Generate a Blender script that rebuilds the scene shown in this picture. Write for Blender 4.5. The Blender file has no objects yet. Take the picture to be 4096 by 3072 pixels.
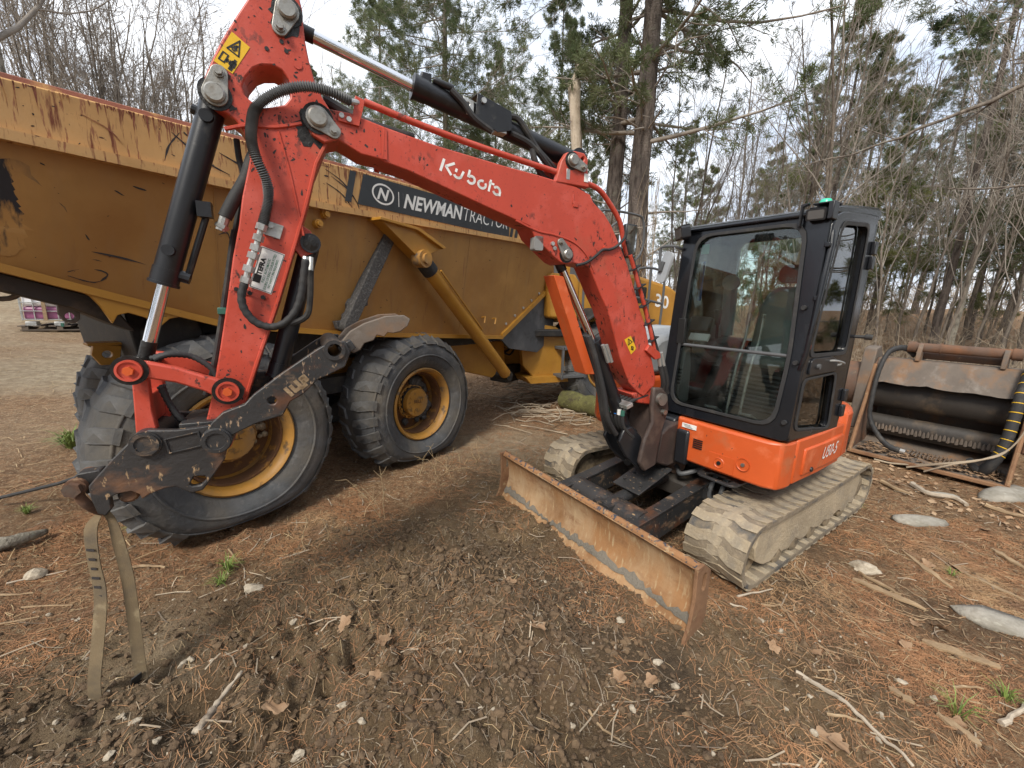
import bpy, bmesh, math, random
import numpy as np
from mathutils import Matrix, Vector, noise as mnoise
from mathutils.geometry import tessellate_polygon, delaunay_2d_cdt
R = math.radians
S = bpy.context.scene
COL = S.collection

# ------------------------------------------------------------------ camera
cam_d = bpy.data.cameras.new('camera'); cam = bpy.data.objects.new('camera', cam_d); COL.objects.link(cam)
cam_d.sensor_width = 36; cam_d.lens = 14.11; cam_d.clip_start = .05; cam_d.clip_end = 2000
cam.matrix_world = Matrix.Translation((0, 0, 1.813)) @ Matrix.Rotation(R(90 - 11.35), 4, 'X') @ Matrix.Rotation(R(1.995), 4, 'Z')
S.camera = cam
# ------------------------------------------------------------------ sky (bright overcast)
SUN_EL, SUN_AZ = R(44), R(205)     # azimuth clockwise from +Y
w = bpy.data.worlds.new('World'); S.world = w; w.use_nodes = True
nt = w.node_tree; nt.nodes.clear()
wo = nt.nodes.new('ShaderNodeOutputWorld'); bg = nt.nodes.new('ShaderNodeBackground'); sky = nt.nodes.new('ShaderNodeTexSky')
sky.sky_type = 'NISHITA'; sky.sun_disc = False; sky.sun_elevation = SUN_EL; sky.sun_rotation = SUN_AZ
tc = nt.nodes.new('ShaderNodeTexCoord'); mp = nt.nodes.new('ShaderNodeMapping'); mp.inputs['Scale'].default_value = (1, 1, 2.2)
nz = nt.nodes.new('ShaderNodeTexNoise'); nz.inputs['Scale'].default_value = 2.6; nz.inputs['Detail'].default_value = 5; nz.inputs['Roughness'].default_value = .55
rp = nt.nodes.new('ShaderNodeValToRGB')
rp.color_ramp.elements[0].position = .36; rp.color_ramp.elements[0].color = (4.6, 5.25, 6.4, 1)
rp.color_ramp.elements[1].position = .60; rp.color_ramp.elements[1].color = (7.6, 7.8, 8.1, 1)
mx = nt.nodes.new('ShaderNodeMix'); mx.data_type = 'RGBA'; mx.inputs[0].default_value = .93
nt.links.new(tc.outputs['Generated'], mp.inputs[0]); nt.links.new(mp.outputs[0], nz.inputs['Vector'])
nt.links.new(nz.outputs[0], rp.inputs[0]); nt.links.new(sky.outputs[0], mx.inputs[6]); nt.links.new(rp.outputs[0], mx.inputs[7])
nt.links.new(mx.outputs[2], bg.inputs[0]); bg.inputs[1].default_value = .10; nt.links.new(bg.outputs[0], wo.inputs[0])
sd = bpy.data.lights.new('sun', 'SUN'); sd.energy = 2.1; sd.angle = R(15); sd.color = (1, .93, .82)
sun = bpy.data.objects.new('sun', sd); COL.objects.link(sun)
dirv = Vector((math.sin(SUN_AZ) * math.cos(SUN_EL), math.cos(SUN_AZ) * math.cos(SUN_EL), math.sin(SUN_EL)))
sun.rotation_euler = dirv.to_track_quat('Z', 'Y').to_euler()
S.view_settings.view_transform = 'Standard'; S.view_settings.look = 'None'; S.view_settings.gamma = 1
S.view_settings.exposure = .90
try: S.view_settings.use_curve_mapping = False
except Exception: pass
S.render.resolution_x = 1024; S.render.resolution_y = 768
try:
    S.cycles.max_bounces = 6; S.cycles.diffuse_bounces = 3; S.cycles.glossy_bounces = 3; S.cycles.transparent_max_bounces = 16
except Exception: pass

# ------------------------------------------------------------------ materials
def mk(name, c, r=.6, m=0, layers=(), bump=None, spec=.5, coat=0, var=.25, vsc=3.):
    """layers: (colour, scale, lo, hi, stretch, rough) laid one over the other by noise masks"""
    mt = bpy.data.materials.new(name); mt.use_nodes = True; n = mt.node_tree; n.nodes.clear()
    out = n.nodes.new('ShaderNodeOutputMaterial'); b = n.nodes.new('ShaderNodeBsdfPrincipled')
    n.links.new(b.outputs[0], out.inputs[0]); tx = n.nodes.new('ShaderNodeTexCoord')
    b.inputs['Metallic'].default_value = m; b.inputs['Specular IOR Level'].default_value = spec
    if coat: b.inputs['Coat Weight'].default_value = coat; b.inputs['Coat Roughness'].default_value = .15
    def noise(sc, st=(1, 1, 1), det=6, ro=.6, off=0):
        mp = n.nodes.new('ShaderNodeMapping'); mp.inputs['Scale'].default_value = st; mp.inputs['Location'].default_value = (off, off * .7, off * 1.3)
        z = n.nodes.new('ShaderNodeTexNoise'); z.inputs['Scale'].default_value = sc; z.inputs['Detail'].default_value = det; z.inputs['Roughness'].default_value = ro
        n.links.new(tx.outputs['Object'], mp.inputs[0]); n.links.new(mp.outputs[0], z.inputs['Vector']); return z.outputs[0]
    def mr(sock, a, bb, c0=0., c1=1.):
        q = n.nodes.new('ShaderNodeMapRange'); q.inputs[1].default_value = a; q.inputs[2].default_value = bb; q.inputs[3].default_value = c0; q.inputs[4].default_value = c1
        n.links.new(sock, q.inputs[0]); return q.outputs[0]
    def mix(f, a, bb, typ='RGBA'):
        q = n.nodes.new('ShaderNodeMix'); q.data_type = typ
        i = (0, 6, 7) if typ == 'RGBA' else (0, 2, 3)
        for k, v in zip(i, (f, a, bb)):
            if hasattr(v, 'links') or hasattr(v, 'is_linked'): n.links.new(v, q.inputs[k])
            elif isinstance(v, (int, float)): q.inputs[k].default_value = v
            else: q.inputs[k].default_value = (*v, 1)
        return q.outputs[2 if typ == 'RGBA' else 0]
    v0 = mr(noise(vsc, off=3.1), .3, .7)
    col = mix(v0, tuple(x * (1 - var) for x in c), tuple(min(1, x * (1 + var)) for x in c))
    rg = None; rv = r; H = None
    for i, L in enumerate(layers):
        cc, sc, lo, hi = L[:4]; st = L[4] if len(L) > 4 else (1, 1, 1); rr = L[5] if len(L) > 5 else None
        mk_ = mr(noise(sc, st, off=i * 7.3 + 1), lo, hi)
        if len(L) > 6:
            mm = n.nodes.new('ShaderNodeMath'); mm.operation = 'MULTIPLY'; n.links.new(mk_, mm.inputs[0]); n.links.new(mr(noise(L[6], off=i * 3.1 + 9, det=3), .5, .6), mm.inputs[1]); mk_ = mm.outputs[0]
        col = mix(mk_, col, cc)
        if rr is not None: rv = mix(mk_, rv, rr, 'FLOAT')
    n.links.new(col, b.inputs['Base Color'])
    if hasattr(rv, 'is_linked'): n.links.new(rv, b.inputs['Roughness'])
    else: b.inputs['Roughness'].default_value = rv
    if bump:
        bp = n.nodes.new('ShaderNodeBump'); bp.inputs['Strength'].default_value = bump[1]; bp.inputs['Distance'].default_value = bump[2] if len(bump) > 2 else .01
        n.links.new(noise(bump[0], det=8, ro=.65, off=5), bp.inputs['Height']); n.links.new(bp.outputs[0], b.inputs['Normal'])
    mt['k'] = 1
    return mt
def flat(name, c, r=.6, m=0): return mk(name, c, r, m, var=.06)
def glass(name, tint, refl=1.0, dirt=.05):
    mt = bpy.data.materials.new(name); mt.use_nodes = True; n = mt.node_tree; n.nodes.clear()
    out = n.nodes.new('ShaderNodeOutputMaterial'); t = n.nodes.new('ShaderNodeBsdfTransparent'); g = n.nodes.new('ShaderNodeBsdfGlossy')
    d = n.nodes.new('ShaderNodeBsdfDiffuse'); d.inputs[0].default_value = (.35, .36, .33, 1)
    f = n.nodes.new('ShaderNodeFresnel'); f.inputs[0].default_value = 1.5
    t.inputs[0].default_value = (*tint, 1); g.inputs['Roughness'].default_value = .01; g.inputs[0].default_value = (refl, refl, refl, 1)
    m1 = n.nodes.new('ShaderNodeMixShader'); m2 = n.nodes.new('ShaderNodeMixShader'); 
    n.links.new(f.outputs[0], m1.inputs[0]); n.links.new(t.outputs[0], m1.inputs[1]); n.links.new(g.outputs[0], m1.inputs[2])
    tx = n.nodes.new('ShaderNodeTexCoord'); z = n.nodes.new('ShaderNodeTexNoise'); z.inputs['Scale'].default_value = 6; z.inputs['Detail'].default_value = 6
    q = n.nodes.new('ShaderNodeMapRange'); q.inputs[1].default_value = .4; q.inputs[2].default_value = .8; q.inputs[4].default_value = dirt * 3
    n.links.new(tx.outputs['Object'], z.inputs['Vector']); n.links.new(z.outputs[0], q.inputs[0]); n.links.new(q.outputs[0], m2.inputs[0])
    n.links.new(m1.outputs[0], m2.inputs[1]); n.links.new(d.outputs[0], m2.inputs[2]); n.links.new(m2.outputs[0], out.inputs[0])
    return mt
MUD = (.30, .235, .15); RUST = (.22, .075, .03); DK = (.02, .018, .016)
M = {}
M['red'] = mk('red_paint', (.47, .060, .033), .42, layers=[((.60, .12, .09), 5, .5, .8), ((.05, .02, .015), 30, .56, .60, (1, 1, .6), .7, 3.5), ((.06, .03, .02), 11, .62, .66, (1.8, 1, .5), .8, 2.2), ((.30, .04, .03), 70, .60, .70), ((.28, .14, .08), 3, .58, .9, (1, 1, 1), .8), ((.04, .02, .015), 60, .68, .71)], bump=(120, .08), var=.1)
M['orange'] = mk('orange_paint', (.56, .095, .022), .38, layers=[((.74, .22, .10), 8, .58, .85), ((.06, .03, .02), 30, .68, .71, (1, 1, .5), .7), ((.30, .17, .08), 4, .60, .95, (1, 1, 1), .8)], bump=(140, .06), var=.08)
M['black'] = mk('black_paint', (.014, .015, .018), .32, layers=[((.09, .085, .075), 14, .62, .9, (1, 1, 1), .7)], bump=(160, .05))
M['cabblack'] = mk('cab_black_paint', (.010, .0115, .015), .20, layers=[((.04, .04, .042), 6, .58, .95, (1, 1, .4), .45), ((.3, .3, .3), 90, .74, .77)], bump=(40, .04), var=.1)
M['worn'] = mk('worn_black_steel', (.030, .030, .031), .45, layers=[((.20, .13, .08), 7, .56, .72, (1, 1, 2), .7), ((.33, .23, .15), 22, .62, .68, (3, 1, 1), .75), ((.10, .045, .025), 5, .58, .7)], bump=(60, .25))
M['wornrust'] = mk('worn_rusty_black_steel', (.032, .030, .030), .5, layers=[((.15, .075, .04), 4, .54, .68, (1, 1, 1.6), .75), ((.36, .24, .13), 18, .61, .67, (2.5, 1, 1), .8), ((.02, .02, .02), 9, .60, .7)], bump=(50, .35))
M['chrome'] = mk('chrome', (.75, .75, .76), .12, 1, var=.03)
M['steel'] = mk('dull_steel', (.36, .35, .32), .38, .8, layers=[((.12, .10, .08), 25, .5, .8, (1, 1, 1), .7)], bump=(90, .15))
M['galv'] = mk('galvanised', (.5, .51, .5), .4, .7, layers=[((.2, .19, .16), 14, .5, .8)], bump=(60, .1))
M['rubber'] = mk('black_rubber', (.025, .025, .026), .7, bump=(200, .15), layers=[((.10, .09, .075), 9, .55, .9)])
M['hose'] = mk('grey_hose_sleeve', (.11, .115, .118), .55, bump=(150, .1), layers=[((.03, .03, .03), 8, .5, .9)])
M['grease'] = mk('black_grease', (.008, .007, .006), .35, bump=(40, .5))
M['mudtrack'] = mk('mud_caked_rubber', (.37, .30, .205), .9, layers=[((.24, .21, .165), 5, .50, .75), ((.45, .38, .27), 22, .55, .75), ((.13, .125, .115), 30, .66, .74, (1, 1, 1), .9, 4)], bump=(35, .6, .02))
M['mudunder'] = mk('mud_on_steel', (.27, .21, .135), .9, layers=[((.04, .035, .03), 6, .5, .68), ((.32, .25, .16), 14, .55, .8)], bump=(30, .7, .02))
M['blade'] = mk('rusted_blade_face', (.30, .155, .065), .8, layers=[((.45, .33, .20), 2.6, .44, .70, (1, 1, .5), .9), ((.21, .10, .045), 5, .50, .75, (.6, 1.0, 1.8)), ((.44, .32, .18), 40, .55, .7, (1, 1, .15)), ((.05, .055, .07), 30, .70, .74)], bump=(70, .3), var=.3)
M['bladetop'] = mk('rusted_blade_chipped_paint', (.30, .15, .065), .8, layers=[((.05, .055, .07), 34, .54, .58), ((.42, .30, .17), 20, .58, .7)], bump=(70, .4))
M['belt'] = mk('muddy_belt_gap_shade', (.21, .17, .12), .9, layers=[((.08, .08, .08), 7, .5, .66), ((.36, .29, .2), 14, .55, .75)], bump=(40, .5, .02))  # muddy rubber, toned darker so the gaps between the lugs look shaded
M['mudstrip'] = mk('grey_dried_mud', (.18, .16, .13), .95, bump=(60, .9, .02))
M['yellow'] = mk('construction_yellow', (.42, .205, .028), .42, layers=[((.33, .14, .02), 3, .5, .8), ((.10, .06, .03), 24, .66, .72, (1, 1, 2), .8)], bump=(120, .06), var=.12)
M['binside'] = mk('bin_yellow_brown', (.39, .205, .058), .48, layers=[((.30, .14, .035), 1.2, .45, .7), ((.30, .17, .07), 2.5, .5, .8, (2.5, 1, .35)), ((.20, .09, .04), 6, .60, .72, (3, 1, .25), .7, 1.2), ((.05, .025, .015), 5, .71, .73, (1, 1, 3.5), .8), ((.09, .05, .03), 16, .70, .73, (.7, 1, 2.6))], bump=(100, .05), var=.12)
M['scuffsoft'] = mk('scuffed_bin_paint', (.39, .205, .058), .6, layers=[((.07, .055, .045), 3, .42, .66, (1.2, 1, .4), .8), ((.03, .028, .03), 9, .50, .60, (1.5, 1, .3), .85)], bump=(60, .2))
M['binrail'] = mk('bin_rail_scratched_yellow', (.53, .30, .105), .5, layers=[((.56, .34, .14), 1.5, .45, .7), ((.17, .05, .025), 10, .58, .68, (3, 1, .35), .85), ((.08, .03, .02), 7, .66, .69, (1, 1, 2.2), .85), ((.30, .12, .05), 30, .58, .66, (2, 1, .3))], bump=(90, .1), var=.15)
M['binrust'] = mk('rusty_bin_lip', (.22, .07, .04), .85, layers=[((.42, .22, .08), 9, .52, .66)], bump=(60, .4))
M['scuff'] = mk('dark_scuff_mark', (.035, .03, .03), .9, bump=(60, .3))
M['concrete'] = mk('dried_asphalt_grit', (.085, .082, .08), .95, layers=[((.17, .165, .155), 40, .5, .7)], bump=(70, 1, .02))
M['tyre'] = mk('worn_tyre_rubber', (.055, .057, .060), .75, layers=[((.175, .15, .115), 2.2, .42, .80, (1, 1, 1), .9), ((.13, .135, .14), 3, .46, .75), ((.19, .18, .17), 11, .58, .78, (1, 1, 1), .85)], bump=(22, .5, .015))
M['rim'] = mk('yellow_wheel_rim', (.44, .215, .035), .5, layers=[((.25, .16, .08), 3, .45, .75), ((.13, .075, .03), 9, .56, .66), ((.10, .09, .08), 4, .60, .7)], bump=(60, .2))
M['rimdark'] = mk('rusty_rim_seat', (.13, .06, .025), .7, layers=[((.4, .19, .03), 10, .55, .7)], bump=(50, .3))
M['dark'] = mk('dark_machinery', (.018, .017, .016), .6, layers=[((.07, .055, .04), 8, .5, .8)], bump=(30, .4))
M['guardgrey'] = mk('scuffed_grey_rubber_guard', (.075, .078, .082), .6, layers=[((.15, .15, .15), 3, .5, .8), ((.03, .03, .03), 8, .55, .8)], bump=(30, .15))
M['stickerblk'] = mk('black_decal', (.028, .032, .036), .45, layers=[((.40, .19, .05), 6, .70, .72), ((.1, .1, .1), 20, .62, .75, (1, 1, .4))])
M['white'] = mk('white_print', (.75, .75, .72), .5, layers=[((.25, .22, .19), 45, .64, .7)], var=.05)
M['cleanwhite'] = flat('white_decal', (.8, .8, .78), .4)
M['whitegrn'] = flat('green_print', (.05, .22, .13), .5)
M['warny'] = mk('yellow_decal', (.75, .46, .02), .4, layers=[((.35, .24, .05), 30, .6, .75)], var=.05)
M['ink'] = flat('black_print', (.012, .012, .012), .5)
M['glass'] = glass('cab_glass', (.90, .96, .94), dirt=.02); M['glassd'] = glass('tinted_door_glass', (.80, .87, .84), dirt=.02)
M['mirror'] = mk('mirror_glass', (.7, .72, .74), .03, 1, var=.02)
M['mirrback'] = mk('mirror_back_grey', (.33, .35, .37), .5, layers=[((.5, .5, .5), 4, .5, .8)])
M['plastic'] = flat('grey_plastic', (.085, .088, .092), .55); M['plasticl'] = flat('pale_grey_plastic', (.24, .24, .235), .5)
M['seat'] = mk('grey_green_seat_vinyl', (.17, .205, .19), .5, bump=(80, .2))
M['floormat'] = flat('rubber_mat', (.05, .05, .048), .7)
M['lens'] = flat('lamp_lens', (.10, .10, .10), .12); M['beacon'] = flat('green_lamp', (.05, .55, .36), .25)
M['rusty'] = mk('rusty_steel', (.12, .072, .05), .8, layers=[((.19, .085, .04), 5, .48, .68), ((.10, .085, .07), 8, .55, .75), ((.28, .19, .11), 18, .66, .76)], bump=(45, .4), var=.3)
M['rustyd'] = mk('grey_brown_rusty_sheet', (.13, .105, .085), .75, layers=[((.22, .12, .06), 4, .52, .7), ((.24, .21, .18), 7, .58, .8)], bump=(40, .3), var=.3)
M['rustedge'] = mk('bright_rust_edge', (.23, .125, .065), .85, layers=[((.15, .07, .035), 9, .5, .7), ((.36, .26, .14), 16, .60, .74)], bump=(60, .4))
M['belly'] = mk('oily_dark_steel', (.035, .03, .026), .6, layers=[((.13, .09, .055), 5, .52, .75)], bump=(25, .3))
M['strap'] = mk('webbing_strap', (.19, .14, .08), .9, layers=[((.07, .06, .05), 4, .50, .72), ((.44, .36, .22), 9, .55, .8)], bump=(240, .4))
M['wood'] = mk('weathered_wood', (.34, .24, .14), .85, layers=[((.18, .115, .065), 6, .45, .7, (1, 1, 8)), ((.45, .34, .21), 12, .55, .75, (1, 1, 8))], bump=(60, .5))
M['greywood'] = mk('bleached_wood', (.42, .355, .275), .85, layers=[((.27, .21, .15), 14, .5, .75, (1, 1, .2)), ((.16, .12, .09), 5, .62, .72)], bump=(60, .5))
M['moss'] = mk('mossy_log_bark', (.11, .105, .035), .95, layers=[((.05, .038, .025), 6, .5, .68), ((.19, .19, .06), 12, .52, .75)], bump=(40, .8, .03))
M['stone'] = mk('pale_stone', (.40, .345, .265), .9, layers=[((.22, .18, .13), 25, .45, .7), ((.50, .45, .37), 60, .55, .8)], bump=(60, .4), var=.3, vsc=1)
M['rock'] = mk('grey_bedrock', (.33, .305, .26), .9, layers=[((.20, .18, .14), 7, .45, .7), ((.45, .43, .36), 18, .58, .75)], bump=(30, .6, .02))
M['bark'] = mk('grey_brown_bark', (.22, .185, .15), .95, layers=[((.10, .08, .065), 16, .45, .65, (1, 1, .25)), ((.27, .26, .21), 7, .58, .75)], bump=(40, .8, .04))
M['barkp'] = mk('pine_bark', (.17, .14, .12), .95, layers=[((.07, .055, .046), 14, .45, .62, (1, 1, .2)), ((.20, .19, .15), 6, .58, .75)], bump=(30, 1, .05))
M['barkl'] = mk('lichened_bark', (.30, .275, .225), .95, layers=[((.09, .075, .06), 12, .5, .68, (1, 1, .5)), ((.38, .37, .30), 9, .58, .7)], bump=(40, .8, .03))
M['twig'] = mk('twig_bark', (.27, .235, .20), .95, layers=[((.38, .35, .31), 1.5, .5, .75)])
M['brush'] = mk('dry_brush_stems', (.38, .31, .225), .95, layers=[((.17, .125, .09), 2, .45, .7), ((.42, .36, .27), 4, .6, .8)])
M['needles'] = mk('pine_needles_green', (.10, .125, .065), .6, layers=[((.15, .17, .085), .9, .45, .7), ((.05, .075, .042), 2.5, .55, .75)], var=.35)
M['needlesy'] = mk('pine_needles_yellow_green', (.17, .19, .075), .6, layers=[((.10, .13, .06), 1.2, .5, .7)], var=.3)
M['deadneedle'] = mk('fallen_pine_needles', (.35, .175, .082), .8, layers=[((.46, .31, .165), 1.5, .5, .7), ((.22, .12, .07), 4, .5, .75)], var=.3)
M['straw'] = mk('dry_grass_straw', (.38, .28, .155), .85, layers=[((.36, .25, .14), 2, .45, .7)], var=.3)
M['grass'] = mk('fresh_grass_blades', (.16, .22, .05), .6, layers=[((.34, .30, .12), 3, .55, .75)], var=.3)
M['leaf'] = mk('dry_oak_leaf', (.26, .16, .09), .75, layers=[((.38, .26, .16), 6, .45, .7)], bump=(40, .5), var=.2)
M['litter'] = mk('brown_leaf_litter', (.30, .19, .11), .9, layers=[((.42, .30, .19), 1.5, .45, .7), ((.17, .10, .06), 3, .5, .7)], var=.3)
M['clod'] = mk('soil_clods', (.155, .102, .058), .95, layers=[((.09, .058, .034), 4, .45, .7), ((.25, .175, .10), 9, .58, .75)], bump=(80, .7, .02), var=.3)
M['tank'] = mk('translucent_white_plastic', (.82, .82, .84), .35, var=.04); M['pink'] = mk('purple_liquid_in_tank', (.30, .10, .20), .35, var=.1)
M['pallet'] = mk('grey_pallet_wood', (.14, .11, .085), .9, bump=(40, .4)); M['redplastic'] = flat('red_plastic', (.5, .05, .03), .5)
M['brown'] = mk('brown_cast_steel', (.055, .038, .033), .55, layers=[((.10, .07, .055), 10, .5, .75)], bump=(60, .25))
M['green'] = flat('green_clip', (.03, .12, .09), .5); M['tape'] = flat('blue_tape', (.02, .16, .55), .5)
M['shelterred'] = flat('red_light', (.5, .03, .02), .4)
def leafmat(name, c1, c2, sc):
    mt = bpy.data.materials.new(name); mt.use_nodes = True; n = mt.node_tree; n.nodes.clear(); out = n.nodes.new('ShaderNodeOutputMaterial')
    tx = n.nodes.new('ShaderNodeTexCoord'); z = n.nodes.new('ShaderNodeTexNoise'); z.inputs['Scale'].default_value = sc; z.inputs['Detail'].default_value = 4; n.links.new(tx.outputs['Object'], z.inputs['Vector'])
    rp = n.nodes.new('ShaderNodeValToRGB'); rp.color_ramp.elements[0].position = .38; rp.color_ramp.elements[0].color = (*c1, 1); rp.color_ramp.elements[1].position = .64; rp.color_ramp.elements[1].color = (*c2, 1); n.links.new(z.outputs[0], rp.inputs[0])
    d = n.nodes.new('ShaderNodeBsdfDiffuse'); t = n.nodes.new('ShaderNodeBsdfTranslucent'); m = n.nodes.new('ShaderNodeMixShader'); m.inputs[0].default_value = .4
    for q in (d, t): n.links.new(rp.outputs[0], q.inputs[0])
    n.links.new(d.outputs[0], m.inputs[1]); n.links.new(t.outputs[0], m.inputs[2]); n.links.new(m.outputs[0], out.inputs[0]); return mt
M['needles'] = leafmat('green_pine_needles', (.10, .13, .065), (.22, .245, .135), 1.1); M['needlesy'] = leafmat('yellow_green_pine_needles', (.13, .16, .065), (.27, .28, .12), 1.3)
def ground_mat():
    mt = bpy.data.materials.new('forest_dirt'); mt.use_nodes = True; n = mt.node_tree; n.nodes.clear()
    out = n.nodes.new('ShaderNodeOutputMaterial'); b = n.nodes.new('ShaderNodeBsdfPrincipled'); n.links.new(b.outputs[0], out.inputs[0])
    g = n.nodes.new('ShaderNodeNewGeometry'); at = n.nodes.new('ShaderNodeAttribute'); at.attribute_name = 'cover'
    def nz(sc, det=8, ro=.65):
        z = n.nodes.new('ShaderNodeTexNoise'); z.inputs['Scale'].default_value = sc; z.inputs['Detail'].default_value = det; z.inputs['Roughness'].default_value = ro
        n.links.new(g.outputs['Position'], z.inputs['Vector']); return z.outputs[0]
    def rng(s, a, c, lo=0, hi=1):
        q = n.nodes.new('ShaderNodeMapRange'); q.inputs[1].default_value = a; q.inputs[2].default_value = c; q.inputs[3].default_value = lo; q.inputs[4].default_value = hi; n.links.new(s, q.inputs[0]); return q.outputs[0]
    def mix(f, a, c):
        q = n.nodes.new('ShaderNodeMix'); q.data_type = 'RGBA'
        n.links.new(f, q.inputs[0])
        for k, v in ((6, a), (7, c)):
            if hasattr(v, 'is_linked'): n.links.new(v, q.inputs[k])
            else: q.inputs[k].default_value = (*v, 1)
        return q.outputs[2]
    c = mix(rng(nz(1.3), .35, .68), (.125, .080, .043), (.27, .188, .106))
    c = mix(rng(nz(7), .55, .72), c, (.34, .265, .175))
    c = mix(rng(nz(28), .56, .66), c, (.075, .050, .030))
    c = mix(rng(nz(90), .60, .66), c, (.44, .36, .25))
    sep = n.nodes.new('ShaderNodeSeparateColor'); n.links.new(at.outputs['Color'], sep.inputs[0])
    lit = mix(rng(nz(14), .40, .64), (.19, .105, .055), (.36, .215, .115)); lit = mix(rng(nz(45), .52, .66), lit, (.48, .37, .23))
    pale = mix(rng(nz(9), .4, .66), (.30, .23, .15), (.47, .38, .26))
    c = mix(sep.outputs[0], c, lit); c = mix(sep.outputs[1], c, pale)
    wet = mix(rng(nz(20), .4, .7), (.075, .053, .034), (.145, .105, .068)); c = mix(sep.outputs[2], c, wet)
    n.links.new(c, b.inputs['Base Color']); b.inputs['Roughness'].default_value = .92; b.inputs['Specular IOR Level'].default_value = .25
    bp = n.nodes.new('ShaderNodeBump'); bp.inputs['Strength'].default_value = 1.0; bp.inputs['Distance'].default_value = .03
    a1 = n.nodes.new('ShaderNodeMath'); a1.operation = 'ADD'; n.links.new(nz(40), a1.inputs[0]); n.links.new(nz(130), a1.inputs[1])
    n.links.new(a1.outputs[0], bp.inputs['Height']); n.links.new(bp.outputs[0], b.inputs['Normal'])
    return mt
M['ground'] = ground_mat()

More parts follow.
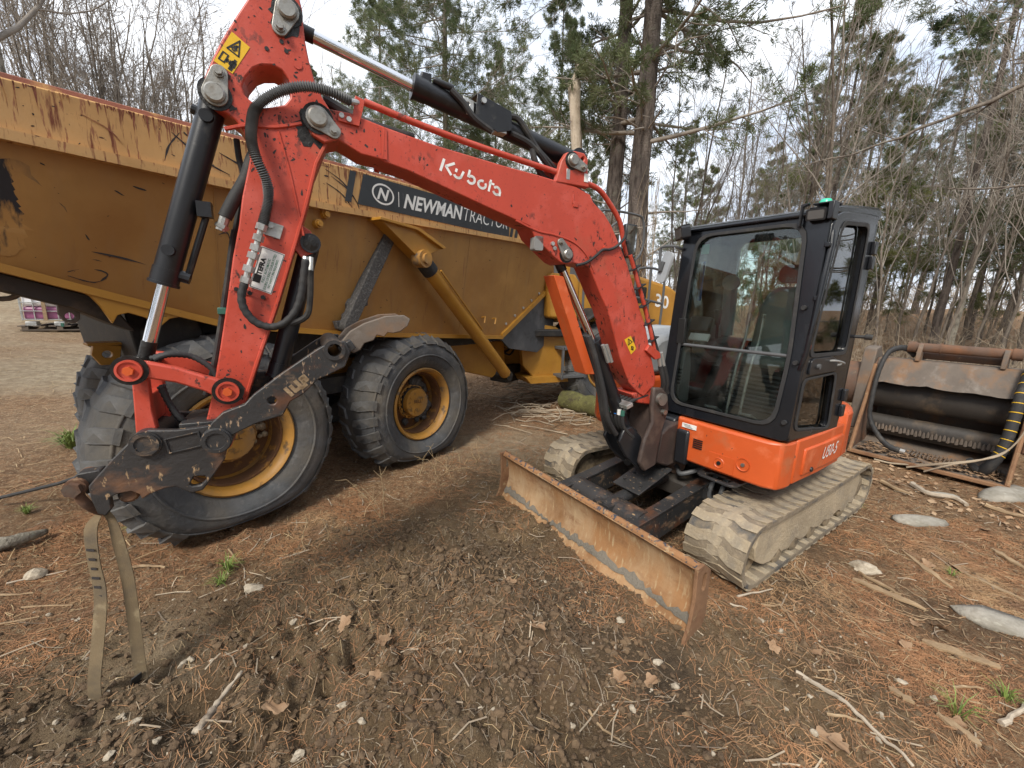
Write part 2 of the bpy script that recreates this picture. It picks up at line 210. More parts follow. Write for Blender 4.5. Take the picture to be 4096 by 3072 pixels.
# ------------------------------------------------------------------ mesh builder
def V3(*a): return Vector(a)
def inside(c, l):
    r = False; j = len(l) - 1
    for i in range(len(l)):
        if (l[i][1] > c[1]) != (l[j][1] > c[1]) and c[0] < (l[j][0] - l[i][0]) * (c[1] - l[i][1]) / (l[j][1] - l[i][1]) + l[i][0]: r = not r
        j = i
    return r
class MB:
    def __init__(s, M4=None): s.v = []; s.f = []; s.M = M4
    def add(s, vs, fs):
        o = len(s.v)
        if s.M is not None: vs = [s.M @ Vector(p) for p in vs]
        s.v.extend([tuple(p) for p in vs]); s.f.extend([tuple(i + o for i in q) for q in fs]); return s
    def prism(s, pts, y0, y1, holes=()):                    # outline in x,z pushed along y
        return s.slab(pts, holes, (0, y0, 0), (1, 0, 0), (0, 0, 1), (0, y1 - y0, 0))
    def slab(s, pts, holes, O, U, W, T):                    # outline in a frame O,U,W and a thickness vector T
        O, U, W, T = (Vector(a) for a in (O, U, W, T))
        loops = [list(pts)] + [list(h) for h in holes]; flatp = [p for l in loops for p in l]; n = len(flatp)
        ed = []; k = 0
        for l in loops: m = len(l); ed += [(k + i, k + (i + 1) % m) for i in range(m)]; k += m
        cv, _, cf, ov, _, _ = delaunay_2d_cdt([Vector((p[0], p[1])) for p in flatp], ed, [], 1, 1e-6)
        tri = []
        for t in cf:
            c = sum((Vector(cv[i]) for i in t), Vector((0, 0))) / len(t)
            if inside(c, loops[0]) and not any(inside(c, h) for h in loops[1:]): tri.append([ov[i][0] if ov[i] else min(range(n), key=lambda j: (Vector(flatp[j][:2]) - Vector(cv[i])).length) for i in t])
        tri = [t for t in tri if len(set(t)) == len(t)]
        a = [O + U * p[0] + W * p[1] for p in flatp]; b = [p + T for p in a]
        fs = [tuple(t) for t in tri] + [tuple(i + n for i in reversed(t)) for t in tri]
        k = 0
        for l in loops:
            m = len(l)
            for i in range(m): j = (i + 1) % m; fs.append((k + i, k + j, k + j + n, k + i + n))
            k += m
        return s.add(a + b, fs)
    def box(s, c, d, rot=None):
        x, y, z = (q / 2 for q in d); vs = [Vector((i * x, j * y, k * z)) for i in (-1, 1) for j in (-1, 1) for k in (-1, 1)]
        if rot is not None: vs = [rot @ p for p in vs]
        vs = [p + Vector(c) for p in vs]
        return s.add(vs, [(0, 1, 3, 2), (4, 6, 7, 5), (0, 4, 5, 1), (2, 3, 7, 6), (0, 2, 6, 4), (1, 5, 7, 3)])
    def hexa(s, a, b):                                      # two 4-point loops
        return s.add(list(a) + list(b), [(0, 1, 2, 3), (7, 6, 5, 4)] + [(i, (i + 1) % 4, 4 + (i + 1) % 4, 4 + i) for i in range(4)][::1])
    def tube(s, path, r, n=8, cap=True):
        P = [Vector(p) for p in path]; m = len(P); rs = r if isinstance(r, (list, tuple)) else [r] * m
        vs = []; up = None
        for i in range(m):
            t = (P[min(i + 1, m - 1)] - P[max(i - 1, 0)]); t = t.normalized() if t.length > 1e-9 else Vector((0, 0, 1))
            if up is None:
                up = Vector((0, 0, 1)) if abs(t.z) < .9 else Vector((1, 0, 0))
            a = (up - t * up.dot(t)); a = a.normalized() if a.length > 1e-6 else t.orthogonal().normalized(); up = a; b = t.cross(a)
            for k in range(n):
                g = 2 * math.pi * k / n; vs.append(P[i] + (a * math.cos(g) + b * math.sin(g)) * rs[i])
        fs = [(i * n + k, i * n + (k + 1) % n, (i + 1) * n + (k + 1) % n, (i + 1) * n + k) for i in range(m - 1) for k in range(n)]
        if cap: fs += [tuple(range(n))[::-1], tuple((m - 1) * n + k for k in range(n))]
        return s.add(vs, fs)
    def lathe(s, prof, O, A, n=32, close=False):            # prof: (radius, distance along A)
        O = Vector(O); A = Vector(A).normalized(); a = A.orthogonal().normalized(); b = A.cross(a); vs = []
        for r, h in prof:
            for k in range(n):
                g = 2 * math.pi * k / n; vs.append(O + A * h + (a * math.cos(g) + b * math.sin(g)) * r)
        m = len(prof); fs = [(i * n + k, i * n + (k + 1) % n, (i + 1) * n + (k + 1) % n, (i + 1) * n + k) for i in range(m - 1 + (1 if close else 0)) for k in range(n) for i in [i]]
        if close: fs = [tuple(q % (m * n) for q in f) for f in fs]
        else: fs += [tuple(range(n))[::-1], tuple((m - 1) * n + k for k in range(n))]
        return s.add(vs, fs)
    def ribbon(s, path, wid, wdir, th=.002):
        P = [Vector(p) for p in path]; W = Vector(wdir).normalized(); vs = []
        for i, p in enumerate(P):
            t = (P[min(i + 1, len(P) - 1)] - P[max(i - 1, 0)]).normalized(); Wd = W[i] if isinstance(W, list) else W; nn = t.cross(Wd).normalized()
            vs += [p - Wd * wid / 2 - nn * th, p + Wd * wid / 2 - nn * th, p + Wd * wid / 2 + nn * th, p - Wd * wid / 2 + nn * th]
        m = len(P); fs = [(i * 4 + k, i * 4 + (k + 1) % 4, i * 4 + 4 + (k + 1) % 4, i * 4 + 4 + k) for i in range(m - 1) for k in range(4)] + [(3, 2, 1, 0), tuple((m - 1) * 4 + k for k in range(4))]
        return s.add(vs, fs)
    def mesh(s, name, mat, sharp=35, fix=True):
        me = bpy.data.meshes.new(name); me.from_pydata(s.v, [], s.f); me.validate()
        if fix:
            bm = bmesh.new(); bm.from_mesh(me); bmesh.ops.recalc_face_normals(bm, faces=bm.faces); bm.to_mesh(me); bm.free()
        me.polygons.foreach_set('use_smooth', [True] * len(me.polygons)); me.update()
        if sharp: me.set_sharp_from_angle(angle=R(sharp))
        me.materials.append(M[mat] if isinstance(mat, str) else mat); return me
    def build(s, name, mat, parent=None, bevel=0, sharp=35, label=None, fix=True):
        o = bpy.data.objects.new(name, s.mesh(name, mat, sharp, fix)); COL.objects.link(o); o.parent = parent
        if bevel:
            q = o.modifiers.new('b', 'BEVEL'); q.width = bevel; q.segments = 2; q.limit_method = 'ANGLE'; q.angle_limit = R(40); q.harden_normals = False
        if label: o['label'] = label
        return o
def link(name, me, parent=None, mw=None):
    o = bpy.data.objects.new(name, me); COL.objects.link(o); o.parent = parent
    if mw is not None: o.matrix_local = mw
    return o
def tag(o, label, cat, group=None):
    o['label'] = label; o['category'] = cat
    if group: o['group'] = group
    return o
def empty(name, loc=(0, 0, 0), rz=0, parent=None):
    o = bpy.data.objects.new(name, None); COL.objects.link(o); o.location = loc; o.rotation_euler = (0, 0, rz); o.parent = parent; o.empty_display_size = .1; return o
def rrect(x0, x1, y0, y1, r, n=5):
    o = []
    for cx, cy, a in ((x1 - r, y1 - r, 0), (x0 + r, y1 - r, 90), (x0 + r, y0 + r, 180), (x1 - r, y0 + r, 270)):
        for k in range(n + 1): g = R(a + 90 * k / n); o.append((cx + r * math.cos(g), cy + r * math.sin(g)))
    return o
def circ(cx, cy, r, n=20): return [(cx + r * math.cos(2 * math.pi * k / n), cy + r * math.sin(2 * math.pi * k / n)) for k in range(n)]
def capsule(a, b, ra, rb, n=8):
    a = Vector(a); b = Vector(b); d = (b - a); g0 = math.atan2(d.y, d.x); o = []
    for k in range(n + 1): g = g0 + math.pi / 2 + math.pi * k / n; o.append((a.x + ra * math.cos(g), a.y + ra * math.sin(g)))
    for k in range(n + 1): g = g0 - math.pi / 2 + math.pi * k / n; o.append((b.x + rb * math.cos(g), b.y + rb * math.sin(g)))
    return o
def smooth(path, n=4):                                      # Catmull-Rom
    P = [Vector(p) for p in path]; o = []
    for i in range(len(P) - 1):
        p0, p1, p2, p3 = P[max(i - 1, 0)], P[i], P[i + 1], P[min(i + 2, len(P) - 1)]
        for k in range(n):
            t = k / n; o.append(.5 * ((2 * p1) + (p2 - p0) * t + (2 * p0 - 5 * p1 + 4 * p2 - p3) * t * t + (3 * p1 - p0 - 3 * p2 + p3) * t ** 3))
    o.append(P[-1]); return o
def text_mesh(body, bold=0.0, shear=0.0, spacing=1.0):
    cu = bpy.data.curves.new('lettering', 'FONT'); cu.body = body; cu.offset = bold; cu.shear = shear; cu.space_character = spacing; cu.resolution_u = 3
    ob = bpy.data.objects.new('lettering', cu); COL.objects.link(ob)
    dg = bpy.context.evaluated_depsgraph_get(); me = bpy.data.meshes.new_from_object(ob.evaluated_get(dg))
    vs = [(v.co.x, v.co.y) for v in me.vertices]; fs = [tuple(p.vertices) for p in me.polygons]
    bpy.data.objects.remove(ob); bpy.data.curves.remove(cu); bpy.data.meshes.remove(me)
    x0 = min(p[0] for p in vs); x1 = max(p[0] for p in vs); y0 = min(p[1] for p in vs); y1 = max(p[1] for p in vs)
    return [((x - x0) / (x1 - x0), (y - y0) / (y1 - y0)) for x, y in vs], fs
def quadmap(mb, vs, fs, bl, br, tr, tl):
    bl, br, tr, tl = (Vector(q) for q in (bl, br, tr, tl))
    mb.add([(bl * (1 - u) + br * u) * (1 - v) + (tl * (1 - u) + tr * u) * v for u, v in vs], fs); return mb
def text(body, bl, br, tr, tl, mat, parent, name='lettering', bold=0., shear=0., M4=None, spacing=1.):
    vs, fs = text_mesh(body, bold, shear, spacing); mb = MB(M4); quadmap(mb, vs, fs, bl, br, tr, tl); return mb.build(name, mat, parent, sharp=0, fix=False)
# measured outlines in metres: excavator boom plane (reach, height) and dump truck side (length, height)
D = {
 'boom': [(2.388, 2.556), (2.374, 2.592), (2.333, 2.615), (2.277, 2.614), (2.2, 2.616), (2.151, 2.607), (2.058, 2.591), (1.95, 2.577), (1.795, 2.558), (1.628, 2.546), (1.448, 2.532), (1.252, 2.522), (1.093, 2.51), (0.97, 2.499), (0.863, 2.471), (0.835, 2.432), (0.745, 2.377), (0.681, 2.315), (0.629, 2.244), (0.574, 2.166), (0.518, 2.085), (0.445, 1.943), (0.368, 1.795), (0.307, 1.692), (0.226, 1.489), (0.153, 1.31), (0.154, 1.263), (0.261, 1.177), (0.303, 1.201), (0.413, 1.29), (0.505, 1.452), (0.661, 1.742), (0.791, 2.007), (0.656, 1.788), (0.725, 1.885), (0.794, 1.994), (0.836, 2.057), (0.954, 2.067), (1.02, 2.057), (1.066, 2.072), (1.107, 2.1), (1.234, 2.189), (1.269, 2.245), (1.341, 2.262), (1.534, 2.311), (1.779, 2.376), (1.952, 2.421), (2.062, 2.44), (2.083, 2.45), (2.166, 2.455), (2.257, 2.496), (2.316, 2.472), (2.364, 2.497)],
 'stick': [(2.541, 2.987), (2.485, 3.027), (2.429, 3.045), (2.385, 3.033), (2.371, 2.97), (2.371, 2.925), (2.367, 2.858), (2.356, 2.786), (2.339, 2.713), (2.311, 2.659), (2.285, 2.621), (2.264, 2.582), (2.273, 2.529), (2.309, 2.465), (2.36, 2.34), (2.392, 2.217), (2.439, 2.071), (2.473, 1.973), (2.539, 1.772), (2.604, 1.601), (2.649, 1.471), (2.698, 1.335), (2.721, 1.265), (2.774, 1.125), (2.823, 1.105), (2.865, 1.146), (2.865, 1.221), (2.847, 1.278), (2.818, 1.382), (2.78, 1.549), (2.735, 1.759), (2.695, 1.964), (2.662, 2.098), (2.642, 2.208), (2.617, 2.304), (2.601, 2.367), (2.606, 2.414), (2.615, 2.466), (2.639, 2.501), (2.669, 2.521), (2.699, 2.528), (2.728, 2.544), (2.744, 2.568), (2.745, 2.59), (2.733, 2.625), (2.698, 2.705), (2.662, 2.779), (2.602, 2.883), (2.566, 2.942)],
 'stick_hole': [(2.607, 2.632), (2.593, 2.666), (2.563, 2.708), (2.535, 2.726), (2.495, 2.736), (2.462, 2.728), (2.438, 2.7), (2.433, 2.666), (2.438, 2.629), (2.459, 2.6), (2.506, 2.58), (2.546, 2.568), (2.578, 2.584), (2.601, 2.602)],
 'pins': {'armcyl': [(2.427, 2.945), (2.457, 2.875)], 'bkt': [(2.699, 2.579), (2.679, 2.656)], 'piv': [(2.336, 2.564), (2.276, 2.524)], 'boomcyl': [(1.011, 2.112), (1.058, 2.175)], 'armbase': [(1.01, 2.63), (0.935, 2.605)], 'link1': [(3.056, 1.507), (3.024, 1.506)], 'link2': [(2.749, 1.403), (2.71, 1.4)], 'cp1': [(3.041, 1.206), (3.008, 1.201)], 'cp2': [(2.8, 1.204), (2.763, 1.2)]},
 'bcyl': [(2.711, 2.597), (2.73, 2.535), (2.957, 1.84), (3.061, 1.549)],
 'acyl': [(2.421, 2.98), (1.901, 2.84), (0.989, 2.649), (0.928, 2.677)],
 'pipe': [(2.16, 2.685), (2.14, 2.683), (1.864, 2.64), (1.526, 2.601), (1.029, 2.558), (1.036, 2.531), (0.858, 2.534), (0.788, 2.524), (0.75, 2.503), (0.612, 2.372), (0.561, 2.261), (0.52, 2.174)],
 'hose': [(2.204, 2.654), (2.29, 2.662), (2.379, 2.657), (2.466, 2.63), (2.534, 2.589), (2.569, 2.547), (2.582, 2.488), (2.586, 2.419), (2.574, 2.352), (2.546, 2.279), (2.544, 2.219), (2.56, 2.156), (2.577, 2.092)],
 'hosemet': [(2.578, 2.093), (2.6, 2.022), (2.613, 1.987), (2.638, 1.919), (2.655, 1.859)],
 'hose2': [(2.657, 1.86), (2.673, 1.799), (2.664, 1.743), (2.628, 1.693), (2.575, 1.674), (2.518, 1.694), (2.471, 1.751), (2.445, 1.824), (2.432, 1.895), (2.418, 1.974)],
 'tcyl': [(2.393, 2.052), (2.408, 1.993), (2.574, 1.427), (2.628, 1.35)],
 'tbrk': [(2.423, 2.129), (2.444, 2.08), (2.462, 2.023), (2.435, 1.986), (2.374, 2.015), (2.356, 2.057), (2.371, 2.072), (2.391, 2.109)],
 'thumb': [(2.834, 1.246), (2.812, 1.28), (2.771, 1.32), (2.691, 1.349), (2.654, 1.39), (2.538, 1.481), (2.394, 1.583), (2.332, 1.616), (2.278, 1.615), (2.256, 1.564), (2.283, 1.495), (2.355, 1.46), (2.402, 1.441), (2.465, 1.377), (2.518, 1.347), (2.551, 1.286), (2.657, 1.259), (2.741, 1.219), (2.767, 1.181), (2.799, 1.148), (2.834, 1.174), (2.84, 1.215)],
 'jaw': [(2.289, 1.601), (2.246, 1.653), (2.179, 1.692), (2.075, 1.729), (1.985, 1.735), (1.954, 1.717), (1.968, 1.68), (2.005, 1.652), (2.042, 1.643), (2.068, 1.648), (2.086, 1.625), (2.121, 1.635), (2.139, 1.608), (2.182, 1.595), (2.2, 1.564), (2.234, 1.547), (2.266, 1.565)],
 'thumbpts': [(2.315, 1.565), (2.588, 1.357), (2.506, 1.422), (2.422, 1.484)],
 'coupler': [(3.233, 1.053), (3.151, 1.154), (3.07, 1.242), (3.029, 1.26), (2.943, 1.25), (2.832, 1.257), (2.767, 1.23), (2.772, 1.164), (2.788, 1.098), (2.84, 1.022), (2.878, 0.969), (2.916, 0.964), (2.943, 0.982), (2.968, 1.003), (3.004, 1.002), (3.053, 0.987), (3.081, 0.968), (3.087, 0.993), (3.108, 1.009), (3.153, 1.006), (3.176, 0.995), (3.176, 0.948), (3.196, 0.92), (3.221, 0.934), (3.232, 0.999)],
 'cslot': [(2.922, 1.003), (2.903, 1.037), (2.865, 1.035), (2.86, 1.017), (2.882, 0.995), (2.913, 0.993)],
 'crect': [(2.984, 1.217), (2.865, 1.238), (2.859, 1.172), (2.976, 1.153)],
 'flink': [(3.057, 1.547), (3.003, 1.538), (2.916, 1.513), (2.83, 1.474), (2.748, 1.443), (2.719, 1.397), (2.756, 1.355), (2.786, 1.374), (2.836, 1.409), (2.922, 1.449), (3.016, 1.473), (3.066, 1.463), (3.091, 1.506)],
 'hlink': [(3.07, 1.485), (3.02, 1.483), (3.023, 1.346), (3.014, 1.243), (3.028, 1.165), (3.083, 1.149), (3.083, 1.247), (3.077, 1.351)],
 'bguard': [(1.062, 1.992), (0.957, 1.989), (0.658, 1.354), (0.767, 1.358)],
 'post': [(0.473, 1.311), (0.373, 1.219), (0.222, 1.243), (0.14, 1.226), (0.079, 1.197), (0.037, 1.065), (0.114, 0.937), (0.123, 0.825), (0.131, 0.711), (0.262, 0.718), (0.481, 0.872), (0.581, 0.989), (0.481, 1.002), (0.299, 1.0), (0.442, 1.05), (0.504, 1.177)],
 'decals': {'warn': [(2.625, 2.816), (2.568, 2.778), (2.635, 2.668), (2.694, 2.697)], 'tefra': [(2.586, 2.021), (2.499, 1.991), (2.564, 1.815), (2.646, 1.846)], 'warn2': [(0.491, 1.596), (0.437, 1.621), (0.374, 1.532), (0.418, 1.491)], 'kub': [(1.8, 2.449), (1.78, 2.507), (1.458, 2.373), (1.446, 2.438)], 'bar': [(2.705, 1.847), (2.578, 1.807), (2.586, 1.787), (2.708, 1.828)], 'galv': [(2.556, 2.127), (2.495, 2.111), (2.514, 2.053), (2.575, 2.07)], 'gl': [(2.449, 2.393)]},
 'armbracket': [(1.114, 2.502), (1.084, 2.616), (1.05, 2.667), (0.996, 2.686), (0.928, 2.686), (0.897, 2.657), (0.899, 2.614), (0.878, 2.504)],
 'gbox': [(1.587, 2.856), (1.391, 2.813), (1.387, 2.722), (1.471, 2.697), (1.598, 2.745)],
 'pipebrk': [(2.182, 2.686), (2.142, 2.676), (2.15, 2.64), (2.17, 2.565), (2.255, 2.57), (2.256, 2.597), (2.194, 2.611)],
 'cable': [(0.94, 2.054), (0.866, 2.076), (0.8, 2.119), (0.747, 2.161), (0.689, 2.169), (0.632, 2.196), (0.578, 2.248), (0.568, 2.293)],
 'hosel': [(2.653, 2.464), (2.65, 2.39), (2.641, 2.328), (2.653, 2.249), (2.687, 2.093), (2.698, 2.065), (2.761, 1.756), (2.806, 1.551), (2.838, 1.427), (2.865, 1.352)],
 'tribrk': [(0.172, 2.501), (0.579, 2.477), (0.953, 2.351), (0.633, 2.21)],
 'mudplate': [(2.446, 1.453), (3.749, 2.166), (4.079, 1.946), (3.959, 1.241), (3.495, 1.029), (2.681, 1.153), (2.473, 1.294)],
 'binlug': [(-1.652, 1.773), (-1.614, 1.712), (-1.574, 1.613), (-1.547, 1.663), (-1.497, 1.677), (-1.421, 1.647), (-1.35, 1.593), (-1.301, 1.638)],
 'bolts': [(-0.257, 2.465), (-0.322, 2.382)],
}
# places on the ground (x, y)
GP = {
 'stones': [(-2.977, 2.24), (-1.578, 2.196), (-2.563, 1.943), (-2.354, 1.901), (-1.629, 1.718), (-1.605, 1.735), (-0.698, 1.47), (-0.574, 1.362), (-0.807, 1.284), (-1.525, 1.245), (-1.977, 1.472), (-2.073, 1.403), (-1.831, 1.332), (-1.637, 1.403), (-1.554, 1.382), (-1.378, 1.29), (-1.65, 2.271), (-1.193, 1.964), (-1.352, 1.795), (-2.989, 2.245), (2.628, 2.622), (1.532, 2.083), (1.608, 2.011), (0.876, 1.69), (0.611, 1.527), (0.695, 2.068), (1.493, 1.613), (1.344, 1.562), (1.389, 1.441), (1.657, 1.425), (2.105, 1.629), (0.31, 1.42), (0.263, 2.32), (0.827, 1.805), (2.016, 1.707), (1.763, 1.532)],
 'sticks': [[(1.505, 1.74), (1.592, 1.653), (1.635, 1.549), (1.666, 1.435), (1.702, 1.321)], [(1.525, 1.551), (1.607, 1.516), (1.669, 1.486)], [(2.249, 1.684), (2.389, 1.676)], [(1.484, 2.251), (1.76, 2.328)], [(1.602, 2.195), (1.707, 2.151), (1.696, 1.989)], [(0.402, 1.534), (0.464, 1.466), (0.518, 1.407)], [(1.41, 2.196), (1.477, 2.131)], [(2.111, 2.613), (2.052, 2.387)], [(2.119, 2.574), (2.095, 2.424)], [(2.294, 1.507), (2.498, 1.591)], [(-2.469, 2.306), (-2.371, 2.345), (-2.239, 2.347)], [(-2.004, 2.589), (-1.765, 2.4)], [(-1.765, 2.4), (-1.562, 2.115)], [(-2.981, 2.056), (-2.812, 2.083)], [(-2.762, 1.985), (-2.496, 2.015)], [(-3.067, 2.158), (-2.843, 2.297)], [(-2.729, 1.856), (-2.589, 1.926)], [(4.14, 4.184), (4.121, 3.996), (4.162, 3.883)], [(4.442, 4.144), (4.363, 3.898), (4.493, 3.77), (4.479, 3.639)], [(4.656, 3.652), (4.73, 3.535), (4.809, 3.448)]],
 'planks': [[(2.455, 2.527), (2.68, 2.235)], [(2.401, 1.986), (2.627, 1.798)], [(2.025, 1.541), (2.086, 1.41)], [(3.097, 2.853), (3.032, 2.425)], [(3.894, 2.93), (3.889, 2.708)], [(2.546, 2.596), (2.632, 2.36)], [(3.334, 2.612), (3.45, 2.356)], [(1.93, 1.678), (1.968, 1.584)]],
 'leaves': [(2.269, 1.94), (1.71, 1.878), (2.609, 2.081), (1.447, 1.428), (2.081, 1.51), (1.47, 1.868), (0.759, 1.712), (2.483, 2.111), (1.461, 1.4), (3.341, 2.665), (3.128, 2.681), (0.585, 1.692), (0.177, 1.86), (0.038, 2.276), (-0.889, 1.929), (-0.109, 1.923), (-1.007, 1.47), (-0.625, 1.797), (-1.291, 1.512), (-0.603, 1.593)],
 'ruts': [[(-1.018, 1.285), (-0.936, 1.452), (-0.837, 1.585), (-0.753, 1.82), (-0.503, 2.037)], [(-0.922, 1.463), (-0.824, 1.352)], [(-0.832, 1.573), (-0.769, 1.458)], [(-0.754, 1.792), (-0.728, 1.636)]],
 'grass': [(-1.844, 2.361), (-1.79, 2.222), (-6.737, 5.725), (-3.863, 2.935), (-2.583, 2.706), (3.328, 3.544), (2.128, 1.544), (3.205, 2.579), (2.444, 1.624), (-2.846, 2.765)],
}
# ------------------------------------------------------------------ terrain
rng = np.random.default_rng(7)
_P = rng.random((256, 256))
def vn(x, y):
    x = np.asarray(x, float); y = np.asarray(y, float); xi = np.floor(x).astype(int); yi = np.floor(y).astype(int); fx = x - xi; fy = y - yi
    fx = fx * fx * (3 - 2 * fx); fy = fy * fy * (3 - 2 * fy); a = lambda i, j: _P[(xi + i) & 255, (yi + j) & 255]
    return (a(0, 0) * (1 - fx) + a(1, 0) * fx) * (1 - fy) + (a(0, 1) * (1 - fx) + a(1, 1) * fx) * fy - .5
def fbm(x, y, o=4, g=.5):
    s = 0; a = 1.
    for k in range(o): s = s + a * vn(x * 2 ** k + 17.3 * k, y * 2 ** k + 9.1 * k); a *= g
    return s
def seg(x, y, path):
    d = np.full(np.shape(x), 9.)
    for (ax, ay), (bx, by) in zip(path[:-1], path[1:]):
        ux, uy = bx - ax, by - ay; t = np.clip(((x - ax) * ux + (y - ay) * uy) / (ux * ux + uy * uy), 0, 1); d = np.minimum(d, np.hypot(x - ax - t * ux, y - ay - t * uy))
    return d
def sstep(a, b, t): q = np.clip((t - a) / (b - a), 0, 1); return q * q * (3 - 2 * q)
def bare(x, y):                                   # 1 = churned bare soil, 0 = needle covered
    m = np.exp(-((x + .2) / 1.75) ** 4 - ((y - 1.7) / 1.5) ** 4)
    m = np.maximum(m, .9 * np.exp(-(seg(x, y, [(-2.6, .9), (-.6, 2.3), (.5, 4.0)]) / .75) ** 4))
    m = np.maximum(m, .75 * np.exp(-(seg(x, y, [(1.0, 1.0), (1.7, 2.2)]) / .6) ** 4))
    return np.clip(m + .55 * fbm(x * 1.7 + 5, y * 1.7, 3), 0, 1)
PILE = [(-.40, 2.40), (-.05, 2.10), (.28, 1.85)]
def HG(x, y):
    x = np.asarray(x, float); y = np.asarray(y, float)
    t = -.7 * x + .5 * y - 6; z = .128 * np.log1p(np.exp(np.clip(t * 1.2, -30, 30))) / 1.2
    z = np.minimum(z, 2.2 + .0 * z) + .085 * np.log1p(np.exp(np.clip((.5 * x + .6 * y - 8.5) * 1.2, -30, 30))) / 1.2 * sstep(2, 6, x + .2 * y)
    far = sstep(6, 16, np.hypot(x, y)); z = z + far * fbm(x * .12, y * .12, 3) * .9 * sstep(10, 30, np.hypot(x, y)) + fbm(x * .9 + 3, y * .9, 2) * .05
    near = 1 - sstep(5, 9, np.hypot(x, y)); b = bare(x, y)
    z = z + near * (fbm(x * 4, y * 4, 3) * .028 + (.3 + .7 * b) * (fbm(x * 15, y * 15, 3) * .030 + np.abs(fbm(x * 30, y * 30, 2)) * .035 * (.3 + np.clip(fbm(x * 2.1 + 7, y * 2.1, 2) * 3 + .5, 0, 1.4)) + np.abs(fbm(x * 9 + 9, y * 9, 2)) * .10 * np.clip(fbm(x * 1.7, y * 1.7 + 5, 2) * 3 + .4, 0, 1.3)))
    z = z + near * (.075 * np.exp(-(seg(x, y, PILE) / .24) ** 2) * (1 + 1.1 * fbm(x * 9, y * 9, 3)))
    z = z + near * (.07 * np.exp(-(seg(x, y, [(-.45, 1.45), (-.1, 1.75)]) / .22) ** 2) * (1 + 1.2 * fbm(x * 10, y * 10, 3)))
    z = z - .12 * np.exp(-(((x + 1.37) / .13) ** 2 + ((y - 1.47) / .10) ** 2) ** 1.5) + .03 * np.exp(-((np.hypot(x + 1.37, y - 1.47) - .19) / .05) ** 2)
    z = z - .045 * near * np.exp(-(seg(x, y, [(-.1, 2.15), (.9, 1.75)]) / .16) ** 4) * 0 - .05 * np.exp(-(seg(x, y, [(.55, 1.95), (.98, 1.68)]) / .22) ** 4)
    for r_, dep, wd in RUTS: z = z - dep * np.exp(-(seg(x, y, r_) / wd) ** 2)
    z = z - .03 * np.exp(-((seg(x, y, [(-1.9, 1.35), (-.75, 2.05), (.1, 2.9)]) - .12) / .07) ** 2) * near
    q = (x * .79 + y * .61); cl = np.clip(np.sin(q * 52 + 1.2 * np.sin((x * -.61 + y * .79) * 22)) * 1.6, -1, 1); z = z + near * .016 * (np.exp(-(seg(x, y, [(-1.1, 2.0), (-.1, 2.9)]) / .2) ** 4) + np.exp(-(seg(x, y, [(-1.35, 1.25), (-.2, 2.35)]) / .17) ** 4) + .7 * np.exp(-(seg(x, y, [(1.0, 1.2), (1.75, 2.3)]) / .2) ** 4)) * cl
    return z
RUTS = [(GP['ruts'][0], .07, .05), (GP['ruts'][1], .06, .04), (GP['ruts'][2], .06, .04), (GP['ruts'][3], .06, .04), ([(-2.4, 1.3), (-1.6, 1.75), (-.9, 2.3), (-.3, 3.0)], .05, .09), ([(.25, 1.05), (.45, 1.5), (.5, 1.75)], .05, .07), ([(-.1, 1.1), (.05, 1.35), (.2, 1.5)], .05, .06)]
def hz(x, y): return float(HG(x, y))
def axis(a, b, st, lo, hi, g=1.13):
    c = list(np.arange(a, b, st)); s = st; p = c[-1]
    while p < hi: s *= g; p += s; c.append(p)
    s = st; p = a; pre = []
    while p > lo: s *= g; p -= s; pre.append(p)
    return np.array(pre[::-1] + c)
ax = axis(-3.3, 3.9, .0135, -190, 190); ay = axis(.95, 4.4, .0135, -130, 210)
gx, gy = np.meshgrid(ax, ay, indexing='ij'); gz = HG(gx, gy); nx, ny = gx.shape
me = bpy.data.meshes.new('ground'); me.vertices.add(nx * ny); me.vertices.foreach_set('co', np.stack([gx, gy, gz], -1).ravel())
I = np.arange(nx * ny).reshape(nx, ny); q = np.stack([I[:-1, :-1], I[1:, :-1], I[1:, 1:], I[:-1, 1:]], -1).reshape(-1, 4)
def setfaces(me, q):
    k = q.shape[1]; me.loops.add(q.size); me.loops.foreach_set('vertex_index', q.ravel().astype(np.int32)); me.polygons.add(len(q))
    me.polygons.foreach_set('loop_start', np.arange(len(q), dtype=np.int32) * k); me.polygons.foreach_set('use_smooth', np.ones(len(q), bool)); me.update(calc_edges=True); me.validate()
setfaces(me, q)
d0 = np.hypot(gx, gy); bm_ = bare(gx, gy)
lit = np.clip(1.15 - bm_ * 1.35 + .5 * fbm(gx * 3, gy * 3, 3), 0, 1)
pal = sstep(4.5, 8, -gx * .75 + gy * .35) * np.clip(.9 + 1.2 * fbm(gx * .6, gy * .9, 3), 0, 1); pal = np.maximum(pal, .8 * np.exp(-((gx + .1) / 1.1) ** 2 - ((gy - 5.0) / .7) ** 2))
pal = np.maximum(pal, .75 * np.clip(fbm(gx * 1.1 + 20, gy * 1.1, 3) * 2.2 - .25, 0, 1) * bm_)
wet = np.clip(np.exp(-(seg(gx, gy, [(-.35, 2.5), (.8, 1.8)]) / .38) ** 2) * .85 + np.exp(-((gx + 1.9) / .9) ** 2 - ((gy - 1.2) / .35) ** 2) * .7 + .9 * np.exp(-((gx - 1.9) / 1.0) ** 4 - ((gy - 3.6) / .9) ** 4) + .6 * np.exp(-(seg(gx, gy, [(2.0, 2.4), (3.0, 2.1)]) / .25) ** 2) + fbm(gx * 2.3 + 40, gy * 2.3, 3) * .8 * bm_, 0, 1)  # damp soil by the blade and lower left; darker ground beneath the excavator
ca = me.color_attributes.new('cover', 'FLOAT_COLOR', 'POINT'); ca.data.foreach_set('color', np.stack([lit, pal, wet, np.ones_like(lit)], -1).ravel().astype(np.float32))
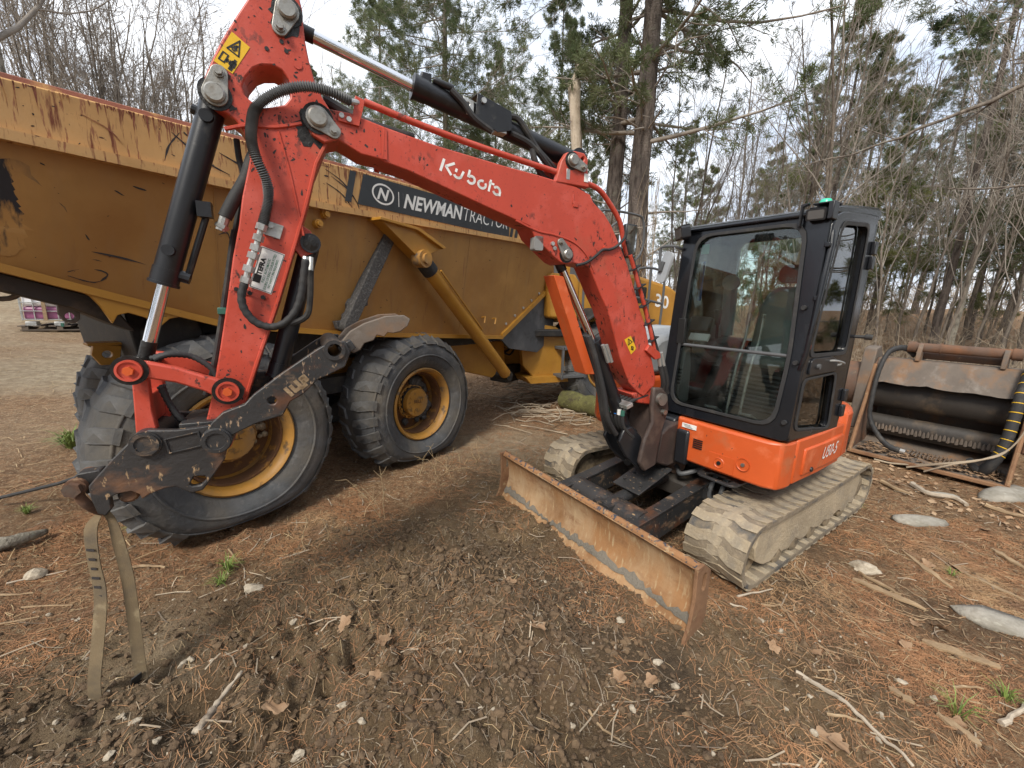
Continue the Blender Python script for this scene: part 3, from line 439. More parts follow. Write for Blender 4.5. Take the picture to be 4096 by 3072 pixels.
me.materials.append(M['ground']); ground = link('ground', me); ground['kind'] = 'structure'
# ------------------------------------------------------------------ vector helpers
def npobj(name, v, f, mat, parent=None, stuff=False, smooth=True, obj=True):
    me = bpy.data.meshes.new(name); me.vertices.add(len(v)); me.vertices.foreach_set('co', np.asarray(v, np.float32).ravel()); setfaces(me, np.asarray(f))
    if not smooth: me.polygons.foreach_set('use_smooth', np.zeros(len(f), bool))
    me.materials.append(M[mat])
    if not obj: return me
    o = link(name, me, parent)
    if stuff: o['kind'] = 'stuff'
    return o
def nptubes(P, r, n=3):
    N, k, _ = P.shape; T = np.gradient(P, axis=1); T /= np.linalg.norm(T, axis=2, keepdims=True) + 1e-9
    up = np.where(np.abs(T[..., 2:3]) < .9, np.array([0, 0, 1.]), np.array([1., 0, 0])); a = np.cross(T, up); a /= np.linalg.norm(a, axis=2, keepdims=True) + 1e-9; b = np.cross(T, a)
    g = 2 * np.pi * np.arange(n) / n
    v = P[:, :, None, :] + r[:, :, None, None] * (a[:, :, None, :] * np.cos(g)[None, None, :, None] + b[:, :, None, :] * np.sin(g)[None, None, :, None])
    I = np.arange(N * k * n).reshape(N, k, n); J = np.roll(I, -1, 2)
    return v.reshape(-1, 3), np.stack([I[:, :-1], J[:, :-1], J[:, 1:], I[:, 1:]], -1).reshape(-1, 4)
def join(parts):
    vs, fs, o = [], [], 0
    for v, f in parts: vs.append(v); fs.append(f + o); o += len(v)
    return np.concatenate(vs), np.concatenate(fs)
def grow(g, P, r, nchild, t0, t1, ang, ratio, k=4, up=.2, wob=.12, rr=.55, droop=0.):
    """children of the branches P (N,k,3): nchild each"""
    N, K, _ = P.shape; pi = np.repeat(np.arange(N), nchild); t = g.uniform(t0, t1, N * nchild); tt = t * (K - 1); i = np.minimum(tt.astype(int), K - 2); f = (tt - i)[:, None]
    base = P[pi, i] * (1 - f) + P[pi, i + 1] * f; rad = r[pi, i] * (1 - f[:, 0]) + r[pi, i + 1] * f[:, 0]
    d = P[pi, i + 1] - P[pi, i]; d /= np.linalg.norm(d, axis=1, keepdims=True); L = np.linalg.norm(P[:, -1] - P[:, 0], axis=1)[pi] * ratio * (1.15 - .6 * t) * g.uniform(.6, 1.25, len(t))
    q = g.normal(size=d.shape); q -= d * (q * d).sum(1, keepdims=True); q /= np.linalg.norm(q, axis=1, keepdims=True)
    a = np.radians(g.normal(ang, ang * .2, len(t)))[:, None]; d = d * np.cos(a) + q * np.sin(a)
    out = np.zeros((len(t), k, 3)); out[:, 0] = base; cur = base
    for j in range(1, k):
        d = d + g.normal(size=d.shape) * wob + np.array([0, 0, up - droop]); d /= np.linalg.norm(d, axis=1, keepdims=True); cur = cur + d * (L / (k - 1))[:, None]; out[:, j] = cur
    r0 = np.maximum(rad * rr, .003); return out, r0[:, None] * np.linspace(1, .3, k)[None]
def trunk(g, H, r0, lean=.05, k=12, taper=.75, wob=.05):
    z = np.linspace(0, H, k); x = np.cumsum(g.normal(0, wob, k)) * H / k; y = np.cumsum(g.normal(0, wob, k)) * H / k; x -= x[0]; y -= y[0]
    P = np.stack([x + lean * z, y, z], -1)[None]; r = r0 * (1 - taper * np.linspace(0, 1, k)); r[0] *= 1.35; return P, r[None]
def bare_tree(seed, H, r0, n1=14, t0=.3, ang=42, fine=True, forks=0, twr=.004, lean=.04, wob=.05):
    g = np.random.default_rng(seed); P0, R0 = trunk(g, H, r0, lean, wob=wob); tr = [nptubes(P0, R0, 9)]
    if forks:
        Pf, Rf = grow(g, P0, R0, forks, .18, .4, 22, .8, 8, .12, .08, .75); tr.append(nptubes(Pf, Rf, 7))
        P1, R1 = grow(g, Pf, Rf, 9, .2, .97, ang, .38, 6, .1, .13, .5); P1b, R1b = grow(g, P0, R0, n1, t0, .97, ang, .36, 6, .1, .13, .5); P1 = np.concatenate([P1, P1b]); R1 = np.concatenate([R1, R1b])
    else: P1, R1 = grow(g, P0, R0, n1, t0, .98, ang, .42, 6, .12, .10, .42)
    P2, R2 = grow(g, P1, R1, 4, .15, .98, 38, .50, 5, .06, .14, .5); P3, R3 = grow(g, P2, R2, 4, .15, 1, 36, .55, 4, .05, .15, .55)
    R2 = np.maximum(R2, twr * 1.25); R3 = np.maximum(R3, twr)
    cr = [nptubes(P1, R1, 5), nptubes(P2, R2, 4), nptubes(P3, R3, 3)]
    if fine: P4, R4 = grow(g, P3, R3, 2, .1, 1, 35, .6, 3, .04, .15, .7); cr.append(nptubes(P4, np.maximum(R4, twr * .8), 3))
    return join(tr), join(cr)
def tufts(g, pos, dirs, nn, ln, wd):
    N = len(pos); d = np.repeat(dirs, nn, 0) * .7 + g.normal(size=(N * nn, 3)) * .62; d[:, 2] += .1; d /= np.linalg.norm(d, axis=1, keepdims=True); p = np.repeat(pos, nn, 0) + g.normal(0, .02, (N * nn, 3))
    s = np.cross(d, g.normal(size=d.shape)); s /= np.linalg.norm(s, axis=1, keepdims=True) + 1e-9; L = ln * g.uniform(.7, 1.2, (N * nn, 1))
    v = np.stack([p, p + d * L * .55 + s * wd * .5, p + d * L, p + d * L * .55 - s * wd * .5], 1).reshape(-1, 3)
    return v, np.arange(N * nn * 4).reshape(-1, 4)
def pine(seed, H, r0, t0=.25, whorls=22, per=5, reach=.24, nn=9, ln=.13, wd=.014, tf=5, lean=.0, dead=14, nb=11):
    g = np.random.default_rng(seed); P0, R0 = trunk(g, H, r0, lean, 14, .85, .02); tr = [nptubes(P0, R0, 10)]
    ts = np.linspace(t0, .985, whorls); lp = []; lr = []
    for t in ts:
        for k in range(per):
            if g.random() < .18: continue
            tt = np.clip(t + g.normal(0, .008), .05, .99); z = tt * H; i = min(int(tt * 13), 12); f = tt * 13 - i; b = P0[0, i] * (1 - f) + P0[0, i + 1] * f
            a = g.uniform(0, 2 * np.pi); L = reach * H * (1 - ((tt - t0) / (1 - t0)) ** 1.3 * .85) * g.uniform(.5, 1.15) * (.55 + .45 * sstep(t0 - .01, t0 + .25, tt)); d = np.array([np.cos(a), np.sin(a), .12 - .25 * (1 - tt)])
            pts = [b]
            for j in range(5):
                d = d + g.normal(0, .10, 3) + np.array([0, 0, .05]); d /= np.linalg.norm(d); pts.append(pts[-1] + d * L / 5)
            lp.append(pts); lr.append(np.linspace(1, .22, 6) * max(.012, R0[0, i] * .26))
    lp = np.array(lp); lr = np.array(lr); tr_l = nptubes(lp, lr, 5)
    P2, R2 = grow(g, lp, lr, nb, .2, 1, 45, .36, 4, .03, .10, .5); R2 = np.minimum(R2, .015); P3, R3 = grow(g, P2, R2, 4, .2, 1, 40, .5, 3, .05, .1, .6)
    tips = np.concatenate([P2[:, -2:].reshape(-1, 3), P3[:, -2:].reshape(-1, 3), P3[:, -1] * .5 + P3[:, -2] * .5]); dd = np.concatenate([np.repeat(P2[:, -1] - P2[:, -2], 2, 0), np.repeat(P3[:, -1] - P3[:, -2], 2, 0), P3[:, -1] - P3[:, -2]]); dd /= np.linalg.norm(dd, axis=1, keepdims=True)
    nd = tufts(g, tips, dd, nn, ln, wd)
    br = [tr_l, nptubes(P2, np.maximum(R2, .005), 3), nptubes(P3, np.maximum(R3, .004), 3)]
    if dead:
        Pd, Rd = grow(g, P0[:, :7], R0[:, :7], dead, .12, 1, 75, .16, 5, .02, .12, .13); Pe, Re = grow(g, Pd, Rd, 4, .3, 1, 40, .4, 3, .0, .15, .5); br += [nptubes(Pd, Rd, 5), nptubes(Pe, Re, 3)]
    return join(tr), join(br), nd
def mk_tree(tr, br, nd=None, bark='bark', twig='twig', ndl='needles'):
    a = npobj('trunk', *tr, bark, obj=False); b = npobj('crown', *br, twig, obj=False); c = npobj('foliage', *nd, ndl, obj=False) if nd is not None else None
    return a, b, c
def put_tree(name, meshes, loc, rz, sc, label, cat, group, tilt=0.):
    o = empty(name, (loc[0], loc[1], hz(*loc) - .08), rz); o.scale = (sc,) * 3; o.rotation_euler = (tilt, 0, rz)
    link('trunk', meshes[0], o); c = link('crown', meshes[1], o)
    if meshes[2]: link('foliage', meshes[2], o)
    return tag(o, label, cat, group)
def AZ(px, dist):                                 # a bearing given as tenths of the frame width
    t = math.atan2((px - 1106) / 867., 1.0); return (math.sin(t) * dist, math.cos(t) * dist)
BT = [mk_tree(*bare_tree(11, 13, .10, 13, .25, 40)), mk_tree(*bare_tree(12, 12, .075, 14, .2, 34, lean=-.05)), mk_tree(*bare_tree(13, 11, .07, 10, .22, 30, forks=2, lean=.06)), mk_tree(*bare_tree(14, 14, .09, 12, .3, 45, wob=.08)), mk_tree(*bare_tree(15, 8, .035, 10, .2, 32, wob=.09)), mk_tree(*bare_tree(19, 13, .08, 12, .2, 26, forks=3, lean=.0))]
FAN = [mk_tree(*bare_tree(51, 10, .07, 6, .2, 20, forks=6, twr=.0055)), mk_tree(*bare_tree(52, 11, .07, 7, .15, 24, forks=5, twr=.0055)), mk_tree(*bare_tree(53, 9, .06, 6, .2, 20, forks=6, twr=.0055, lean=.08))]
BIGB = mk_tree(*bare_tree(31, 15, .24, 8, .45, 48, forks=1, lean=-.03), bark='barkl')
PT = [mk_tree(*pine(21, 17, .16, .22, 26, 6, .25, nn=11), bark='barkp'), mk_tree(*pine(22, 15, .14, .2, 24, 5, .26), bark='barkp'), mk_tree(*pine(23, 10, .10, .10, 14, 5, .28, ln=.14, wd=.014, nb=8), bark='barkp', ndl='needlesy'), mk_tree(*pine(24, 19, .09, .42, 20, 5, .24), bark='barkp')]
TWIN = [mk_tree(*pine(41, 20, .23, .30, 20, 5, .23, nn=10, ln=.13, wd=.016, lean=.01, dead=26), bark='barkp'), mk_tree(*pine(42, 21, .28, .26, 20, 5, .24, nn=10, ln=.13, wd=.016, lean=.035, dead=30), bark='barkp')]
put_tree('deciduous_tree', BIGB, AZ(112, 19), 1.0, 1.0, 'thick grey lichened bare tree standing behind the raised tail of the dump bed', 'tree', None)
put_tree('pine_tree', TWIN[0], AZ(1300, 11.0), 3.3, 1, 'tall pine with slim dark trunk close beside a thicker twin pine', 'tree', None)
put_tree('pine_tree', TWIN[1], AZ(1362, 10.6), 3.0, 1, 'tall thick-trunked pine wrapped in dry vines, beside a slimmer twin', 'tree', None)
put_tree('pine_tree', PT[0], AZ(960, 15.5), .3, 1.0, 'full green pine rising directly behind the excavator boom cylinder', 'tree', None)
put_tree('pine_tree', PT[1], AZ(830, 21), 1.3, .95, 'pale green pine behind the boom, between bare trees and a fuller pine', 'tree', None)
put_tree('pine_tree', PT[3], AZ(2005, 16), 2.0, 1.0, 'tall straight pine with high crown behind the rusty bucket attachment', 'tree', None)
put_tree('pine_tree', PT[1], AZ(1180, 19), 3.1, .9, 'bushy pine seen behind the broken snag', 'tree', None)
put_tree('pine_tree', PT[2], AZ(1735, 19), .9, 1.15, 'young broad pine right behind the excavator cab roof', 'tree', None)
g = np.random.default_rng(3)
for px, d, k, s in [(1490, 30, 2, 1), (1610, 33, 2, 1.1), (1680, 26, 1, .8), (1860, 24, 2, 1.0), (2075, 24, 2, 1.1), (2260, 17, 1, .8), (2330, 22, 0, .9), (700, 34, 1, .9), (1060, 30, 0, .9), (1250, 28, 2, 1), (1800, 36, 0, .9), (2110, 34, 1, .9), (560, 40, 0, .8), (1950, 40, 0, 1.), (1440, 36, 1, .9)]:
    put_tree('pine_tree', PT[k], AZ(px, d), g.uniform(0, 6), s * g.uniform(.9, 1.1), 'green pine standing among the bare trees of the far wood', 'tree', 'pines in the far wood')
for px, d, k, s in [(165, 21, 1, 1), (228, 24, 0, 1.1), (275, 21, 2, 1), (318, 22, 0, 1), (362, 21, 1, .95), (415, 23, 2, 1.1), (470, 25, 0, 1), (110, 28, 2, 1), (560, 24, 1, .9), (640, 26, 0, 1)]:
    put_tree('bare_tree', FAN[k], AZ(px, d), g.uniform(0, 6), s * g.uniform(.9, 1.1), 'leafless tree with fanning fine branches rising behind the dump bed', 'tree', 'bare trees behind the dump bed')
for px, d, k, s in [(700, 22, 3, 1), (760, 28, 0, 1), (880, 25, 1, 1), (1010, 27, 2, 1), (1090, 23, 5, .9), (1150, 30, 0, 1), (1230, 21, 1, .9)]:
    put_tree('bare_tree', BT[k], AZ(px, d), g.uniform(0, 6), s * g.uniform(.9, 1.1), 'leafless tree between the pines behind the excavator boom', 'tree', 'bare trees behind the boom')
for px, d, k, s in [(1450, 15, 2, .9), (1480, 20, 1, .9), (1520, 17, 4, 1.1), (1560, 23, 0, .8), (1600, 16, 4, 1.1), (1640, 21, 2, .8), (1690, 14, 5, .8), (1728, 13, 2, .85), (1765, 18, 4, 1), (1820, 16, 4, 1), (1860, 20, 0, .7), (1885, 13, 4, .9), (1925, 18, 1, .7), (1960, 14.5, 4, 1.1), (2030, 13, 4, 1.), (2065, 19, 0, .7), (2095, 15, 4, 1), (2130, 22, 3, .7), (2155, 12.5, 4, 1.), (2190, 17, 1, .7), (2240, 14, 4, 1), (2310, 18, 0, .8)]:
    put_tree('bare_tree', BT[k], AZ(px, d), g.uniform(0, 6), s * g.uniform(.85, 1.1), 'leafless slender tree in the wood beyond the excavator cab and bucket', 'tree', 'bare trees of the right-hand wood')
for i in range(44):
    px = 1430 + i * 20 + g.uniform(-14, 14); d = g.uniform(15, 38)
    put_tree('bare_tree', BT[4] if i % 3 else BT[1], AZ(px, d), g.uniform(0, 6), g.uniform(.7, 1.15) if i % 3 else g.uniform(.55, .75), 'thin leafless sapling in the crowded wood behind cab and bucket', 'tree', 'thin saplings of the right-hand wood')
for i in range(46):
    px = -700 + i * 66 + g.uniform(-30, 30); d = g.uniform(30, 56)
    if px > 1350 and i % 4: continue
    put_tree('bare_tree', (FAN[int(g.integers(0, 3))] if px < 700 else BT[int(g.integers(0, 6))]), AZ(px, d), g.uniform(0, 6), g.uniform(.6, .9), 'far grey leafless tree at the back of the wood', 'tree', 'far bare trees at the back of the wood')
for i in range(34):                               # the wood goes on round the clearing, right of the bucket and behind the viewer; the windows mirror it
    a = R(66 + i * 5.4 + g.uniform(-2, 2)); d = g.uniform(13, 24); k = int(g.integers(0, 3))
    if i % 3 == 0: put_tree('pine_tree', PT[k], (math.sin(a) * d, math.cos(a) * d), g.uniform(0, 6), 1, 'pine at the near edge of the clearing, mirrored in the cab glass', 'tree', 'trees mirrored in the cab glass')
    else: put_tree('bare_tree', BT[k], (math.sin(a) * d, math.cos(a) * d), g.uniform(0, 6), 1, 'leafless tree at the near edge of the clearing, mirrored in the glass', 'tree', 'bare trees mirrored in the cab glass')
# broken snag
def snag(name, loc, H, r, mat, label, lean, seed):
    g = np.random.default_rng(seed); o = empty(name, (*loc, hz(*loc) - .1)); k = 14; z = np.linspace(0, H, k); x = lean[0] * z + np.cumsum(g.normal(0, .012, k)) * H / 8; y = lean[1] * z
    P = np.stack([x, y, z], -1); mb = MB(); n = 12; vs = []; rr = r * (1 - .35 * z / H)
    for i in range(k):
        for j in range(n):
            a = 2 * math.pi * j / n; q = rr[i] * (1 + .12 * g.normal()); dz = (g.uniform(-.05, .5) * (1 + math.cos(a)) if i == k - 1 else 0); vs.append(P[i] + np.array([q * math.cos(a), q * math.sin(a), dz]))
    mb.add(vs, [(i * n + j, i * n + (j + 1) % n, (i + 1) * n + (j + 1) % n, (i + 1) * n + j) for i in range(k - 1) for j in range(n)] + [tuple((k - 1) * n + j for j in range(n))]); mb.build('trunk', mat, o, sharp=0)
    PP = P[None, 4:]; RR = (rr[None, 4:]); Pb, Rb = grow(g, PP, RR, 5, .1, .9, 80, .28, 5, .03, .15, .16); v, f = nptubes(Pb, Rb, 5); npobj('branch_stubs', v, f, 'greywood', o)
    return tag(o, label, 'dead tree')
snag('broken_snag', AZ(1268, 10.2), 6.7, .17, 'greywood', 'pale barkless dead trunk snapped off at the top beside the twin pines', (-.11, 0), 5)
snag('broken_snag', AZ(2040, 15.5), 7.6, .07, 'barkl', 'grey snapped dead trunk beside the tall straight pine', (.02, 0), 6)
# overhanging limbs of a tree standing at the edge of the clearing
o = empty('overhanging_tree', (8.6, 4.2, hz(8.6, 4.2)))
mb = MB(); mb.tube([(0, 0, -.2), (.05, 0, 3), (.1, .1, 6), (.2, .1, 10), (.2, .2, 15)], [.26, .22, .19, .15, .05], 10); mb.build('trunk', 'barkl', o)
LIMBS = [[(.05, 0, 4.6), (-1.2, .9, 4.9), (-2.0, 1.5, 4.75), (-2.75, 2.0, 4.45), (-3.4, 2.4, 4.15), (-4.0, 2.8, 4.05)], [(.05, 0, 4.2), (-1.0, .7, 4.35), (-1.6, 1.0, 4.15), (-2.1, 1.3, 3.95)], [(.0, 0, 3.3), (-1.1, .9, 3.45), (-1.9, 1.5, 3.55), (-2.5, 2.0, 3.5)], [(.1, 0, 5.2), (-1.2, .6, 5.4), (-2.0, 1.0, 5.2), (-2.7, 1.4, 4.9)]]
g = np.random.default_rng(9)
for L_ in LIMBS:
    P = np.array([list(p) for p in smooth(L_, 4)])[None]; P = P + np.cumsum(g.normal(0, .022, P.shape), 1); r = np.linspace(.042, .008, P.shape[1])[None] * g.uniform(.85, 1.15, (1, P.shape[1])); parts = [nptubes(P, r, 7)]
    Pc, Rc = grow(g, P, r, 5, .45, 1, 35, .25, 4, .03, .14, .5); parts.append(nptubes(Pc, np.maximum(Rc, .004), 4)); npobj('limb', *join(parts), 'bark', o)
tag(o, 'bare tree whose long lichened limbs reach over the clearing above the bucket', 'tree')
# brush, saplings and vines: one tangle nobody could count
def stems(N, reg, h, seed, lean=.35, r=.006):
    g = np.random.default_rng(seed); x = g.uniform(reg[0], reg[1], N); y = g.uniform(reg[2], reg[3], N); z = HG(x, y); P = np.zeros((N, 5, 3)); P[:, 0] = np.stack([x, y, z - .03], -1); d = np.stack([g.normal(0, lean, N), g.normal(0, lean, N), np.ones(N)], -1); L = h * g.uniform(.4, 1.2, N)
    for j in range(1, 5):
        d = d + g.normal(0, .22, d.shape); d[:, 2] = np.maximum(d[:, 2], .1); d /= np.linalg.norm(d, axis=1, keepdims=True); P[:, j] = P[:, j - 1] + d * (L / 4)[:, None]
    rr = (r * g.uniform(.6, 1.6, N))[:, None] * np.linspace(1, .35, 5)[None]; P2, R2 = grow(g, P, rr, 4, .2, 1, 45, .45, 4, .02, .2, .6); P3, R3 = grow(g, P2, R2, 2, .2, 1, 40, .5, 3, .02, .2, .7)
    return [nptubes(P, rr, 3), nptubes(P2, np.maximum(R2, .0025), 3), nptubes(P3, np.maximum(R3, .002), 3)]
o = npobj('brush', *join(stems(460, (4.8, 15, 6.4, 15), 1.5, 1) + stems(420, (9, 26, 10, 26), 2.2, 2, r=.009) + stems(160, (6.6, 10, 4.6, 7), 1.5, 8) + stems(230, (5.2, 9.5, 5.8, 9), 1.3, 18, .7, r=.005) + stems(700, (8, 50, 20, 44), 4.5, 12, r=.022)), 'brush', stuff=True); tag(o, 'tangle of dry leafless brush in the wood behind the bucket', 'brush')
o = npobj('brush', *join(stems(420, (-2, 6, 11, 20), 2.0, 3, r=.009) + stems(500, (-24, -4, 14, 30), 1.6, 4, r=.012) + stems(420, (-20, 14, 26, 46), 4.5, 14, r=.022)), 'brush', stuff=True); tag(o, 'dry brush at the foot of the trees beyond the dump truck', 'brush')
def vines(c, H, r, N, seed):
    g = np.random.default_rng(seed); k = 16; t = np.linspace(0, 1, k); a0 = g.uniform(0, 6.3, (N, 1)); tw = g.normal(0, 1.1, (N, 1)); a = a0 + tw * t + np.cumsum(g.normal(0, .30, (N, k)), 1); h = g.uniform(.4, 1, (N, 1)) * H * t; rr = r * (1 - .03 * h) + .02 + np.abs(np.cumsum(g.normal(0, .006, (N, k)), 1))
    P = np.stack([c[0] + rr * np.cos(a), c[1] + rr * np.sin(a), hz(*c) + h], -1); return nptubes(P, np.full((N, k), .005), 3)
c = AZ(1362, 10.6); o = npobj('vines', *join([vines(c, 5, .27, 70, 3), vines(AZ(1300, 11.0), 3, .22, 26, 4)]), 'brush', stuff=True); tag(o, 'dry vines clinging to the trunks of the twin pines', 'vines')
# ------------------------------------------------------------------ litter on the ground
def scatter(N, reg, dens, seed):
    g = np.random.default_rng(seed); out = []; n = 0
    while n < N:
        x = g.uniform(reg[0], reg[1], N); y = g.uniform(reg[2], reg[3], N); k = g.random(N) < dens(x, y); out.append(np.stack([x[k], y[k]], -1)); n += k.sum()
    p = np.concatenate(out)[:N]; return p, HG(p[:, 0], p[:, 1]), g
def needle_stuff(name, N, reg, dens, seed, ln, wd, lift, mat, label, dirn=None):
    p, z, g = scatter(N, reg, dens, seed); a = g.uniform(0, 2 * np.pi, N) if dirn is None else g.normal(dirn, .6, N); L = ln * g.uniform(.5, 1.3, N); bend = g.normal(0, .25, N)
    d = np.stack([np.cos(a), np.sin(a)], -1); s = np.stack([-d[:, 1], d[:, 0]], -1); V = []
    for t in (-.5, 0, .5):
        q = p + d * (L * t)[:, None] + s * (bend * L * (t * t))[:, None]; zz = HG(q[:, 0], q[:, 1]); zz = np.maximum(zz, z - .01) + lift * g.uniform(.15, 1, N)
        for e in (-.5, .5): V.append(np.concatenate([q + s * (wd * e), (zz + (wd * .35 if e > 0 else 0))[:, None]], 1))
    v = np.stack(V, 1).reshape(-1, 3); I = np.arange(N)[:, None] * 6; f = np.concatenate([I + np.array([[0, 1, 3, 2]]), I + np.array([[2, 3, 5, 4]])]); o = npobj(name, v, f, mat, stuff=True); return tag(o, label, 'litter')
DC = lambda x, y: np.clip(np.exp(-(seg(x, y, PILE) / .42) ** 2) + .8 * np.exp(-(seg(x, y, [(-.5, 1.4), (-.05, 1.75)]) / .3) ** 2) + .7 * np.exp(-((x + 1.6) / .9) ** 2 - ((y - 1.2) / .35) ** 2) + .12 * bare(x, y), 0, 1)
D1 = lambda x, y: np.clip(1.05 - 1.1 * bare(x, y) + .2, .10, 1) * np.clip(.55 + 1.5 * fbm(x * 2.2, y * 2.2, 3), .05, 1)
needle_stuff('fallen_needles', 42000, (-3.6, 4.2, .95, 3.4), D1, 1, .075, .0019, .008, 'deadneedle', 'thin orange-brown pine needles strewn over the dirt')
needle_stuff('fallen_needles', 20000, (-4.5, 6, 3, 7.5), D1, 2, .09, .003, .012, 'deadneedle', 'brown pine needles on the ground around the machines')
needle_stuff('dry_straw', 4500, (-3.6, 4.2, .95, 4.2), lambda x, y: np.clip(.2 + .8 * D1(x, y), 0, 1), 3, .06, .0026, .010, 'straw', 'bits of pale dry straw and grass on the dirt')
needle_stuff('dry_straw', 3000, (-12, -2.4, 2.2, 11), lambda x, y: np.ones_like(x), 4, .16, .005, .03, 'straw', 'flattened pale straw on the lot behind the dump truck')
needle_stuff('wood_splinters', 420, (1.6, 4.2, .95, 3.6), lambda x, y: np.ones_like(x), 5, .11, .005, .010, 'wood', 'pale wood splinters scattered right of the tracks', dirn=-.9)
needle_stuff('fine_roots', 1800, (-2.4, 2.0, .95, 3.2), lambda x, y: np.clip(DC(x, y) + .15 * bare(x, y), 0, 1), 31, .055, .0016, .02, 'brush', 'thin pale torn roots and fibres in the spoil before the blade')
needle_stuff('twig_litter', 900, (-3.6, 6, 1, 7), lambda x, y: np.ones_like(x), 6, .16, .006, .014, 'brush', 'small dry twigs lying about the clearing')
_ico = bmesh.new(); bmesh.ops.create_icosphere(_ico, subdivisions=1, radius=1); _iv = np.array([v.co[:] for v in _ico.verts]); _if = np.array([[v.index for v in f.verts] for f in _ico.faces]); _ico.free()
_ic2 = bmesh.new(); bmesh.ops.create_icosphere(_ic2, subdivisions=2, radius=1); _iv2 = np.array([v.co[:] for v in _ic2.verts]); _if2 = np.array([[v.index for v in f.verts] for f in _ic2.faces]); _ic2.free()
def pebble_stuff(name, N, reg, dens, seed, s0, s1, mat, label, flat_=.6, iv=None, jf=None, rough=.22, sink=.3):
    iv = _iv if iv is None else iv; jf = _if if jf is None else jf
    p, z, g = scatter(N, reg, dens, seed); s = s0 * (s1 / s0) ** (g.random(N) ** 2.2); sc = s[:, None] * np.stack([g.uniform(.7, 1.4, N), g.uniform(.7, 1.2, N), flat_ * g.uniform(.7, 1.3, N)], -1); a = g.uniform(0, 6.3, N)
    v = iv[None] * (1 + g.normal(0, rough, (N, len(iv), 1))) * sc[:, None]; c, s_ = np.cos(a)[:, None], np.sin(a)[:, None]; v = np.stack([v[..., 0] * c - v[..., 1] * s_ + p[:, :1], v[..., 0] * s_ + v[..., 1] * c + p[:, 1:], v[..., 2] + (z + sc[:, 2] * (1 - 2 * sink))[:, None]], -1)
    f = jf[None] + (np.arange(N) * len(iv))[:, None, None]; o = npobj(name, v.reshape(-1, 3), f.reshape(-1, 3), mat, stuff=True, smooth=False); return tag(o, label, 'litter')
pebble_stuff('soil_clods', 6500, (-3, 2.2, .95, 3.2), DC, 11, .004, .022, 'clod', 'crumbled dark soil clods heaped in front of the blade', .75, sink=.25)
pebble_stuff('soil_crumbs', 12000, (-3.4, 4.2, .95, 3.2), lambda x, y: np.clip(.2 + bare(x, y), 0, 1), 12, .003, .014, 'clod', 'loose soil crumbs over the churned dirt', .7)
pebble_stuff('gravel', 1500, (-3.6, 4.4, .95, 4.5), lambda x, y: np.clip(.25 + .7 * bare(x, y), 0, 1), 13, .003, .011, 'stone', 'tiny pale pebbles scattered over the dirt', .6)
needle_stuff('leaf_litter', 11000, (4.0, 16, 3.2, 15), lambda x, y: np.ones_like(x), 21, .055, .030, .02, 'litter', 'brown fallen leaves covering the floor of the wood')
needle_stuff('leaf_litter', 2500, (-1, 5, 6.5, 14), lambda x, y: np.ones_like(x), 22, .06, .03, .02, 'litter', 'brown fallen leaves beyond the dump truck')
# ------------------------------------------------------------------ articulated dump truck
TR = empty('dump_truck', (-1.35, 3.6, 0), R(56)); tag(TR, 'yellow articulated dump truck with long scratched bed and huge worn tyres', 'dump truck')
TOP = [(-3.2, 2.62), (-1.85, 2.766), (-.29, 2.85), (1.2, 2.93), (3.3, 3.10)]; RIB = [(-3.2, 2.44), (-1.886, 2.516), (-.27, 2.522), (1.1, 2.585), (2.5, 2.65), (3.55, 2.67)]
BOT = [(-3.2, 2.3), (-1.95, 1.904), (-1.55, 1.773), (-.99, 1.595), (-.04, 1.49), (2.435, 1.337), (3.95, 2.17)]
def at_s(P, s):
    for (a, za), (b, zb) in zip(P[:-1], P[1:]):
        if a <= s <= b: return za + (zb - za) * (s - a) / (b - a)
    return P[-1][1] if s > P[-1][0] else P[0][1]
st = sorted(set([p[0] for p in BOT[:-1]] + [-2.5, .4, .9, 1.5, 2.0])); mb = MB(); vs = []; fs = []
for s_ in st: vs += [(s_, .07, at_s(RIB, s_) + .01), (s_, .25, at_s(BOT, s_)), (s_, 2.45, at_s(BOT, s_)), (s_, 2.63, at_s(RIB, s_) + .01)]
n = len(st); fs = [(i * 4 + k, i * 4 + k + 1, i * 4 + k + 5, i * 4 + k + 4) for i in range(n - 1) for k in range(3)] + [(0, 1, 2, 3)]
vs += [(3.95, .25, 2.17), (3.95, 2.45, 2.17), (3.55, .07, 2.68), (3.55, 2.63, 2.68)]; e = (n - 1) * 4; q = n * 4
fs += [(e, e + 1, q, q + 2), (e + 1, e + 2, q + 1, q), (e + 2, e + 3, q + 3, q + 1), (q, q + 1, q + 3, q + 2)]
bed = mb.add(vs, fs).build('dump_bed', 'binside', TR, sharp=25)
for y0, y1 in ((.05, .17), (2.53, 2.65)):
    MB().prism(TOP + [(3.6, 2.9)] + RIB[::-1], y0, y1).build('top_rail', 'binrail', TR, .008, label='scratched pale yellow top rail of the bed')
mb = MB(); mb.tube([(s_, .10, z + .0) for s_, z in TOP], .035, 8); mb.build('rail_lip', 'binrust', TR)
mb = MB()
for (a, za), (b, zb) in zip(RIB[:-1], RIB[1:]): mb.hexa([(a, .02, za + .02), (a, .02, za - .03), (a, .12, za - .03), (a, .12, za + .02)], [(b, .02, zb + .02), (b, .02, zb - .03), (b, .12, zb - .03), (b, .12, zb + .02)])
mb.build('rail_rib', 'binrail', TR)
mb = MB()
for (a, za), (b, zb) in zip(BOT[:-2], BOT[1:-1]): mb.hexa([(a, .19, za + .02), (a, .19, za - .025), (a, .30, za - .025), (a, .30, za + .02)], [(b, .19, zb + .02), (b, .19, zb - .025), (b, .30, zb - .025), (b, .30, zb + .02)])
mb.build('bottom_flange', 'yellow', TR)
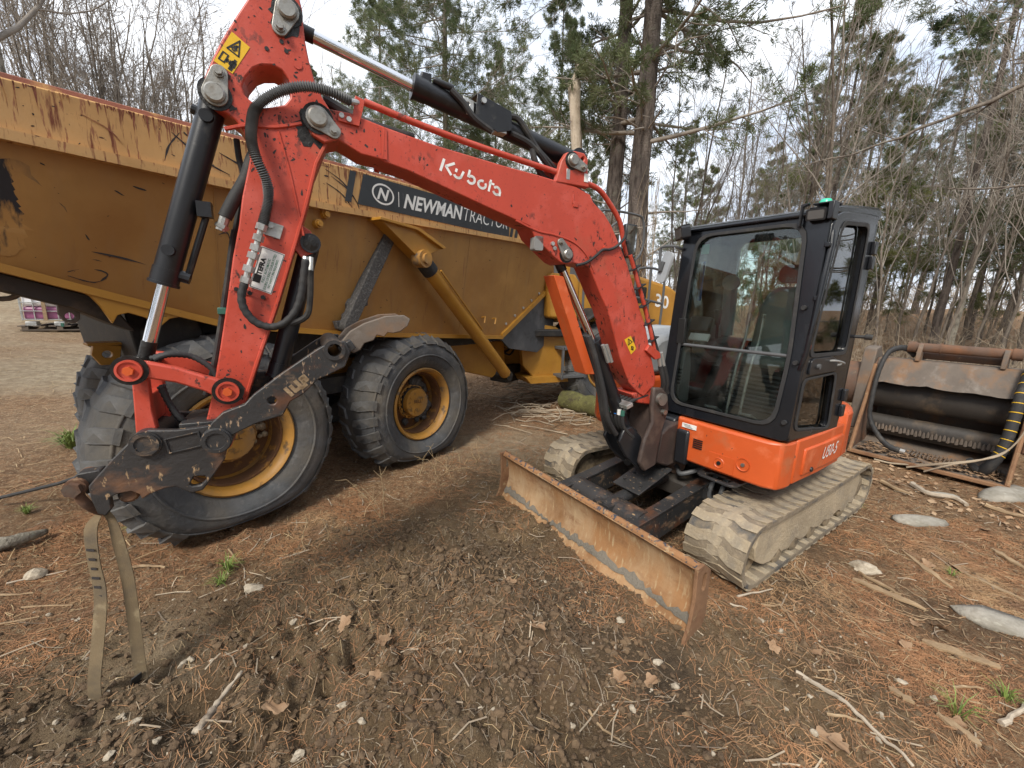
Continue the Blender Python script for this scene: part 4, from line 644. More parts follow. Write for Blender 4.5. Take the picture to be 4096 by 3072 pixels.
mb = MB(); (a, za), (b, zb) = BOT[-2:]; mb.hexa([(a, .20, za + .05), (a, .20, za - .02), (a, .3, za - .02), (a, .3, za + .05)], [(b, .20, zb + .05), (b, .20, zb - .02), (b, .3, zb - .02), (b, .3, zb + .05)]); mb.build('front_flange', 'yellow', TR)
# lugs under the bed, tail hinge
MB().prism([(-1.80, 1.87)] + D['binlug'] + [(-1.2, 1.66)], .20, .24).build('hinge_plate', 'yellow', TR, .004)
mb = MB(); mb.prism([(-2.9, 2.2), (-1.95, 1.88), (-1.55, 1.75), (-1.45, 1.55), (-1.55, 1.60), (-1.72, 1.70), (-1.95, 1.78), (-2.3, 1.85), (-2.9, 2.0)], .32, .62); mb.build('tail_guard', 'belly', TR, .01)
mb = MB(); mb.prism([(-1.755, 1.75), (-1.665, 1.72), (-1.675, 1.63), (-1.70, 1.605), (-1.74, 1.615), (-1.76, 1.66)], .40, .44, [circ(-1.715, 1.648, .022)]); mb.build('lifting_eye', 'rustyd', TR, .003)
mb = MB(); mb.tube([(-1.95 + .07 * math.cos(g_), .5, 1.79 + .05 * math.sin(g_)) for g_ in np.linspace(math.pi, 2 * math.pi, 9)], .014, 6); mb.build('tow_hook', 'rustyd', TR)
mb = MB(); mb.prism([(-1.56, 1.427), (-1.412, 1.413), (-1.437, 1.277), (-1.536, 1.279), (-1.575, 1.356)], .88, .93, [circ(-1.495, 1.354, .028, 14)]); mb.box((-1.49, .93, 1.43), (.2, .14, .02)); mb.build('frame_lug', 'yellow', TR, .004)
mb = MB(); mb.prism([(-1.45, 1.72), (-.9, 1.58), (-.5, 1.5), (2.3, 1.36), (2.3, 1.22), (-1.0, 1.25), (-1.4, 1.30)], .55, 2.15); mb.lathe([(.16, -.1), (.16, .5)], (-1.22, .5, 1.52), (0, 1, 0), 20); mb.build('tipping_hinge', 'dark', TR, .01)
mb = MB(); mb.box((1.15, 1.35, .98), (4.2, 1.0, .36)); mb.prism([(1.75, 1.25), (3.2, 1.2), (3.25, .80), (2.9, .62), (2.3, .78), (1.8, .9)], .72, .80); mb.build('rear_frame', 'yellow', TR, .012)
mb = MB(); mb.tube([(0.85, .3, .68), (.85, 2.4, .68)], .17, 14); mb.tube([(-1.05, .3, .72), (-1.05, 2.4, .72)], .17, 14); mb.box((-.1, .62, .95), (1.9, .18, .16)); mb.build('axle', 'dark', TR)
# caked brace, scuffs, scratches
def yside(s_, z): t = (at_s(RIB, s_) - z) / (at_s(RIB, s_) - at_s(BOT, s_)); return .07 + .18 * t
g = np.random.default_rng(4)
pa, pb = Vector((-.10, 1.52)), Vector((.40, 2.40)); dn = (pb - pa).normalized(); pr = Vector((-dn.y, dn.x)); L_ = []; Rr = []
for t in np.linspace(0, 1, 22): L_.append(pa.lerp(pb, t) + pr * (.05 + .022 * g.normal())); Rr.append(pa.lerp(pb, t) - pr * (.06 + .025 * g.normal() + .05 * t))
pts = L_ + Rr[::-1]; mb = MB(); mb.slab([(p.x, p.y) for p in pts], [], (0, .16, 0), (1, 0, 0), (0, 0, 1), (0, .06, 0)); mb.slab([(p.x, p.y) for p in capsule(pa.lerp(pb, .05), pb, .05, .06) for p in [Vector(p)]], [], (0, .07, 0), (1, 0, 0), (0, 0, 1), (0, .1, 0)); mb.build('caked_brace', 'concrete', TR, .006)
def patch(cx, cz, w, h, seed, name, mat, tilt=0., off=.004, n=40, rail=False):
    g = np.random.default_rng(seed); o = []
    for k in range(n):
        a = 2 * math.pi * k / n; r = 1 + .16 * math.sin(3 * a + seed) + .12 * math.sin(7 * a + 2 * seed) + .05 * g.normal(); x = w * math.cos(a) * r; z = h * math.sin(a) * r; o.append((cx + x + tilt * z, cz + z))
    y = lambda s_, z: (.05 if rail else yside(s_, z)) - off
    tri = tessellate_polygon([[Vector((p[0], p[1], 0)) for p in o]]); MB().add([(p[0], y(*p), p[1]) for p in o], [tuple(t) for t in tri]).build(name, mat, TR, sharp=0, fix=False)
patch(-2.02, 2.2, .26, .27, 1, 'scuff_mark', 'scuffsoft', n=60)
def scratch(pts, wd, name='scratch_mark', rail=True, mat='scuff'):
    mb = MB(); P = smooth([(p[0], 0, p[1]) for p in pts], 5); vs = []
    for i, p in enumerate(P):
        t = (P[min(i + 1, len(P) - 1)] - P[max(i - 1, 0)]).normalized(); nrm = Vector((-t.z, 0, t.x)); w_ = wd * (.25 + .75 * math.sin(math.pi * i / (len(P) - 1))) * g.uniform(.6, 1.3); y = (.05 if rail else yside(p.x, p.z)) - .003
        vs += [(p.x + nrm.x * w_, y, p.z + nrm.z * w_), (p.x - nrm.x * w_, y, p.z - nrm.z * w_)]
    mb.add(vs, [(2 * i, 2 * i + 1, 2 * i + 3, 2 * i + 2) for i in range(len(P) - 1)]).build(name, mat, TR, sharp=0, fix=False)
for pts, wd in [([(-1.22, 2.74), (-1.14, 2.68), (-1.05, 2.62), (-.93, 2.58)], .006), ([(-1.18, 2.75), (-1.24, 2.66), (-1.27, 2.57)], .005), ([(-.98, 2.70), (-.86, 2.66), (-.72, 2.62)], .006), ([(-.70, 2.78), (-.6, 2.72), (-.52, 2.60)], .005), ([(-.86, 2.60), (-.74, 2.63), (-.62, 2.70)], .004), ([(-.25, 2.80), (-.1, 2.74), (.02, 2.62), (.05, 2.55)], .006), ([(-.2, 2.76), (-.05, 2.69), (.05, 2.58)], .005), ([(-.25, 2.70), (-.12, 2.65), (-.02, 2.56)], .005), ([(-1.6, 2.70), (-1.5, 2.66), (-1.45, 2.6)], .004), ([(-.52, 2.68), (-.42, 2.66), (-.36, 2.6)], .005)]: scratch(pts, wd, mat='binrust' if wd < .005 else 'scuff')
for pts, wd in [([(-1.62, 2.02), (-1.5, 2.0), (-1.38, 1.97)], .005), ([(-1.72, 1.90), (-1.64, 1.93), (-1.56, 1.90), (-1.62, 1.85), (-1.72, 1.88)], .005), ([(-1.42, 2.40), (-1.36, 2.39)], .006), ([(-1.16, 2.36), (-1.1, 2.35)], .005), ([(-1.34, 2.20), (-1.30, 2.21), (-1.28, 2.17)], .004), ([(-1.0, 2.2), (-.95, 2.22), (-.93, 2.17)], .004), ([(-1.5, 2.36), (-1.45, 2.34)], .007), ([(-.8, 2.40), (-.75, 2.39)], .005), ([(-1.75, 2.05), (-1.68, 2.0), (-1.58, 1.97)], .004)]: scratch(pts, wd, rail=False)
for (s_, z) in D['bolts']:
    MB().lathe([(.035, 0), (.035, -.05), (.022, -.05), (.022, -.07)], (s_, .10, z), (0, 1, 0), 14).build('boss_bolt', 'yellow', TR)
for s_, z in ((1.95, 1.62), (2.18, 1.60)): MB().tube([(s_, .20, z), (s_, .14, z + .01), (s_ - .02, .14, z - .07)], .012, 6).build('hose_hook', 'yellow', TR)
# decal band with the lettering
yd = .0455
MB().slab([(.10, 2.855), (2.29, 2.925), (2.29, 2.655), (.03, 2.60)], [], (0, yd, 0), (1, 0, 0), (0, 0, 1), (0, -.0015, 0)).build('decal_band', 'stickerblk', TR)
for a in (-.03, 2.36, 2.47): MB().slab([(a + .0, 2.85 + .02 * a), (a + .06, 2.852 + .02 * a), (a + .0, 2.602 + .02 * a), (a - .06, 2.60 + .02 * a)], [], (0, yd, 0), (1, 0, 0), (0, 0, 1), (0, -.0015, 0)).build('decal_stripe', 'stickerblk', TR)
yt = yd - .003
text('NEWMAN', (.53, yt, 2.665), (1.345, yt, 2.705), (1.375, yt, 2.85), (.57, yt, 2.80), 'white', TR, bold=.028); text('TRACTOR', (1.37, yt, 2.707), (2.24, yt, 2.748), (2.27, yt, 2.885), (1.40, yt, 2.851), 'white', TR, bold=-.006)
mb = MB(); cx, cz = .30, 2.735; ro = [(cx + .115 * math.cos(t) * 1.05, cz + .088 * math.sin(t)) for t in np.linspace(0, 2 * math.pi, 33)[:-1]]; ri = [(cx + .100 * math.cos(t) * 1.05, cz + .073 * math.sin(t)) for t in np.linspace(0, 2 * math.pi, 33)[:-1]]
mb.slab(ro, [ri], (0, yd - .002, 0), (1, 0, 0), (0, 0, 1), (0, -.001, 0)); quadmap(mb, *text_mesh('N', .03, .15), (cx - .07, yt, cz - .05), (cx + .05, yt, cz - .05), (cx + .07, yt, cz + .05), (cx - .05, yt, cz + .05)); mb.box((.475, yt, 2.73), (.007, .001, .13)); mb.build('emblem', 'white', TR)
# hoist
pa, pb = Vector((.66, -.03, 2.233)), Vector((2.43, .10, .79))
mb = MB(); mb.slab(D['tribrk'], [], (0, -.06, 0), (1, 0, 0), (0, 0, 1), (0, .14, 0)); mb.slab([(.15, 2.51), (.60, 2.49), (.97, 2.355), (.93, 2.335), (.58, 2.465), (.15, 2.485)], [], (0, -.10, 0), (1, 0, 0), (0, 0, 1), (0, .2, 0)); mb.build('hoist_bracket', 'yellow', TR, .004)
mb = MB(); mb.lathe([(.085, 0), (.085, .12)], pa + Vector((0, -.09, -.02)), (0, 1, 0), 20); mb.lathe([(.05, -.01), (.05, .1)], pa + Vector((0, -.11, -.02)), (0, 1, 0), 16); mb.build('hoist_pin', 'rim', TR)
mb = MB(); mb.tube([pa.lerp(pb, .02), pa.lerp(pb, .09)], .085, 16); mb.build('hoist_boot', 'rubber', TR)
mb = MB(); mb.tube([pa.lerp(pb, .075), pa.lerp(pb, .97)], .078, 20); mb.tube([pa.lerp(pb, .93), pa.lerp(pb, 1)], .05, 12); mb.tube([pa.lerp(pb, .1) + Vector((.05, -.08, .03)), pa.lerp(pb, .3) + Vector((.05, -.08, .03)), pa.lerp(pb, .55) + Vector((.05, -.06, .05))], .012, 6); mb.build('hoist_cylinder', 'yellow', TR)
mb = MB(); mb.lathe([(.07, -.05), (.07, .16)], pb, (0, 1, 0), 16); mb.build('hoist_foot_pin', 'dark', TR)
MB().slab(D['mudplate'], [], (0, .28, 0), (1, 0, 0), (0, 0, 1), (0, -.03, 0)).build('rock_guard', 'guardgrey', TR, .004)
for t in np.linspace(.05, .95, 6): MB().lathe([(.02, 0), (.02, -.03)], (2.48 + (3.72 - 2.48) * t, .25, 1.49 + (2.13 - 1.49) * t), (0, 1, 0), 8).build('guard_bolt', 'galv', TR)
# wheels
def tyre_prof(rad, wd): h = wd / 2; return [(.40, -h + .10), (.44, -h + .05), (.52, -h + .012), (.62, -h), (.70, -h + .03), (rad - .045, -h + .075), (rad - .005, -h + .12), (rad, -h + .2), (rad, h - .2), (rad - .005, h - .12), (rad - .045, h - .075), (.70, h - .03), (.62, h), (.52, h - .012), (.44, h - .05), (.40, h - .10)]
def squat(vs, cz, flo):
    o = []
    for x, y, z in vs:
        lim = flo; zz = z
        if z < lim + .28:
            t = max(0, (lim + .28 - z)); zz = lim + .28 - .28 * math.tanh(t / .28) if t > 0 else z; y += (y) * .10 * min(1, t / .35)
        o.append((x, y, zz))
    return o
def lugmesh(side):
    mb = MB(); h = .012; pts = [(-.055, .02), (.045, .05), (.075, .17), (.095, .30), (-.02, .30), (-.05, .17)]
    vs = []
    for zz, k in ((-.02, 1), (h, .86)):
        cx = sum(p[0] for p in pts) / 6; cy = sum(p[1] for p in pts) / 6
        for x, y in pts: yy = cy + (y - cy) * k; vs.append((cx + (x - cx) * k, side * yy, zz - (.085 if yy > .27 else .012 if yy > .2 else 0)))
    mb.add(vs, [(0, 1, 2, 3, 4, 5), (11, 10, 9, 8, 7, 6)] + [(i, (i + 1) % 6, 6 + (i + 1) % 6, 6 + i) for i in range(6)]); return mb.mesh('tread_lug', 'tyre', 30)
LUG = [lugmesh(-1), lugmesh(1)]
def wheel(parent, x, y, z, floor, rad=.80, rot=0., hub=True, lugs=26, M4=None, cap=True, text_=False):
    W = empty('wheel', parent=parent); base = Matrix.Translation((x, y, z)) if M4 is None else M4 @ Matrix.Translation((x, y, z)); W.matrix_local = base; wd = .60
    mb = MB(); n = 72; prof = tyre_prof(rad - .02, wd); vs = []
    for r, h in prof:
        for k in range(n): a = 2 * math.pi * k / n; vs.append((r * math.cos(a), h, r * math.sin(a)))
    vs = squat(vs, 0, floor - z); m = len(prof); mb.add(vs, [(i * n + k, i * n + (k + 1) % n, (i + 1) * n + (k + 1) % n, (i + 1) * n + k) for i in range(m - 1) for k in range(n)]); mb.build('tyre', 'tyre', W, sharp=60)
    mb = MB()
    for r in (.56, .70): mb.add(squat([((r + dr) * math.cos(2 * math.pi * k / n), -wd / 2 + hh + (.03 if r > .6 else .006), (r + dr) * math.sin(2 * math.pi * k / n)) for dr, hh in ((-.012, .004), (-.006, -.008), (.006, -.008), (.012, .004)) for k in range(n)], 0, floor - z), [(i * n + k, i * n + (k + 1) % n, (i + 1) * n + (k + 1) % n, (i + 1) * n + k) for i in range(3) for k in range(n)])
    mb.build('sidewall_rib', 'tyre', W, sharp=0)
    for k in range(lugs):
        for s_ in (0, 1):
            a = rot + 2 * math.pi * (k + .5 * s_) / lugs; rr = rad - .012
            if rr * math.sin(a) + z < floor + .03: continue
            jx = 1 + .14 * math.sin(k * 12.9 + s_ * 3.1); link('tread_lug', LUG[s_], W, Matrix.Rotation(-a + math.pi / 2 + .02 * math.sin(k * 7.7), 4, 'Y') @ Matrix.Translation((0, 0, rr - .005 + .005 * math.sin(k * 4.3 + s_))) @ Matrix.Diagonal((jx, 1, 1, 1)))
    if not hub: return W
    MB().lathe([(.40, -.20), (.415, -.235), (.40, -.25), (.375, -.23), (.36, -.19), (.345, -.06), (.33, .05), (.30, .05), (.30, .08), (.345, .08), (.40, .0)], (0, 0, 0), (0, 1, 0), 48, close=True).build('rim', 'rim', W)
    MB().lathe([(.352, -.16), (.350, -.02), (.336, -.02), (.340, -.16)], (0, 0, 0), (0, 1, 0), 40, close=True).build('rim_band', 'rimdark', W)
    MB().lathe([(.335, .03), (.22, .0), (.20, -.02), (.0, -.02), (0, .06), (.335, .06)], (0, 0, 0), (0, 1, 0), 40).build('wheel_disc', 'rimdark', W)
    if cap:
        hb = MB().lathe([(.20, .0), (.20, -.05), (.165, -.06), (.165, -.12), (.155, -.135), (0, -.135)], (0, 0, 0), (0, 1, 0), 36).build('hub', 'rim', W)
        for k in range(20): a = 2 * math.pi * k / 20; MB().lathe([(.013, 0), (.013, -.022)], (.183 * math.cos(a), -.05, .183 * math.sin(a)), (0, 1, 0), 6).build('hub_bolt', 'rim', W)
        for k in range(3): a = 2 * math.pi * k / 3 + .3; MB().lathe([(.026, 0), (.026, -.006)], (.105 * math.cos(a), -.134, .105 * math.sin(a)), (0, 1, 0), 14).build('drain_plug', 'rim', W)
        text('BELL', (-.055, -.1385, .0), (.06, -.1385, -.008), (.06, -.1385, .03), (-.055, -.1385, .038), 'rimdark', W, bold=.02)
    if text_:
        mb = MB()
        for i, ch in enumerate('MICHELIN'):
            a0 = R(-52 - i * 8.5); tvs, tfs = text_mesh(ch, .01); hw = .028 if ch != 'I' else .009
            def pt(u, v, a0=a0, hw=hw): r = .475 + .07 * v; a = a0 - (u - .5) * 2 * hw / .51; return Vector((r * math.cos(a), -.3, r * math.sin(a)))
            pp = [pt(u, v) for u, v in tvs]; mb.add([(p.x, -.300 + (.62 - math.hypot(p.x, p.z)) * .45 * (math.hypot(p.x, p.z) < .62) - .012, p.z) for p in pp], tfs)
        mb.build('lettering', 'guardgrey', W, sharp=0, fix=False)
    return W
W1 = wheel(TR, .86, .38, .665, .02, rot=.1, text_=True); W2 = wheel(TR, -1.00, .38, .72, .06, rot=.2)
wheel(TR, .86, 2.32, .68, .02, rot=.1, hub=False); wheel(TR, -.72, 2.2, .72, .05, rot=.3, hub=False)
# caked dirt in the middle wheel
g = np.random.default_rng(8); mb = MB()
for k in range(26):
    a = g.uniform(-2.2, 1.9); r = g.uniform(.17, .31); s_ = g.uniform(.03, .08); mb.add([(r * math.cos(a) + p[0] * s_ * (1 + .25 * g.normal()), -.02 + p[1] * s_ * .8, r * math.sin(a) + p[2] * s_ * (1 + .25 * g.normal())) for p in _iv], _if.tolist())
mb.build('caked_dirt', 'concrete', W1, sharp=0)['kind'] = 'stuff'
mb = MB()
for k in range(16):
    a = g.uniform(-.6, 2.4); r = g.uniform(.20, .27); s_ = g.uniform(.02, .05); mb.add([(r * math.cos(a) + p[0] * s_, -.03 + p[1] * s_, r * math.sin(a) + p[2] * s_) for p in _iv], _if.tolist())
mb.build('caked_dirt', 'mudunder', W2, sharp=0)['kind'] = 'stuff'
# articulation joint
mb = MB(); mb.box((3.45, 1.35, .85), (.7, .7, .5)); mb.lathe([(.16, -.35), (.16, .35)], (3.8, 1.35, .9), (0, 0, 1), 16); mb.box((3.6, .9, .62), (.6, .35, .3)); mb.box((3.9, 1.0, 1.25), (.5, .6, .3)); mb.build('articulation_joint', 'dark', TR, .02)
for k in range(5): mb = MB(); mb.tube(smooth([(3.1, .85 + .1 * k, 1.15 - .05 * k), (3.4, .75 + .08 * k, .95 + .05 * k), (3.7, .8 + .07 * k, 1.1), (4.1, .85 + .1 * k, 1.25 - .04 * k)], 5), .018, 7); mb.build('joint_hose', 'rubber', TR)
# front unit, steered towards the excavator
F4 = Matrix.Translation((3.9, 1.35, 0)) @ Matrix.Rotation(R(-30), 4, 'Z')
mb = MB(F4); mb.prism([(-.2, 1.35), (.3, 1.45), (1.0, 1.3), (1.0, .75), (.2, .6), (-.15, .7)], -.62, -.5); mb.prism([(-.2, 1.35), (.3, 1.45), (4.0, 1.2), (4.0, .75), (.2, .6), (-.15, .7)], .45, .55); mb.box((2.2, 0, 1.0), (3.6, 1.0, .4)); mb.build('front_frame', 'yellow', TR, .01)
mb = MB(F4); mb.prism([(.30, 2.25), (.36, 2.32), (.85, 2.32), (.95, 2.2), (.95, 1.55), (.35, 1.6)], -1.2, -.35); mb.build('cowl', 'yellow', TR, .06)
mb = MB(F4); mb.prism([(-.1, 1.42), (.15, 1.5), (.6, 1.45), (1.0, 1.2), (1.0, .62), (.25, .55), (.0, .8)], -1.05, -.95); mb.prism([(.0, .62), (1.0, .60), (1.0, .5), (.1, .5)], -1.15, -.5); mb.build('step_frame', 'yellow', TR, .01)
mb = MB(F4); mb.box((.45, -.8, 1.35), (.8, .8, .12)); mb.box((.3, -.6, 1.7), (.4, .3, .6)); mb.box((.1, -.2, 2.0), (.3, .9, .9)); mb.build('engine_bay', 'dark', TR, .02)
mb = MB(F4); mb.prism([(.3, 1.5), (.3, 3.2), (.5, 3.38), (1.7, 3.38), (1.95, 3.2), (2.1, 2.2), (2.1, 1.5)], -.55, .95); mb.build('cab_body', 'yellow', TR, .03)
for xs in ((.42, 1.05), (1.15, 1.85)): MB(F4).prism(rrect(xs[0], xs[1], 2.25, 3.15, .06), -.556, -.552).build('cab_window', 'lens', TR)
mb = MB(F4); mb.prism([(2.05, 1.45), (2.05, 2.35), (2.3, 2.42), (3.2, 2.25), (3.85, 1.95), (4.05, 1.5), (4.05, 1.2), (2.05, 1.2)], -1.0, 1.0); mb.build('hood', 'yellow', TR, .06)
MB(F4).prism(rrect(2.15, 2.6, 1.9, 2.2, .03), -1.006, -1.0).build('hood_vent', 'dark', TR)
text('30', F4 @ Vector((2.85, -1.004, 1.85)), F4 @ Vector((3.2, -1.004, 1.80)), F4 @ Vector((3.2, -1.004, 2.05)), F4 @ Vector((2.85, -1.004, 2.1)), 'cleanwhite', TR, bold=.02)
wheel(TR, 1.6, -1.0, .74, .02, M4=F4, hub=True, lugs=24, cap=False)
mb = MB(F4); fo = [(1.6 + .98 * math.cos(t), .80 + .98 * math.sin(t)) for t in np.linspace(R(150), R(25), 12)]; fi = [(1.6 + .94 * math.cos(t), .80 + .94 * math.sin(t)) for t in np.linspace(R(25), R(150), 12)]; mb.prism(fo + fi, -1.35, -.62); mb.build('front_fender', 'rubber', TR, .01)
for pth in ([(.95, -1.3, 1.75), (.95, -1.3, 2.72), (1.05, -1.3, 2.82), (1.55, -1.3, 2.80), (1.75, -1.3, 2.68), (1.78, -1.3, 1.75)], [(1.28, -1.3, 2.80), (1.28, -1.3, 1.75)], [(.95, -1.3, 2.3), (1.45, -1.3, 2.3), (1.78, -1.3, 2.02)], [(2.05, -1.3, 1.5), (2.05, -1.3, 2.35), (2.15, -1.3, 2.5), (2.55, -1.3, 2.5), (2.72, -1.3, 2.35), (2.72, -1.3, 1.5)], [(2.38, -1.3, 2.5), (2.38, -1.3, 1.5)], [(2.05, -1.3, 2.0), (2.72, -1.3, 1.9)]):
    mb = MB(F4); mb.tube(smooth(pth, 4) if len(pth) > 4 else pth, .022, 8); mb.build('handrail', 'plastic', TR)
mb = MB(F4); mb.tube(smooth([(.95, -.9, 2.95), (1.1, -1.25, 3.32), (1.9, -1.3, 3.36), (2.1, -1.3, 3.25), (2.12, -1.3, 2.8), (1.9, -1.3, 2.55)], 4), .02, 8); mb.tube(smooth([(.95, -.9, 2.9), (1.2, -1.2, 2.95), (1.6, -1.3, 3.25)], 4), .018, 8); mb.build('mirror_arm', 'plastic', TR)
mb = MB(F4); mb.box((1.82, -1.3, 2.92), (.26, .1, .55)); mb.build('mirror_housing', 'black', TR, .03); MB(F4).box((1.82, -1.354, 2.92), (.21, .004, .49)).build('mirror_glass', 'mirror', TR)
mb = MB(F4); mb.box((.85, -1.15, 1.10), (.5, .35, .05)); mb.box((.85, -1.15, .62), (.5, .35, .05)); mb.box((.62, -1.3, .85), (.03, .05, .55)); mb.box((1.08, -1.3, .85), (.03, .05, .55)); mb.build('access_step', 'plastic', TR, .006)

# rust drips running down from the lip of the rail, chips in the side paint
g = np.random.default_rng(21); vs = []; fs = []
for k in range(230):
    s_ = -1.95 + 2.1 * g.random() if k < 170 else .0 + 3.0 * g.random(); zt = at_s(TOP, s_) - .005; L_ = .02 + .16 * g.random() ** 3; w_ = .0015 + .0035 * g.random(); o = len(vs); dx = g.normal(0, .006)
    vs += [(s_ - w_, .0475, zt), (s_ + w_, .0475, zt), (s_ + w_ * .6 + dx, .0475, zt - L_ * .6), (s_ + dx, .0475, zt - L_), (s_ - w_ * .6 + dx, .0475, zt - L_ * .6)]; fs.append((o, o + 1, o + 2, o + 3, o + 4))
MB().add(vs, fs).build('rust_drips', 'binrust', TR, sharp=0, fix=False)['kind'] = 'stuff'
vs = []; fs = []
for k in range(150):
    rail = k % 2 == 0; s_ = -1.95 + 4.0 * g.random() ** 1.4
    z = at_s(RIB, s_) + (.03 + .22 * g.random()) if rail else at_s(BOT, s_) + .05 + (at_s(RIB, s_) - at_s(BOT, s_) - .1) * g.random(); y = .047 if rail else yside(s_, z) - .003; r = .0012 + .0045 * g.random() ** 2; a0 = g.normal(-.3, .7); el = g.uniform(1, 4.5); o = len(vs)
    for j in range(6): a = 2 * math.pi * j / 6; rr = r * g.uniform(.6, 1.3); x_, z_ = rr * math.cos(a) * el, rr * math.sin(a); xx = s_ + x_ * math.cos(a0) - z_ * math.sin(a0); zz = z + x_ * math.sin(a0) + z_ * math.cos(a0); vs.append((xx, y if rail else yside(xx, zz) - .003, zz))
    fs.append(tuple(range(o, o + 6)))
MB().add(vs, fs).build('paint_chips', 'scuff', TR, sharp=0, fix=False)['kind'] = 'stuff'
mb = MB(); mb.tube([(-1.02, yside(-1.02, 2.48) - .001, 2.48), (-1.0, yside(-1.0, 1.62) - .001, 1.62)], .004, 6); mb.build('weld_seam', 'binside', TR)
mb = MB(); mb.tube([(1.55, yside(1.55, 2.55) - .001, 2.55), (1.55, yside(1.55, 1.42) - .001, 1.42)], .004, 6); mb.build('weld_seam', 'binside', TR)
# ------------------------------------------------------------------ mini excavator
EX = empty('mini_excavator', (1.922, 3.727, 0), -2.5376); tag(EX, 'orange-red mini excavator with black glazed cab, muddy rubber tracks and rusty dozer blade', 'excavator')
B4 = Matrix.Translation((1.0, .08, 0)) @ Matrix.Rotation(R(-7), 4, 'Z')
# --- undercarriage
TRL = [('outer', 1), ('inner', -1)]
def track_path(n_arc=14):
    xf, xr, zc, r = 1.0, -.985, .248, .222; P = []
    for k in range(n_arc + 1): a = math.pi / 2 - math.pi * k / n_arc; P.append((xf + r * math.cos(a), zc + r * math.sin(a), a))
    for k in range(1, 20): P.append((xf + (xr - xf) * k / 20, zc - r, -math.pi / 2))
    for k in range(n_arc + 1): a = -math.pi / 2 - math.pi * k / n_arc; P.append((xr + r * math.cos(a), zc + r * math.sin(a), a))
    for k in range(1, 20): t = k / 20; P.append((xr + (xf - xr) * t, zc + r - .02 * math.sin(math.pi * t), math.pi / 2))
    return P
TPTH = track_path(); TL_ = [0]
for (a, b, _), (c, d, _) in zip(TPTH, TPTH[1:] + TPTH[:1]): TL_.append(TL_[-1] + math.hypot(c - a, d - b))
def on_track(s):
    s %= TL_[-1]
    for i in range(len(TPTH)):
        if TL_[i + 1] >= s:
            t = (s - TL_[i]) / (TL_[i + 1] - TL_[i]); p = TPTH[i]; q = TPTH[(i + 1) % len(TPTH)]; x = p[0] + (q[0] - p[0]) * t; z = p[1] + (q[1] - p[1]) * t; return x, z, math.atan2(q[1] - p[1], q[0] - p[0])
def track_lug(side, seed):
    g = np.random.default_rng(seed); o = [(-.036, -.03), (.026, -.042), (.054, .05), (.026, .12), (.026, .200), (-.046, .200), (-.048, .11), (-.016, .045)]; n = len(o); cx, cy = -.0, .085; vs = []
    for h, k in ((-.004, 1.04), (.034, .86), (.044, .66)):
        for x, y in o: vs.append((cx + (x - cx) * k + g.normal(0, .0015), side * (cy + (y - cy) * (k * .25 + .75)), h + g.normal(0, .0012) - (.010 if y > .19 else 0)))
    return MB().add(vs, [tuple(range(n))[::-1], tuple(2 * n + i for i in range(n))] + [(l * n + i, l * n + (i + 1) % n, l * n + n + (i + 1) % n, l * n + n + i) for l in range(2) for i in range(n)]).mesh('track_lug', 'mudtrack', 30)
TLUG = {s: [track_lug(s, 3 + k) for k in range(4)] for s in (-1, 1)}
